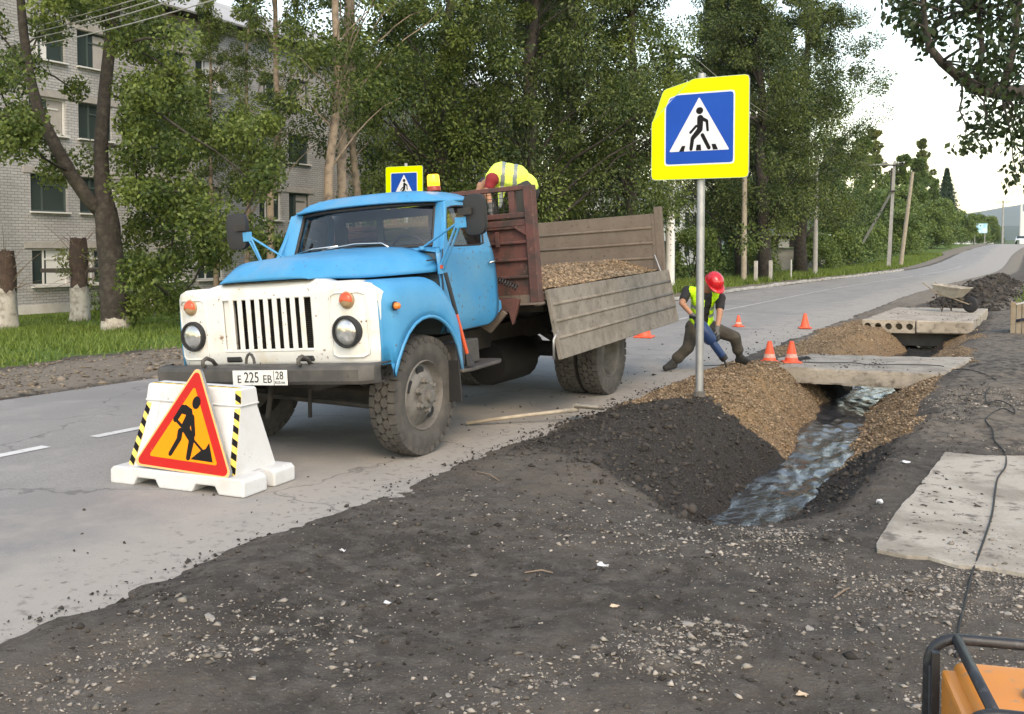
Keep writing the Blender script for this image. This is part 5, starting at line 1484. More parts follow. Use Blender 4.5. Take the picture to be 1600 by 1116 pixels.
# doors with window openings
def dor(s_):
    outer = [(-.42, .93), (-.405, 1.2), (-.40, 1.45), (-.44, 1.595), (-.565, 1.80), (-.645, 2.0), (-.80, 2.03), (-1.0, 2.035), (-1.20, 2.02), (-1.265, 1.95), (-1.275, 1.80), (-1.28, 1.66), (-1.335, 1.50), (-1.36, 1.35), (-1.362, 1.1), (-1.335, .98), (-1.25, .92), (-.8, .905)]
    inner = [(-.62, 1.618), (-.575, 1.63), (-.555, 1.66), (-.575, 1.74), (-.61, 1.84), (-.665, 1.95), (-.82, 1.968), (-1.0, 1.968), (-1.17, 1.95), (-1.195, 1.91), (-1.20, 1.80), (-1.195, 1.70), (-1.18, 1.645), (-1.15, 1.622), (-1.08, 1.612), (-.98, 1.61), (-.85, 1.61), (-.74, 1.612)]
    zr = [.905, .915, .93, .95, .98, 1.02, 1.06, 1.12, 1.2, 1.3, 1.4, 1.5, 1.55, 1.605]
    fx_ = lambda z_: float(np.interp(z_, [.905, .93, 1.2, 1.45, 1.605], [-.47, -.42, -.405, -.40, -.45]))
    rx_ = lambda z_: float(np.interp(z_, [.905, .92, .95, .98, 1.1, 1.35, 1.5, 1.605], [-1.18, -1.25, -1.30, -1.335, -1.362, -1.36, -1.335, -1.30]))
    gr = []
    for z_ in zr:
        f0, r0_ = fx_(z_), rx_(z_)
        gr.append([V3(f0 + (r0_ - f0) * t, s_ * (dy(z_) + .008 + .012 * math.sin(math.pi * t) * math.sin(math.pi * (z_ - .9) / .75)), z_) for t in [k / 14 for k in range(15)]])
    do = tb(MB().grid(gr), 'door', M['blue_dirty'], smooth=40, solid=.02)
    gl_ = [r_[0] for r_ in gr] ; gq = [r_[-1] for r_ in gr]
    for ln in (gl_, gq, gr[0]): MB().tube([p + V3(0, -s_ * .004, 0) for p in ln], .0065, 5).build('door_gap', M['black'], do)
    up = [(-.45, 1.60), (-.50, 1.69), (-.555, 1.78), (-.61, 1.90), (-.645, 2.0), (-.72, 2.02), (-.80, 2.03), (-1.0, 2.035), (-1.20, 2.02), (-1.255, 1.97), (-1.27, 1.90), (-1.275, 1.80), (-1.28, 1.70), (-1.30, 1.60), (-1.15, 1.60), (-1.0, 1.60), (-.85, 1.60), (-.70, 1.60)]
    inner = [(-.565, 1.635), (-.558, 1.68), (-.58, 1.76), (-.625, 1.87), (-.665, 1.95), (-.74, 1.963), (-.82, 1.968), (-1.0, 1.968), (-1.17, 1.952), (-1.195, 1.92), (-1.20, 1.86), (-1.20, 1.78), (-1.195, 1.70), (-1.175, 1.635), (-1.10, 1.622), (-.98, 1.62), (-.85, 1.62), (-.66, 1.622)]
    d = MB(); d.ring(up, inner, lambda a_, b_, q: V3(a_, s_ * (dy(b_) + q), b_), -.03, .009); d.build('window_frame', M['blue'], do, bevel=.004, smooth=30)
    g = MB(); g.add([V3(a_, s_ * (dy(b_) - .016), b_) for a_, b_ in inner], [tuple(range(len(inner)))]); g.build('side_window', M['glass'], do)
    rim_ = MB(); rim_.tube([V3(a_, s_ * (dy(b_) + .002), b_) for a_, b_ in inner], .010, 6, closed=True); rim_.build('window_seal', M['black'], do)
    h_ = MB(); h_.tube([V3(-1.20, s_ * (cabw + .015), 1.452), V3(-1.21, s_ * (cabw + .05), 1.46), V3(-1.32, s_ * (cabw + .05), 1.475)], .012, 8); h_.build('door_handle', M['chrome'], do, smooth=True)
    tb(MB().prism([(-1.37, .98), (-1.45, 1.02), (-1.45, 1.10), (-1.37, 1.13)], lambda a_, b_, q: V3(a_, s_ * q, b_), .81, .88), 'cab_corner_tab', M['blue'], bevel=.01)
dor(1); dor(-1)
# roof: domed shell with a front lip
rows = []
for i in range(19):
    v_ = -1 + 2 * i / 18
    row_ = []
    for j in range(23):
        u_ = -1 + 2 * j / 22
        su = math.copysign(abs(math.sin(u_ * math.pi / 2)) ** .9, u_); sv = math.copysign(abs(math.sin(v_ * math.pi / 2)) ** .9, v_)
        x_ = su * math.sqrt(max(0, 1 - sv * sv * .24)); y_ = sv * math.sqrt(max(0, 1 - su * su * .24))
        e = max(abs(su), abs(sv))
        z_ = 2.022 + .10 * (1 - e ** 4.5) + .022 * (1 - sv * sv)
        xx = -.955 + .415 * x_ - .05 * (abs(y_) ** 3) * (x_ > 0)
        row_.append(V3(xx, .835 * y_, z_))
    rows.append(row_)
rfo = tb(MB().grid(rows), 'cab_roof', M['blue'], smooth=True, solid=.02)
rim_pts = [r_[-1] for r_ in rows] + list(reversed(rows[-1]))[1:] + [r_[0] for r_ in reversed(rows)][1:] + rows[0][1:-1]
MB().tube(rim_pts, .013, 6, closed=True).build('drip_rail', M['blue'], rfo, smooth=True)
def roof_z(x, y): return 2.022 + .10 * (1 - max(abs(x + .955) / .415, abs(y) / .835) ** 4.5) + .022
# interior
sw = MB(); sw.tube([V3(-.70 + .06 * math.sin(t * math.pi / 9), .42 + .2 * math.cos(t * math.pi / 9), 1.56 + .19 * math.sin(t * math.pi / 9)) for t in range(18)], .014, 6, closed=True); sw.cyl(V3(-.70, .42, 1.56), V3(-.52, .42, 1.35), .02, n=6)
tb(sw, 'steering_wheel', M['black'], smooth=True)
for y in (-.42, .42): tb(MB().box((-1.02, y, 1.28), (.46, .62, .16)).box((-1.20, y, 1.46), (.12, .6, .40)), 'seat', M['seat'], bevel=.04, seg=2)
tb(MB().box((-.52, 0, 1.57), (.14, 1.5, .08)), 'dashboard', M['interior'], bevel=.02)
tb(MB().box((-.74, .40, 1.975), (.14, .5, .012)), 'sun_visor', M['seat'])
# wipers
for pts_ in ([ws(-.62, -.02, .03), ws(-.30, .10, .035), ws(.05, .16, .035), ws(.42, .13, .03), ws(.56, -.03, .03)], [ws(-.95, .02, .03), ws(-.62, .12, .035), ws(-.2, .14, .035)]):
    tb(MB().tube(pts_, .009, 6), 'wiper', M['chrome'], smooth=True)
# mirrors on arms
for s_ in (1, -1):
    yc = 1.27 * s_; zc = 1.86; xc = -.36
    if s_ < 0: zc = 1.90; yc = -1.20
    m_ = MB(); ol = [(.105 * math.copysign(abs(math.cos(t * math.pi / 12)) ** .5, math.cos(t * math.pi / 12)), .165 * math.copysign(abs(math.sin(t * math.pi / 12)) ** .55, math.sin(t * math.pi / 12))) for t in range(24)]
    m_.prism(ol, lambda a_, b_, q: V3(xc + q + .12 * a_ * s_, yc + a_, zc + b_), -.02, .035)
    mo = tb(m_, 'mirror', M['black'], bevel=.012, seg=2, smooth=40)
    MB().box((xc + .05, yc - s_ * .07, zc + .03), (.02, .12, .055)).build('mirror_clamp', M['dark_metal'], mo)
    j = V3(xc + .03, yc - s_ * .155, zc - .055)
    ar = MB(); ar.tube([V3(-.40, s_ * .72, 1.625), j], .010, 8); ar.tube([V3(-.37, s_ * .90, 1.46), j + V3(0, 0, .01)], .011, 8); ar.tube([V3(-.40, s_ * .905, 1.43), j + V3(0, s_ * .02, -.02)], .011, 8)
    ar.box(j + V3(0, s_ * .03, 0), (.014, .10, .085)); ar.box(V3(-.38, s_ * .895, 1.445), (.05, .03, .09)); ar.cyl(V3(-.40, s_ * .72, 1.61), V3(-.40, s_ * .72, 1.64), .028, n=10)
    ar.build('mirror_arm', M['blue'], mo, bevel=.002)
    if s_ > 0: MB().box((-.368, .913, 1.46), (.03, .012, .03)).build('reflector', M['red_lens'], mo)
# beacon
bc = tb(MB().lathe([(.062, -.03), (.062, .0), (.056, .012), (.001, .012)], (-1.08, .47, 2.165), (0, 0, 1), 20), 'warning_beacon', M['beacon_low'], smooth=40)
MB().lathe([(.054, .012), (.058, .02), (.055, .105), (.045, .118), (.001, .122)], (-1.08, .47, 2.165), (0, 0, 1), 20).build('beacon_dome', M['beacon'], bc, smooth=40)

# --- tipper body
HX, RX, SY, FZ = -1.62, -5.32, 1.16, 1.13
tb(MB().box(((HX + RX) / 2, 0, FZ - .04), (HX - RX, 2 * SY, .08)), 'bed_floor', M['tail_board'])
sub = MB()
for y in (-.5, .5): sub.box(((HX + RX) / 2, y, FZ - .16), (HX - RX, .12, .16))
for k in range(5): sub.box((HX - .3 - k * .8, 0, FZ - .13), (.09, 2.2, .10))
tb(sub, 'bed_subframe', M['dark_metal'])
# headboard: posts, panel, ribs, mesh window
for y in (-SY, SY): tb(MB().box((HX, y, 1.60), (.10, .09, 1.08)), 'headboard_post', M['maroon'], bevel=.006)
tb(MB().box((HX - .02, 0, 1.48), (.03, 2 * SY - .09, .72)), 'headboard_panel', M['maroon'])
for z_ in (1.30, 1.46, 1.62, 1.76): tb(MB().box((HX + .012, 0, z_), (.035, 2 * SY - .1, .03)), 'headboard_rib', M['maroon'], bevel=.008)
for z_, w_ in ((2.12, .045), (1.87, .05), (1.80, .06)): tb(MB().box((HX, 0, z_), (.07, 2 * SY - .09, w_)), 'headboard_rail', M['maroon'], bevel=.006)
for y in (-.98, .98, .33, -.33): tb(MB().box((HX, y, 1.995), (.05, .06, .20)), 'headboard_upright', M['maroon'])
tb(MB().prism([(.98, 1.77), (1.115, 1.77), (1.115, 1.68)], lambda a_, b_, d_: V3(d_, a_, b_), HX + .03, HX + .045), 'gusset', M['maroon'])
ms_ = MB()
for k in range(34):
    y = -.94 + k * .057
    ms_.box((HX, y, 1.995), (.004, .006, .21))
for k in range(5): ms_.box((HX + .004, 0, 1.92 + k * .04), (.004, 1.9, .005))
tb(ms_, 'wire_mesh', M['black'])
for y in (-1.0, .82): tb(MB().box((HX + .05, y, 1.66), (.03, .03, .14)), 'headboard_hook', M['maroon'])
# lower apron and brackets
tb(MB().box((HX + .02, 0, 1.04), (.06, 1.9, .14)), 'apron', M['maroon'], bevel=.01)
tb(MB().prism([(.70, 1.10), (1.02, 1.10), (.98, .98), (.93, .86), (.90, .98), (.78, .96)], lambda a_, b_, d_: V3(d_, a_, b_), HX + .04, HX + .09), 'apron_bracket', M['maroon'], bevel=.006)
tb(MB().box((HX + .02, 1.12, 1.05), (.12, .20, .02)), 'corner_shelf', M['tail_board'])
tb(MB().prism([(.62, .86), (.86, 1.0), (.90, .97), (.72, .80)], lambda a_, b_, d_: V3(d_, a_, b_), HX + .10, HX + .14), 'locking_lever', M['tail_board'])
# flexible hose: coil
coil = []
p0, p1 = V3(-1.30, .66, 1.42), V3(-1.52, 1.02, 1.20)
d = (p1 - p0).normalized(); e1 = d.orthogonal().normalized(); e2 = d.cross(e1)
for k in range(18 * 8): coil.append(p0.lerp(p1, k / (18 * 8)) + (e1 * math.cos(k * math.pi / 4) + e2 * math.sin(k * math.pi / 4)) * .028)
tb(MB().tube(coil, .007, 4), 'coiled_air_hose', M['black'])
fc = tb(MB().cyl(V3(-1.40, .78, .95), V3(-1.36, .82, 1.12), .03, n=10), 'filler_neck', M['dark_metal'])
MB().lathe([(.06, 0), (.062, .012), (.05, .02), (.001, .022)], (-1.36, .82, 1.12), (.6, .4, .7), 18).build('filler_cap', M['galv'], fc, smooth=40)
# side boards and tailgate
def board(name, cx, m, hang):
    """ribbed steel board in its own frame: length along x, height along z (0 top .. -h), thickness y"""
    pass
def ribbed(L, h, ribs, m, nm, mw):
    o = MB().box((0, 0, h / 2), (L, .03, h)).build(nm, m, truck, bevel=.004, mw=mw)
    for t in ribs:
        for sgn in (1, -1):
            MB().tube([(-L / 2 + .03, sgn * .014, h * t), (L / 2 - .03, sgn * .014, h * t)], .017, 6).build('pressed_rib', m, o, smooth=True)
    for x_ in (-L / 2 + .02, L / 2 - .02): MB().box((x_, 0, h / 2), (.045, .042, h - .004)).build('end_channel', m, o, bevel=.004)
    return o
Lb = HX - RX - .06
# far side board, closed
ribbed(Lb, .72, (.25, .5, .75), M['tail_board'], 'sideboard', BT @ Matrix.Translation(((HX + RX) / 2, -SY, FZ + .01)))
# near side board, dropped and hanging from its hinges
ns = ribbed(Lb, .66, (.22, .46, .70), M['mud_board'], 'sideboard', BT @ Matrix.Translation(((HX + RX) / 2 - .04, SY + .07, FZ + .035)) @ Matrix.Rotation(rad(180 + 8), 4, 'X'))
ns['label'] = 'muddy near sideboard hanging open'
for x_ in (HX - .15, (HX + RX) / 2, RX + .15): tb(MB().box((x_, SY + .03, FZ - .03), (.10, .08, .07)), 'sideboard_hinge', M['tail_board'], bevel=.01)
tb(MB().box(((HX + RX) / 2, SY - .01, FZ - .05), (HX - RX, .05, .12)), 'bed_edge_beam', M['tail_board'], bevel=.006)
tb(MB().tube([V3(HX - .1, SY + .14, .78), V3(HX - .04, SY + .12, .70), V3(HX - .04, SY + .11, .52)], .012, 6), 'sideboard_latch', M['galv'], smooth=True)
tb(MB().tube([V3(HX - .02, SY, 1.20), V3(HX - .16, SY + .08, 1.06)], .008, 6), 'drop_chain', M['tail_board'])
# tailgate
tl = ribbed(2 * SY - .1, .73, (.24, .5, .76), M['tail_board'], 'tailgate', BT @ Matrix.Translation((RX, 0, FZ + .02)) @ Matrix.Rotation(rad(90), 4, 'Z'))
for y in (-SY, SY): tb(MB().box((RX - .01, y, 1.54), (.07, .10, .84)), 'rear_post', M['tail_board'], bevel=.008)
tb(MB().tube([V3(RX + .05, SY - .06, 1.36), V3(RX + .12, SY + .03, 1.15)], .008, 6), 'tail_chain', M['galv'])

# load of ochre gravel in the bed
def load_z(x, y):
    return FZ + .008 + (.10 * (1 - sm(.45, 1.14, y)) + .03) * (1 + .5 * fbm(x * 1.3, y * 1.3, 3, 77)) + .05 * sm(-4.2, -5.2, x) * (1 - sm(.6, 1.1, y)) + .02 * fbm(x * 5, y * 5, 3, 78)
lx = np.linspace(RX + .03, HX - .04, 70); ly = np.linspace(-SY + .03, SY - .02, 46)
LX, LY = np.meshgrid(lx, ly); LZ = load_z(LX, LY)
BTn = np.array(truck.matrix_basis @ BT)
def tr_(P): return P @ BTn[:3, :3].T + BTn[:3, 3]
a = np.arange(len(ly) - 1)[:, None] * len(lx) + np.arange(len(lx) - 1)[None, :]
Vv = tr_(np.stack([LX, LY, LZ], -1).reshape(-1, 3))
M['load_base'] = mat('ochre_gravel_bed', (.16, .10, .05), .95, var=(30, (.34, .22, .11), .4, .65), bump=(50, .8, .02))
lo_ = np_mesh('gravel_load', Vv, np.stack([a, a + 1, a + 1 + len(lx), a + len(lx)], -1).reshape(-1, 4), M['load_base'], smooth=True)
tag(lo_, 'ochre gravel heaped in the truck bed', 'gravel', kind='stuff')
r_ = np.random.default_rng(81); x = r_.uniform(RX + .05, HX - .06, 15000); y = r_.uniform(-SY + .1, SY - .03, 15000)
P = tr_(np.stack([x, y, load_z(x, y) + .004], -1)); sz = np.clip(r_.lognormal(-4.25, .4, len(x)), .007, .04)
o = rocks('gravel_load_stones', P, sz, r_.uniform(0, 1, len(x)) ** 1.3, M['gravel_ochre'], .8, 82); o.parent = lo_; o['kind'] = 'stuff'

# ------------------------------------------------------------------ plastic barrier with road-works sign
bo = empty('plastic_barrier', (-5.075, 4.745, .012), rad(5.3))     # origin at the middle of the front foot edge; x right, y back
tag(bo, 'white plastic road barrier with yellow-black striped edges in front of the truck', 'barrier')
W_ = 1.135
fp = [(-W_/2, 0), (-.36, 0), (-.33, .055), (-.17, .055), (-.14, 0), (.14, 0), (.17, .055), (.33, .055), (.36, 0), (W_/2, 0), (W_/2, .095), (W_/2 - .03, .12), (-W_/2 + .03, .12), (-W_/2, .095)]
for y0, y1 in ((0, .25), (.33, .57)):
    MB().prism(fp, lambda a_, b_, d_: Vector((a_, d_, b_)), y0, y1).build('foot', M['plastic_white'], bo, bevel=.012, seg=2)
MB().box((0, .29, .075), (W_ - .16, .09, .08)).build('foot_web', M['plastic_white'], bo)
body = MB()
def bsec(z_, hw, y0, y1): return [Vector((-hw, y0, z_)), Vector((hw, y0, z_)), Vector((hw, y1, z_)), Vector((-hw, y1, z_))]
secs = [bsec(.118, .455, .06, .50), bsec(.55, .40, .19, .37), bsec(.567, .415, .18, .38), bsec(.572, .41, .19, .37), bsec(.67, .40, .20, .36), bsec(.68, .39, .21, .35)]
vs = [p for s_ in secs for p in s_]; fs = [(3, 2, 1, 0), (20, 21, 22, 23)]
for i in range(5):
    for k in range(4): fs.append((i*4+k, i*4+(k+1) % 4, (i+1)*4+(k+1) % 4, (i+1)*4+k))
body.add(vs, fs); body.build('body', M['plastic_white'], bo, bevel=.008, seg=2)
for x_ in (-.33, .33):
    rib = MB()
    rib.hexa([Vector((x_ - .045, .055, .12)), Vector((x_ + .045, .055, .12)), Vector((x_ + .045, .07, .12)), Vector((x_ - .045, .07, .12)), Vector((x_ - .045, .185, .55)), Vector((x_ + .045, .185, .55)), Vector((x_ + .045, .20, .55)), Vector((x_ - .045, .20, .55))])
    rib.build('moulded_rib', M['plastic_white'], bo)
def stripe(p0, p1, wd, nrm, nseg):
    """yellow tape with slanted black bars from p0 to p1 on a face with normal nrm"""
    p0, p1, nrm = Vector(p0), Vector(p1), Vector(nrm).normalized(); d = p1 - p0; L = d.length; d.normalize(); s_ = nrm.cross(d).normalized() * wd / 2
    o = MB().hexa([p0 - s_, p0 + s_, p1 + s_, p1 - s_, p0 - s_ + nrm * .003, p0 + s_ + nrm * .003, p1 + s_ + nrm * .003, p1 - s_ + nrm * .003]).build('warning_tape', M['stripe_yellow'], bo)
    st = L / nseg
    for k in range(nseg):
        a0 = p0 + d * (k * st); a1 = p0 + d * (k * st + st * .5); sh = d * st * .32
        q = [a0 - s_ - sh * 0, a0 + s_ + sh, a1 + s_ + sh, a1 - s_]
        q = [p + nrm * .0035 for p in q]
        if (q[2] - p0).dot(d) > L: continue
        MB().add(q + [p + nrm * .001 for p in q], [(3, 2, 1, 0), (4, 5, 6, 7), (0, 1, 5, 4), (1, 2, 6, 5), (2, 3, 7, 6), (3, 0, 4, 7)]).build('black_bar', M['ink'], o)
fn = Vector((0, -1, .3)).normalized()
yf = lambda z_: .06 + (z_ - .118) * .13 / .432
for sx in (-1, 1):
    stripe((sx * .432, yf(.125) - .002, .125), (sx * .378, yf(.545) - .002, .545), .045, fn, 5)
stripe((.385, .188, .578), (.378, .197, .668), .045, (0, -1, .1), 1)
stripe((-.37, .222, .6815), (.37, .222, .6815), .018, (0, 0, 1), 8)

def rtri(side, r, n=5):
    """outline of an equilateral triangle, point up, base centred on the origin, rounded corners"""
    h = side * math.sqrt(3) / 2; C = [(-side / 2, 0), (side / 2, 0), (0, h)]; out = []
    cen = (0, h / 3)
    for i, (x_, y_) in enumerate(C):
        k = 1 - 2 * r / (2 * h / 3); cx, cy = cen[0] + (x_ - cen[0]) * k, cen[1] + (y_ - cen[1]) * k
        a0 = (-150, -90 + 0, 30)[i] if False else (210, 330, 90)[i]
        for q in range(n): 
            a_ = rad(a0 - 60 + 120 * q / (n - 1)); out.append((cx + r * math.cos(a_), cy + r * math.sin(a_)))
    return out
ws_ = empty('road_works_sign'); ws_.parent = None
tag(ws_, 'red-edged orange triangular road-works sign with a digging man leaning on the white barrier', 'road sign')
lean = math.atan2(.16, .72)
ws_.matrix_basis = bo.matrix_basis @ Matrix.Translation((.045, .022, .122)) @ Matrix.Rotation(rad(2.0), 4, 'Y') @ Matrix.Rotation(-lean, 4, 'X')
def flat(name, poly, m, y0, y1, parent): return MB().prism(poly, lambda a_, b_, d_: Vector((a_, d_, b_)), y0, y1).build(name, m, parent)
SD = .845; HT = SD * math.sqrt(3) / 2
def sh(poly, dz): return [(a_, b_ + dz) for a_, b_ in poly]
flat('plate', rtri(SD, .035), M['galv'], .014, -.012, ws_)
flat('edge_band', sh(rtri(SD - .006, .034), .002), M['peach_edge'], -.0125, -.0135, ws_)
flat('red_band', sh(rtri(SD - .05, .030), .0145), M['red_sign'], -.0137, -.0147, ws_)
flat('orange_field', sh(rtri(SD - .265, .012), .0765), M['orange_sign'], -.0149, -.0159, ws_)
def capsule2(p, q, r0, r1=None, n=6):
    r1 = r0 if r1 is None else r1
    a_ = math.atan2(q[1] - p[1], q[0] - p[0]); out = []
    for k in range(n + 1): t = a_ + math.pi / 2 + math.pi * k / n; out.append((p[0] + r0 * math.cos(t), p[1] + r0 * math.sin(t)))
    for k in range(n + 1): t = a_ - math.pi / 2 + math.pi * k / n; out.append((q[0] + r1 * math.cos(t), q[1] + r1 * math.sin(t)))
    return out
def ell2(c, a_, b_, n=16, rot=0): return [(c[0] + a_ * math.cos(t) * math.cos(rot) - b_ * math.sin(t) * math.sin(rot), c[1] + a_ * math.cos(t) * math.sin(rot) + b_ * math.sin(t) * math.cos(rot)) for t in [2 * math.pi * k / n for k in range(n)]]
# digging man, from the sign in the photograph (sign width .80 at its foot)
dm = []
dm.append(ell2((.035, .445), .032, .042))                                    # head
dm.append([(-.075, .415), (-.045, .425), (.01, .40), (.025, .36), (.015, .27), (-.035, .25), (-.055, .29), (-.03, .36), (-.065, .365)])  # torso
dm.append(capsule2((-.065, .405), (-.108, .325), .019))                      # back arm
dm.append(capsule2((-.10, .32), (.055, .215), .010))                         # shovel shaft upper
dm.append(capsule2((-.02, .28), (.045, .21), .030, .022))                    # hip and thigh
dm.append(capsule2((.045, .215), (.040, .095), .022, .017))                  # front leg
dm.append(capsule2((-.055, .255), (-.055, .205), .020, .019)); dm.append(capsule2((-.055, .205), (-.105, .105), .018, .015))  # back leg
dm.append(capsule2((.02, .35), (.055, .24), .018, .013))                     # front arm
dm.append(capsule2((.05, .215), (.15, .145), .007))                          # shaft lower
dm.append([(.06, .088), (.235, .088), (.185, .205), (.165, .165), (.13, .15), (.09, .115)])   # heap
dm = [[(a_ * 1.056, b_ * 1.056) for a_, b_ in p_] for p_ in dm]
for k, p_ in enumerate(dm): flat('digging_man', p_, M['ink'], -.0161, -.0166 - .0001 * k, ws_)

# ------------------------------------------------------------------ pedestrian crossing signs
def crossing(name, n, s, zc, label, bend, pole_h, pr, base_z):
    o = empty(name, (n, s, base_z)); tag(o, label, 'road sign', 'pedestrian crossing signs')
    zc -= base_z
    MB().cyl((0, 0, -.3), (0, 0, pole_h - base_z), pr, n=16).build('post', M['galv'], o, smooth=40)
    fold_n = Vector((-.68, 0, .73)).normalized()
    def dfm(p):
        if not bend: return p
        d_ = (Vector((p.x, 0, p.z)) - Vector((-.27, 0, .255))).dot(fold_n)
        if d_ <= 0: return p
        th = rad(40); soft = min(1, d_ / .06); th *= soft
        return p - fold_n * d_ * (1 - math.cos(th)) + Vector((0, d_ * math.sin(th), 0))
    y0 = -pr - .02
    def sheet(w, r, y_, th, m, nm):
        N_ = 22; rows = []
        for yy in (y_, y_ - th):
            for i in range(N_ + 1):
                row_ = []
                for j in range(N_ + 1):
                    u_, v_ = -1 + 2 * j / N_, -1 + 2 * i / N_
                    x_, z_ = u_ * w / 2, v_ * w / 2
                    cx, cz = max(abs(x_) - (w / 2 - r), 0), max(abs(z_) - (w / 2 - r), 0)
                    if cx > 0 and cz > 0:
                        k_ = r / max(math.hypot(cx, cz), 1e-6) * max(cx, cz) / r
                        x_ = math.copysign(w / 2 - r + cx * k_, x_); z_ = math.copysign(w / 2 - r + cz * k_, z_)
                    row_.append(dfm(Vector((x_, yy, z_))) + Vector((0, 0, zc)))
                rows.append(row_)
        a1, a2 = rows[:N_ + 1], rows[N_ + 1:]
        mb = MB(); mb.grid(a1); mb.grid(a2)
        def loop(g): return g[0] + [r_[-1] for r_ in g[1:]] + list(reversed(g[-1]))[1:] + [r_[0] for r_ in reversed(g[1:-1])] + [g[0][0]]
        mb.grid([loop(a1), loop(a2)])
        return mb.build(nm, m, o)
    sheet(.975, .035, y0, .014, M['galv'], 'backing_plate')
    sheet(.965, .034, y0 - .0145, .001, M['yellow_sign'], 'yellow_border')
    sheet(.70, .025, y0 - .016, .001, M['sign_white'], 'white_rim')
    sheet(.672, .022, y0 - .0175, .001, M['sign_blue'], 'blue_field')
    def fl2(nm, poly, m, yy): return MB().prism(poly, lambda a_, b_, d_: Vector((a_, d_, b_ + zc)), yy, yy - .0007).build(nm, m, o)
    T_ = sh(rtri(.60, .008), -.215)
    fl2('white_triangle', T_, M['sign_white'], y0 - .0188)
    pm = [ell2((.005, .172), .036, .034, rot=.3), capsule2((.012, .10), (.008, -.01), .031, .028),
          capsule2((.01, .105), (.075, .07), .018, .016), capsule2((.078, .068), (.086, -.02), .0135, .0125),
          capsule2((-.028, .025), (-.085, -.035), .0125, .0125), capsule2((.0, -.02), (-.062, -.09), .027, .021), capsule2((-.064, -.092), (-.078, -.195), .019, .017),
          capsule2((.035, -.065), (.10, -.19), .0185, .0175)]
    for k, p_ in enumerate(pm): fl2('walking_figure', p_, M['ink'], y0 - .0196 - .0001 * k)
    for p_ in ([(-.20, -.215 - .0), (-.15, -.215), (-.135, -.16), (-.17, -.16)], [(-.03, -.212), (.025, -.212), (.018, -.155), (-.022, -.155)], [(.14, -.21), (.19, -.21), (.165, -.155), (.125, -.155)]):
        fl2('zebra_bar', p_, M['ink'], y0 - .0196)
    for zz in (.28, -.28): MB().tube([(math.cos(t * math.pi / 8) * (pr + .012), math.sin(t * math.pi / 8) * (pr + .012), zc + zz) for t in range(17)], .008, 5).build('clamp', M['galv'], o)
    return o
crossing('pedestrian_crossing_sign', -2.88, 9.41, 2.80, 'bent yellow-bordered pedestrian crossing sign on a grey post by the ditch', True, 3.34, .039, float(hz(-2.88, 9.41)))
crossing('pedestrian_crossing_sign', -12.2, 18.1, 2.95, 'small far pedestrian crossing sign showing above the truck cab roof', False, 3.5, .04, -.02)
MB().lathe([(.06, 0), (.055, .05), (.042, .06)], (-2.88, 9.41, float(hz(-2.88, 9.41))), (0, 0, 1), 12).build('post_collar', M['concrete_dark'], bpy.data.objects['pedestrian_crossing_sign']).matrix_parent_inverse = bpy.data.objects['pedestrian_crossing_sign'].matrix_basis.inverted()

# ------------------------------------------------------------------ traffic cones
def cone(n, s, z, sc, label, band=True, tilt=0):
    o = empty('traffic_cone', (n, s, z), random.uniform(0, 1)); o.scale = (sc, sc, sc); tag(o, label, 'traffic cone', 'orange traffic cones')
    MB().box((0, 0, .0125), (.27, .27, .025)).build('base', M['cone'], o, bevel=.01)
    MB().lathe([(.105, .02), (.10, .035), (.085, .10), (.034, .31), (.03, .325), (.018, .327), (.016, .30)], (0, 0, 0), (0, 0, 1), 20).build('body', M['cone'], o, smooth=40)
    if band: MB().lathe([(.0965, .05), (.077, .135)], (0, 0, 0), (0, 0, 1), 20).build('dirty_band', M['cone_band'], o, smooth=True)
    return o
cone(-3.20, 13.72, .053, .92, 'dusty orange cone on the near slab, the left of a pair')
cone(-2.93, 13.86, .053, .92, 'dusty orange cone on the near slab, the right of a pair')
cone(-6.22, 16.93, .018, 1.25, 'orange cone on the road behind the dropped sideboard corner', False)
cone(-5.36, 20.2, .018, .72, 'smallest orange and white cone, on the road right of the red helmet')
cone(-4.05, 20.4, .02, .92, 'lone orange cone on the road edge left of the far slab', False)

# ------------------------------------------------------------------ hand tools
sv = empty('shovel'); tag(sv, 'long-handled shovel lying on the road edge beside the front wheel', 'shovel')
a0 = rf(-.42, 8.98, .035); a1 = rf(.60, 9.22, .12)
MB().tube([a0, a0.lerp(a1, .5) + Vector((0, 0, .006)), a1], [.018, .017, .019], 8).build('handle', M['handle_wood'], sv, smooth=True)
dv = (a1 - a0).normalized(); sdv = Vector((-dv.y, dv.x, 0))
rows = []
for t, w_, zz in ((-.02, .022, .03), (.03, .09, .035), (.08, .115, .03), (.18, .112, .018), (.25, .07, .012), (.29, .01, .01)):
    c = a1 + dv * t; c.z = .085
    rows.append([c + sdv * w_ * k + Vector((0, 0, zz + .035 * k * k + .012)) for k in (-1, -.5, 0, .5, 1)])
MB().grid(rows).build('blade', M['shovel_blade'], sv, smooth=True, solid=.004)
MB().tube([a1 - dv * .12, a1 + dv * .03], [.022, .024], 8).build('socket', M['shovel_blade'], sv)
# pole leaning from mirror bracket to running board
TM = truck.matrix_basis @ BT
br_ = empty('long_handled_brush'); tag(br_, 'black and red pole propped against the truck behind the front wheel arch', 'brush')
q0, q1 = TM @ V3(-.36, .95, 1.41), TM @ V3(-.46, 1.06, .64)
MB().tube([q0, q0.lerp(q1, .45)], .017, 8).build('upper_handle', M['black'], br_)
MB().tube([q0.lerp(q1, .45), q0.lerp(q1, .9)], .016, 8).build('lower_handle', M['red_lens'], br_)
MB().tube([q0.lerp(q1, .88), q1], [.02, .045], 8).build('head', M['black'], br_)

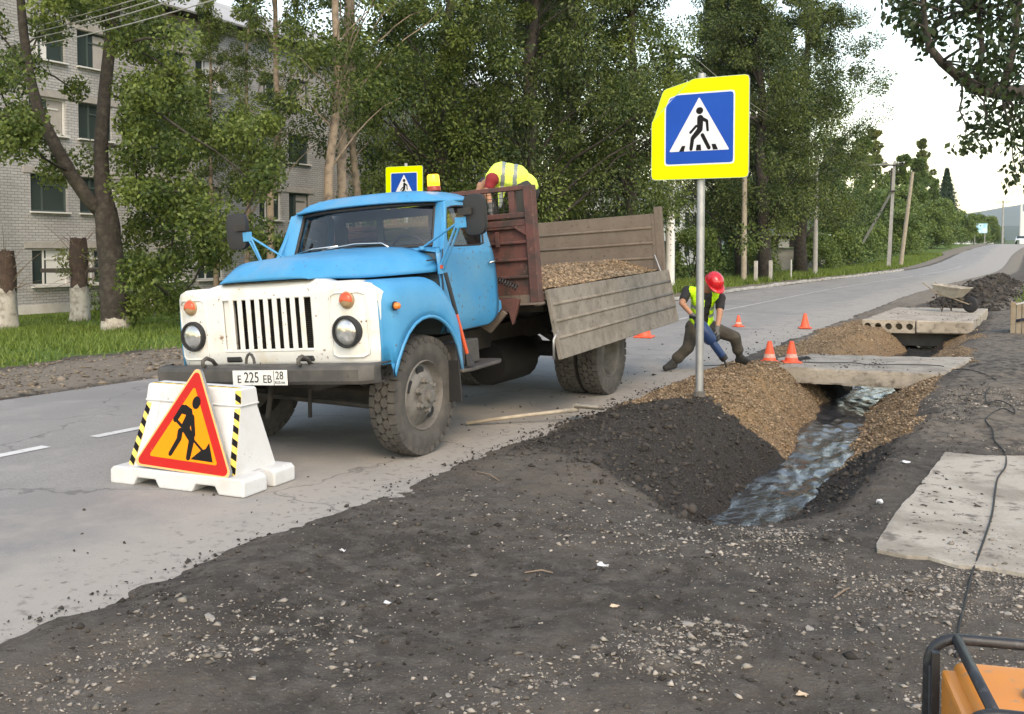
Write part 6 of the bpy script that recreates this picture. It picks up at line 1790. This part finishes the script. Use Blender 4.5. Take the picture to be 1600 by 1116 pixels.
# ------------------------------------------------------------------ wheelbarrow on the far slab
wb = empty('wheelbarrow', at(1488, 489.5, 22.6), YAW * 0 + rad(-24)); wb.location.z = .181
tag(wb, 'pale worn wheelbarrow standing on the far concrete slab', 'wheelbarrow')
tray = MB(); T_ = [(-.36, -.27, .62), (.34, -.30, .55), (.34, .30, .55), (-.36, .27, .62)]; B_ = [(-.22, -.17, .36), (.16, -.17, .33), (.16, .17, .33), (-.22, .17, .36)]
tray.add(T_ + B_, [(0, 1, 5, 4), (1, 2, 6, 5), (2, 3, 7, 6), (3, 0, 4, 7), (4, 5, 6, 7)]); tray.build('tray', M['barrow'], wb, solid=.006)
MB().tube(T_, .012, 6, closed=True).build('tray_rim', M['barrow'], wb)
for s_ in (-1, 1):
    MB().tube([(.44, s_ * .06, .19), (.1, s_ * .16, .32), (-.25, s_ * .22, .42), (-.56, s_ * .28, .66)], .014, 6).build('handle', M['wood'], wb)
    MB().tube([(-.05, s_ * .17, .36), (-.12, s_ * .21, .0)], .014, 6).build('leg', M['dark_metal'], wb); MB().tube([(-.28, s_ * .2, .40), (-.12, s_ * .21, .02)], .011, 6).build('leg_brace', M['dark_metal'], wb)
wl = MB().lathe([(.05, -.035), (.13, -.035), (.175, -.03), (.19, 0), (.175, .03), (.13, .035), (.05, .035)], (.44, 0, .19), (0, 1, 0), 20).build('wheel', M['black'], wb, smooth=True)

# crate with tarpaulin at the right edge
cr = empty('wooden_crate', (-.12, 20.6, float(hz(-.12, 20.6, False)) - .01)); tag(cr, 'upright wooden plank crate with dark blue tarp at the right picture edge', 'crate')
for k in range(4): MB().box((-.17 + k * .095, -.30, .30), (.085, .025, .60)).build('plank', M['wood'], cr, bevel=.006)
for k in range(5): MB().box((-.20, -.24 + k * .13, .30), (.025, .115, .58)).build('plank', M['wood'], cr, bevel=.006)
for k in range(5): MB().box((.9, -.24 + k * .13, .28), (.025, .115, .52)).build('plank', M['wood'], cr, bevel=.006)
MB().box((.35, 0, .05), (1.05, .5, .04)).build('floor_board', M['wood'], cr)
rows = [[V3(x_, y_, .56 + .10 * math.sin((x_ + .05) * 2.4) + .02 * math.sin(y_ * 9) - (.30 if abs(y_) > .3 else 0)) for x_ in [-.12 + .1 * k for k in range(12)]] for y_ in (-.345, -.33, -.2, -.05, .1, .25, .33, .345)]
MB().grid(rows).build('tarp', M['tarp'], cr, smooth=True, solid=.01)
MB().tube([V3(-.12 + .1 * k, -.3, .575 + .10 * math.sin((-.07 + .1 * k) * 2.4)) for k in range(12)], .018, 6).build('tarp_edge', M['litter'], cr)

# ------------------------------------------------------------------ generator in the near right corner
gp = rf(1.222, 2.69); ge = empty('generator', (gp.x, gp.y, float(hz(gp.x, gp.y)) + .005), YAW - rad(14))
tag(ge, 'orange portable generator in a black tube frame in the near right corner', 'generator')
# local: x right, y away; frame back-left top corner at (0,0,.575)
def rl(pts, r=.015): return MB().tube(pts, r, 10)
def arc(c, r, a0, a1, ax1, ax2, n=6): return [c + ax1 * r * math.cos(a0 + (a1 - a0) * k / n) + ax2 * r * math.sin(a0 + (a1 - a0) * k / n) for k in range(n + 1)]
X_, Y_, Z_ = V3(1, 0, 0), V3(0, 1, 0), V3(0, 0, 1)
zt, R_ = .552, .075
for yy in (0, -.46):
    pts = [V3(-.06, yy, .0), V3(-.06, yy, zt - R_)] + arc(V3(-.06 + R_, yy, zt - R_), R_, math.pi, math.pi / 2, X_, Z_) + [V3(.58 - R_, yy, zt)] + arc(V3(.58 - R_, yy, zt - R_), R_, math.pi / 2, 0, X_, Z_) + [V3(.58, yy, 0)]
    rl(pts).build('frame_hoop', M['gen_frame'], ge, smooth=True)
for x_, z_ in ((.012, zt), (.50, zt), (-.06, .06), (.58, .06)): rl([V3(x_, 0, z_), V3(x_, -.46, z_)]).build('frame_rail', M['gen_frame'], ge, smooth=True)
MB().box((.26, -.23, .452), (.53, .40, .11)).build('fuel_tank', M['gen_orange'], ge, bevel=.03, seg=4, smooth=40)
MB().box((-.012, -.23, .38), (.05, .34, .22)).build('end_panel', M['gen_orange'], ge, bevel=.012, seg=2)
MB().lathe([(.036, 0), (.036, .018), (.03, .024), (.001, .026)], (.16, -.24, .505), (0, 0, 1), 20).build('fuel_cap', M['galv'], ge, smooth=40)
MB().box((.28, -.23, .24), (.42, .30, .30)).build('engine', M['dark_metal'], ge, bevel=.03)
MB().box((-.05, -.05, .43), (.02, .025, .20)).build('bracket', M['gen_frame'], ge)
MB().box((.26, -.23, .07), (.62, .40, .03)).build('base_plate', M['gen_frame'], ge)
for x_, y_ in ((0, -.02), (.52, -.02), (0, -.44), (.52, -.44)): MB().cyl((x_, y_, -.06), (x_, y_, .06), .03, n=10).build('rubber_foot', M['black'], ge)

# cable from generator over the pad and along the near slab
def gpt(u, v, z=0.0):
    y = (EYE - z) * FPX / (v - HOR); p = rf((u - 800) / FPX * y, y); return p
cpts = []
for u, v in ((1506, 1050), (1508, 1015), (1512, 990), (1516, 965), (1524, 930), (1530, 905), (1545, 865), (1558, 820), (1562, 785), (1566, 760), (1578, 740), (1576, 715), (1560, 700), (1556, 685), (1545, 672), (1570, 655), (1590, 662), (1585, 648), (1562, 640), (1548, 645), (1545, 625), (1560, 605), (1520, 588), (1480, 580)):
    p = gpt(u, v); on = (p.x > -.72 and 5.45 < p.y < 8.55)
    p.z = .035 + .009 if on else float(hz(p.x, p.y)) + .012; cpts.append(p)
for n_, s_ in ((-1.05, 14.3), (-1.5, 14.25), (-1.9, 14.0), (-2.2, 14.12), (-2.6, 13.9), (-3.0, 13.85), (-3.28, 13.6)): cpts.append(Vector((n_, s_, .066)))
for n_, s_ in ((-3.45, 13.3), (-3.8, 13.15), (-4.0, 13.0)): cpts.append(Vector((n_, s_, max(.02, float(hz(n_, s_))) + .02)))
def smooth_path(pts, k=5):
    out = []
    for i in range(len(pts) - 1):
        p0 = pts[max(i - 1, 0)]; p1 = pts[i]; p2 = pts[i + 1]; p3 = pts[min(i + 2, len(pts) - 1)]
        for j in range(k):
            t = j / k
            out.append(.5 * ((2 * p1) + (p2 - p0) * t + (2 * p0 - 5 * p1 + 4 * p2 - p3) * t * t + (3 * p1 - p0 - 3 * p2 + p3) * t ** 3))
    out.append(pts[-1]); return out
sp_pts = smooth_path(cpts)
o = MB().tube(sp_pts, .0055, 6).build('power_cable', M['cable'], smooth=True); tag(o, 'thin black power cable winding over the pale slab to the generator', 'cable')

# litter
for k, (u, v, w_, h_, m, lb) in enumerate([(943, 905, .08, .03, 'litter', 'crumpled white scrap of paper in the middle foreground'), (1420, 731, .10, .02, 'litter', 'white scrap on the bank left of the pale slab'), (1380, 790, .06, .04, 'litter', 'white scrap on the black mud beside the pale slab'), (963, 972, .06, .015, 'litter_tan', 'curled tan leaf in the foreground below the white scrap'), (1262, 1103, .06, .015, 'litter_tan', 'tan chip at the bottom of the picture left of the generator'), (532, 887, .05, .02, 'litter', 'pale flat flake on the dark soil near the road edge'), (602, 964, .05, .01, 'litter', 'tiny pale flake in the left foreground')]):
    p = gpt(u, v); mb = MB(); q = random.Random(k)
    w_ *= .62; h_ *= .7
    rows = [[V3(p.x + (i - 1.5) * w_ / 3 + q.uniform(-.1, .1) * w_, p.y + (j - 1.5) * w_ / 4 + q.uniform(-.1, .1) * w_, float(hz(p.x, p.y)) + .006 + q.uniform(0, h_)) for i in range(4)] for j in range(4)]
    o = mb.grid(rows).build('litter', M[m], solid=.002); tag(o, lb, 'litter')
for k, (ua, va, ub, vb, lb) in enumerate([(1310, 942, 1335, 930, 'thin pale stick in the stones below the pale slab'), (745, 752, 780, 765, 'pale bent twig on the dark mound'), (820, 912, 865, 914, 'pale twig left of the white paper scrap')]):
    a0, b0 = gpt(ua, va), gpt(ub, vb); a0.z = float(hz(a0.x, a0.y)) + .008; b0.z = float(hz(b0.x, b0.y)) + .012
    o = MB().tube([a0, a0.lerp(b0, .5) + Vector((.01, .01, .012)), b0], [.004, .005, .003], 5).build('twig', M['dry_twig']); tag(o, lb, 'twig')

# ------------------------------------------------------------------ people
def remesh(parts, voxel, sm_it=3):
    """parts: ('c', p0, r0, p1, r1) tapered capsule or ('e', centre, (rx,ry,rz), rotation) -> one continuous mesh"""
    bm = bmesh.new()
    for p in parts:
        if p[0] == 'c':
            _, a_, ra, b_, rb = p; a_, b_ = Vector(a_), Vector(b_); n = max(2, int((b_ - a_).length / (min(ra, rb) * .5)) + 1)
            for i in range(n):
                t = i / (n - 1); bmesh.ops.create_icosphere(bm, subdivisions=2, radius=ra + (rb - ra) * t, matrix=Matrix.Translation(a_.lerp(b_, t)))
        else:
            _, c, r3, R = p
            bmesh.ops.create_icosphere(bm, subdivisions=3, radius=1, matrix=Matrix.Translation(Vector(c)) @ (R.to_4x4() if R is not None else Matrix.Identity(4)) @ Matrix.Diagonal((*r3, 1)))
    me = bpy.data.meshes.new('tmp'); bm.to_mesh(me); bm.free()
    o = bpy.data.objects.new('tmp', me); COL.objects.link(o)
    m = o.modifiers.new('r', 'REMESH'); m.mode = 'VOXEL'; m.voxel_size = voxel; m.use_smooth_shade = True
    s_ = o.modifiers.new('s', 'SMOOTH'); s_.iterations = sm_it; s_.factor = .5
    dg = bpy.context.evaluated_depsgraph_get()
    out = bpy.data.meshes.new_from_object(o.evaluated_get(dg))
    bpy.data.objects.remove(o); bpy.data.meshes.remove(me)
    out.polygons.foreach_set('use_smooth', [True] * len(out.polygons)); out.materials.clear()
    return out
def ob(name, me, m, parent=None):
    me.materials.append(m); o = bpy.data.objects.new(name, me); return link(o, parent)
def band(me, test, offset, name, m, parent):
    """strip of tape following the cloth: faces of me that pass the test, lifted off along the normals"""
    bm = bmesh.new(); bm.from_mesh(me); bm.normal_update()
    for v in bm.verts: v.co += v.normal * offset
    bmesh.ops.delete(bm, geom=[f for f in bm.faces if not test(f.calc_center_median())], context='FACES')
    out = bpy.data.meshes.new(name); bm.to_mesh(out); bm.free()
    return ob(name, out, m, parent)

def hand(parts, wrist, direc, palm, s_=1.0, curl=.7):
    """palm and five bent fingers at a wrist; direc = along the fingers, palm = palm normal"""
    d = Vector(direc).normalized(); pn = Vector(palm); pn = (pn - d * pn.dot(d)).normalized(); sd_ = d.cross(pn); w = Vector(wrist)
    parts.append(('c', w, .028 * s_, w + d * .05 * s_, .03 * s_))
    for k, (off_, L) in enumerate(((-.03, .07), (-.01, .08), (.01, .076), (.03, .06))):
        b0 = w + d * .075 * s_ + sd_ * off_ * s_; b1 = b0 + (d * (1 - curl * .5) + pn * curl * .7).normalized() * L * .5 * s_; b2 = b1 + (d * (1 - curl * 1.3) + pn * curl).normalized() * L * .5 * s_
        parts.append(('c', w + d * .04 * s_ + sd_ * off_ * .8 * s_, .013 * s_, b0, .0115 * s_)); parts.append(('c', b0, .0115 * s_, b1, .0105 * s_)); parts.append(('c', b1, .0105 * s_, b2, .009 * s_))
    t0 = w + d * .02 * s_ - sd_ * .03 * s_; t1 = t0 + (d * .5 - sd_ * .8 + pn * .3).normalized() * .04 * s_; t2 = t1 + (d * .7 + pn * .8).normalized() * .03 * s_
    parts.append(('c', t0, .014 * s_, t1, .012 * s_)); parts.append(('c', t1, .012 * s_, t2, .010 * s_))

# --- worker with the breaker hammer (bent forward, legs apart)
DW = 13.25
J = {k: at(u, v, DW + dy) for k, (u, v, dy) in dict(
    head=(1116, 441, -.30), neck=(1101, 456, -.16), chest=(1099, 470, -.06), belly=(1097, 492, .02), pelvis=(1096, 508, .06),
    shR=(1074, 455, -.02), elR=(1066, 474, -.20), wrR=(1086, 497, -.34), shL=(1126, 466, -.14), elL=(1125, 492, -.28), wrL=(1121, 516, -.36),
    hipR=(1085, 512, .06), knR=(1076, 544, -.12), anR=(1053, 573, -.08), toR=(1044, 581, -.22), hipL=(1108, 512, .04), knL=(1149, 527, -.02), anL=(1157, 564, .10), toL=(1169, 573, -.06)).items()}
feet_z = .012
for a_, t_ in (('anR', 'toR'), ('anL', 'toL')):
    for q in (a_, t_): J[q].z = (.10 if q == a_ else .035) + (.012 if a_ == 'anR' else max(.01, float(hz(J[a_].x, J[a_].y))))
body = [('c', J['neck'], .062, J['chest'], .13), ('c', J['chest'], .135, J['belly'], .13), ('c', J['belly'], .13, J['pelvis'], .135), ('c', J['shR'], .058, J['shL'], .058),
        ('c', J['shR'], .056, J['elR'], .043), ('c', J['elR'], .042, J['wrR'], .029), ('c', J['shL'], .056, J['elL'], .043), ('c', J['elL'], .042, J['wrL'], .029),
        ('c', J['hipR'], .085, J['knR'], .055), ('c', J['knR'], .053, J['anR'], .038), ('c', J['hipL'], .085, J['knL'], .055), ('c', J['knL'], .053, J['anL'], .038),
        ('c', J['anR'], .038, J['toR'], .034), ('c', J['anL'], .038, J['toL'], .034), ('c', J['head'], .085, J['neck'], .055)]
fdir = (rf(.35, -.75) - Vector((0, 0, .85))).normalized()            # face looks down at the tool
hc = J['head']; upv = (Vector((0, 0, 1)) + rf(.12, -.5) * .9).normalized(); upv = (upv - fdir * upv.dot(fdir)).normalized(); sidev = fdir.cross(upv)
body += [('c', hc + upv * .02, .092, hc - upv * .05 + fdir * .03, .07), ('c', hc + fdir * .095 - upv * .01, .014, hc + fdir * .108 - upv * .03, .016), ('c', hc + fdir * .075 - upv * .085, .03, hc + fdir * .08 - upv * .09, .028)]
for s_ in (-1, 1): body += [('c', hc + sidev * s_ * .088 + upv * .0, .018, hc + sidev * s_ * .09 - upv * .035, .014)]
hh = []; 
w1 = ob('person', remesh(body, .012), M['skin']); tag(w1, 'worker in red helmet and hi-vis vest bending over a breaker hammer', 'person')
hamA, hamB, hamC = at(1091, 503, DW - .42), at(1132, 560, DW - .40), at(1137, 577, DW - .40)
hd_ = (hamB - hamA).normalized()
for wq, eq, dr, pn_ in (('wrR', 'elR', hamA + hd_ * .05 - J['wrR'], hd_.cross(Vector((0, 0, 1)))), ('wrL', 'elL', at(1123, 532, DW - .40) - J['wrL'], rf(-.6, .2))):
    gl = []; hand(gl, J[wq], dr, pn_, 1.05, .9); gl.append(('c', J[eq].lerp(J[wq], .8), .034, J[wq], .034))
    ob('glove', remesh(gl, .007, 2), M['glove'], w1)
tr_p = [('c', J['hipR'], .115, J['knR'], .082), ('c', J['knR'], .084, J['anR'].lerp(J['knR'], .25), .072), ('c', J['hipL'], .115, J['knL'], .085), ('c', J['knL'], .085, J['anL'].lerp(J['knL'], .3), .070),
        ('c', J['pelvis'].lerp(J['belly'], .3), .142, J['pelvis'], .15), ('c', J['hipR'], .125, J['hipL'], .125), ('c', J['anR'].lerp(J['knR'], .38), .082, J['anR'].lerp(J['knR'], .3), .084), ('c', J['anL'].lerp(J['knL'], .42), .080, J['anL'].lerp(J['knL'], .36), .08)]
ob('trousers', remesh(tr_p, .013, 2), M['trousers'], w1)
for a_, t_, k_ in (('anR', 'toR', 'knR'), ('anL', 'toL', 'knL')):
    d_ = (J[t_] - J[a_]); d_.z = 0; d_.normalize()
    bt = [('c', J[a_].lerp(J[k_], .35), .056, J[a_], .052), ('c', J[a_] - Vector((0, 0, .045)) - d_ * .03, .05, J[t_] + Vector((0, 0, .012)) + d_ * .06, .042), ('c', J[a_], .052, J[t_] + Vector((0, 0, .02)), .045)]
    ob('boot', remesh(bt, .011, 2), M['boots'], w1)
sh_ = [('c', J['neck'].lerp(J['chest'], .4), .115, J['chest'], .148), ('c', J['chest'], .148, J['belly'], .142), ('c', J['belly'], .142, J['pelvis'], .14), ('c', J['shR'], .07, J['elR'].lerp(J['shR'], .35), .064), ('c', J['shL'], .07, J['elL'].lerp(J['shL'], .45), .064), ('c', J['shR'], .075, J['shL'], .075)]
ob('t_shirt', remesh(sh_, .012, 2), M['tee_black'], w1)
vs_ = [('c', J['neck'].lerp(J['chest'], .5), .115, J['chest'], .165), ('c', J['chest'], .165, J['belly'], .162), ('c', J['belly'], .162, J['pelvis'].lerp(J['belly'], .5), .168), ('c', J['shR'].lerp(J['shL'], .12), .082, J['shR'].lerp(J['shL'], .88), .082)]
vme = remesh(vs_, .012, 2)
# open the vest down the front
bm = bmesh.new(); bm.from_mesh(vme); fx = rf(.35, -1).normalized(); lx_ = rf(1, .35).normalized(); mid_ = J['chest']
bmesh.ops.delete(bm, geom=[f for f in bm.faces if (f.calc_center_median() - mid_).dot(fx) > .02 and abs((f.calc_center_median() - mid_).dot(lx_) + .01) < .05 + .12 * max(0, f.calc_center_median().z - mid_.z)], context='FACES')
bm.to_mesh(vme); bm.free()
vest = ob('hi_vis_vest', vme, M['hivis'], w1)
ta = (J['pelvis'] - J['chest']).normalized(); b0 = J['chest']
for q in (.04, .15): band(vme, lambda c, q=q: q < (c - b0).dot(ta) < q + .045, .004, 'reflective_tape', M['reflect'], vest)
he = MB(); rows = []
for i in range(9):
    a_ = i / 8 * math.pi / 2
    rr_h = .128 * math.cos(a_) ** .8 if i < 8 else .001
    rows.append([hc + upv * (.012 + .125 * math.sin(a_)) + (sidev * math.cos(t * math.pi / 12) * .92 + fdir * math.sin(t * math.pi / 12) * 1.08) * rr_h for t in range(24)])
he.grid(rows, wrap=True)
hl_ = ob('helmet', he.mesh('helmet', smooth=True), M['helmet'], w1)
pk = MB().grid([[hc + upv * .014 + (sidev * math.cos(t) * .92 + fdir * math.sin(t) * 1.08) * .125, hc + upv * .002 + (sidev * math.cos(t) * .92 + fdir * math.sin(t) * 1.1) * (.13 + .055 * math.sin(t) ** 2)] for t in [math.pi * (.08 + .84 * k / 14) for k in range(15)]]).build('helmet_peak', M['helmet'], hl_, smooth=True, solid=.006)
MB().tube([hc + upv * .012 + (sidev * math.cos(t * math.pi / 12) * .92 + fdir * math.sin(t * math.pi / 12) * 1.08) * .13 for t in range(24)], .006, 5, closed=True).build('helmet_rim', M['helmet'], hl_)
# breaker hammer
hm_ = empty('breaker_hammer', hamC); hm_.location.z = max(.02, float(hz(hamC.x, hamC.y))); tag(hm_, 'dark blue electric breaker hammer held point-down by the worker', 'power tool')
def hl3(p): return p - hm_.location
MB().tube([hl3(hamA), hl3(hamA.lerp(hamB, .12)), hl3(hamA.lerp(hamB, .5)), hl3(hamA.lerp(hamB, .56))], [.06, .085, .088, .07], 14).build('motor_housing', M['hammer_blue'], hm_, smooth=40)
MB().tube([hl3(hamA.lerp(hamB, .54)), hl3(hamA.lerp(hamB, .62)), hl3(hamA.lerp(hamB, .93)), hl3(hamB)], [.05, .055, .052, .04], 14).build('barrel', M['hammer_blue'], hm_, smooth=40)
hq = hamA.lerp(hamB, .95); MB().tube([hl3(hq), hl3(hamB + hd_ * .03)], [.058, .05], 12).build('chuck', M['hammer_dark'], hm_)
MB().tube([hl3(hamB), hl3(hamC), hl3(hamC + Vector((0, 0, -.05)))], [.014, .013, .006], 8).build('chisel_bit', M['hammer_dark'], hm_)
MB().tube([hl3(hamA + rf(-.10, .05, .06)), hl3(hamA + rf(.02, -.02, .05)), hl3(hamA.lerp(hamB, .05))], .022, 8).build('rear_handle', M['hammer_dark'], hm_, smooth=True)
MB().tube([hl3(hamA.lerp(hamB, .6)), hl3(at(1124, 530, DW - .42)), hl3(at(1122, 524, DW - .40))], .02, 8).build('side_handle', M['hammer_dark'], hm_, smooth=True)

# --- worker bending over inside the truck bed
D2 = 11.25
K = {k: at(u, v, D2 + dy) for k, (u, v, dy) in dict(pelvis=(820, 296, .05), waist=(806, 279, 0), chest=(784, 275, 0), neck=(769, 281, .02), head=(757, 293, .18), shN=(769, 281, -.17), elN=(761, 302, -.2), wrN=(768, 323, -.2), shF=(770, 283, .2), elF=(763, 304, .2), wrF=(770, 325, .1),
     hipN=(818, 300, -.06), knN=(806, 336, -.08), anN=(812, 375, -.05), hipF=(826, 300, .14), knF=(816, 338, .14), anF=(826, 375, .16)).items()}
TMi = TM
fz2 = (TM @ V3(-3.45, -.05, 1.33)).z
for q in ('anN', 'anF'): K[q].z = fz2 + .09
toe = rf(-.15, -.06)
body = [('c', K['pelvis'], .14, K['waist'], .13), ('c', K['waist'], .13, K['chest'], .14), ('c', K['chest'], .13, K['neck'], .07), ('c', K['neck'], .06, K['head'], .08), ('c', K['head'], .095, K['head'] + rf(-.03, 0, -.06), .08),
        ('c', K['shN'], .06, K['elN'], .045), ('c', K['elN'], .044, K['wrN'], .03), ('c', K['shF'], .06, K['elF'], .045), ('c', K['elF'], .044, K['wrF'], .03), ('c', K['shN'], .06, K['shF'], .06),
        ('c', K['hipN'], .09, K['knN'], .058), ('c', K['knN'], .056, K['anN'], .04), ('c', K['hipF'], .09, K['knF'], .058), ('c', K['knF'], .056, K['anF'], .04)]
w2 = ob('person', remesh(body, .014), M['skin']); tag(w2, 'worker in pale hi-vis vest and dark red sleeves stooping in the truck bed', 'person')
ob('dark_hair', remesh([('c', K['head'] + rf(.01, .0, .035), .088, K['head'] + rf(.03, .01, -.0), .09)], .015), M['black'], w2)
ob('trousers', remesh([('c', K['hipN'], .13, K['knN'], .085), ('c', K['knN'], .085, K['anN'], .07), ('c', K['hipF'], .13, K['knF'], .085), ('c', K['knF'], .085, K['anF'], .07), ('c', K['pelvis'], .155, K['waist'].lerp(K['pelvis'], .6), .15)], .014), M['trousers_dark'], w2)
for q in ('anN', 'anF'): ob('boot', remesh([('c', K[q] - V3(0, 0, .04), .055, K[q] + toe - V3(0, 0, .045), .045)], .013), M['boots'], w2)
ob('t_shirt', remesh([('c', K['shN'], .072, K['elN'].lerp(K['shN'], .5), .064), ('c', K['shF'], .072, K['elF'].lerp(K['shF'], .5), .064), ('c', K['shN'], .08, K['shF'], .08), ('c', K['chest'], .14, K['waist'], .138)], .013), M['tee_red'], w2)
vme = remesh([('c', K['neck'].lerp(K['chest'], .35) + rf(0, 0, -.01), .125, K['chest'], .162), ('c', K['chest'], .162, K['waist'], .162), ('c', K['waist'], .162, K['pelvis'] + V3(0, 0, .03), .16), ('c', K['chest'] + rf(0, -.06, -.16), .05, K['chest'] + rf(-.02, -.08, -.36), .02)], .013)
vest = ob('hi_vis_vest', vme, M['hivis_pale'], w2)
for q0, q1 in ((K['chest'], K['waist']),):
    d_ = (K['waist'] - K['chest']).normalized()
    for q in (-.005, .13): band(vme, lambda c, q=q: q + .10 * (K['chest'].z - c.z) - .0 < (c - K['chest']).dot(d_) < q + .042 + .10 * (K['chest'].z - c.z), .004, 'reflective_tape', M['reflect'], vest)
for wq, eq, sg in (('wrN', 'elN', .2), ('wrF', 'elF', -.2)):
    gl = []; hand(gl, K[wq], (-.1, -.1, -1), rf(.8, sg), 1.1, .8); gl.append(('c', K[eq].lerp(K[wq], .8), .038, K[wq], .036))
    ob('glove', remesh(gl, .009, 2), M['glove'], w2)
sh2 = empty('loading_shovel', at(772, 330, D2 - .2)); tag(sh2, 'dark shovel held by the worker stooping in the truck bed', 'shovel')
MB().tube([(0, 0, .12), rf(.05, .05, -.2), rf(.15, .12, -.42)], .018, 8).build('handle', M['hammer_dark'], sh2)
MB().hexa([rf(.10, .04, -.50), rf(.26, .04, -.52), rf(.26, .24, -.50), rf(.10, .24, -.48), rf(.11, .05, -.46), rf(.25, .05, -.48), rf(.25, .23, -.46), rf(.11, .23, -.44)]).build('blade', M['shovel_blade'], sh2)

# ------------------------------------------------------------------ vehicles and far things
vn = empty('parked_van', (-12.6, 25.6, .0), rad(90)); vn.location.z = float(hz(-12.6, 25.6, False))
tag(vn, 'white van parked beyond the road, its roof showing over the truck bed', 'van')
def vsec(x, w, zb, zt, r):
    out = []
    for k in range(9):
        t = math.pi * k / 8; c_, s_ = math.cos(t), math.sin(t)
        out.append(V3(x, w * math.copysign(abs(c_) ** .35, c_), zb + (zt - zb) * abs(s_) ** .4))
    return out
MB().grid([vsec(2.15, .80, .4, 1.0, .1), vsec(2.1, .88, .35, 1.25, .1), vsec(1.9, .93, .32, 1.5, .1), vsec(1.6, .95, .32, 2.05, .1), vsec(1.2, .95, .32, 2.28, .1), vsec(0, .95, .32, 2.36, .1), vsec(-1.8, .95, .32, 2.33, .1), vsec(-2.1, .92, .34, 2.2, .1), vsec(-2.15, .86, .4, 2.0, .1)]).build('body', M['car_white'], vn, smooth=40)
for s_ in (-1, 1):
    for x_ in (1.35, -1.35): MB().lathe([(.12, -.1), (.33, -.1), (.34, 0), (.33, .1), (.12, .1), (.001, .09)], (x_, s_ * .82, .34), (0, s_, 0), 18).build('wheel', M['black'], vn, smooth=40)
    for x_ in (.9, -.2, -1.3): MB().box((x_, s_ * .945, 1.65), (.85, .02, .5)).build('window', M['curtain'], vn)
MB().hexa([V3(1.98, -.7, 1.35), V3(1.98, .7, 1.35), V3(1.74, .66, 1.95), V3(1.74, -.66, 1.95), V3(2.0, -.7, 1.35), V3(2.0, .7, 1.35), V3(1.76, .66, 1.95), V3(1.76, -.66, 1.95)]).build('windscreen', M['curtain'], vn)
cs = 186.; car = empty('distant_car', (-5.6 + float(off(cs)), cs, float(rise(cs)) + .02), rad(-92)); tag(car, 'tiny white car at the road crest by the right picture edge', 'car')
MB().grid([vsec(2.1, .7, .35, .75, .1), vsec(2.0, .8, .25, .85, .1), vsec(1.0, .82, .25, .95, .1), vsec(.5, .76, .25, 1.4, .1), vsec(-.9, .76, .25, 1.42, .1), vsec(-1.5, .8, .25, 1.0, .1), vsec(-2.1, .76, .3, .9, .1)]).build('body', M['car_white'], car, smooth=40)
for s_ in (-1, 1):
    for x_ in (1.3, -1.3): MB().lathe([(.1, -.08), (.3, -.08), (.3, .08), (.001, .08)], (x_, s_ * .72, .3), (0, s_, 0), 14).build('wheel', M['black'], car)
MB().hexa([V3(.98, -.6, .95), V3(.98, .6, .95), V3(.58, .55, 1.36), V3(.58, -.55, 1.36), V3(1.0, -.6, .96), V3(1.0, .6, .96), V3(.6, .55, 1.38), V3(.6, -.55, 1.38)]).build('windscreen', M['curtain'], car)
p = at(1530, 357, 215); bb = empty('billboard', (p.x, p.y, gz_(p))); bb.rotation_euler = (0, 0, rad(12)); tag(bb, 'small light-blue billboard above the far roadside bushes', 'billboard')
hb_ = p.z - bb.location.z
M['billboard'] = mat('pale_blue_panel', (.25, .55, .75), .5, var=(.8, (.55, .72, .8), .45, .6))
MB().box((0, 0, hb_), (2.9, .15, 2.1)).build('panel', M['billboard'], bb)
for x_ in (-1, 1): MB().cyl((x_, .1, -.3), (x_, .1, hb_ - 1.0), .1, n=8).build('post', M['pole_grey'], bb)
p = at(1520, 345, 330); rh = empty('red_roof_house', (p.x, p.y, 2.0)); tag(rh, 'far house with a dull red roof left of the road crest', 'house')
M['red_roof'] = mat('dull_red_roof', (.16, .05, .04), .8)
MB().box((0, 0, 2.5), (12, 9, 6)).build('wall', M['pale_wall'], rh)
MB().add([(-7, -5, 5.4), (7, -5, 5.4), (7, 5, 5.4), (-7, 5, 5.4), (-7, 0, 10), (7, 0, 10)], [(0, 1, 5, 4), (2, 3, 4, 5), (0, 4, 3), (1, 2, 5)]).build('roof', M['red_roof'], rh)

# ------------------------------------------------------------------ air: thin even haze round the whole scene
hzm = bpy.data.materials.new('thin_haze'); hzm.use_nodes = True
N = hzm.node_tree.nodes; N.remove(N['Principled BSDF'])
pv = N.new('ShaderNodeVolumePrincipled'); pv.inputs['Color'].default_value = (.80, .88, 1.0, 1); pv.inputs['Density'].default_value = .00010; pv.inputs['Anisotropy'].default_value = .2
hzm.node_tree.links.new(pv.outputs[0], N['Material Output'].inputs['Volume'])
hzo = MB().box((500, 3350, 178), (9000, 7300, 362)).build('haze', hzm); tag(hzo, 'thin bluish haze over the far hills', kind='stuff')
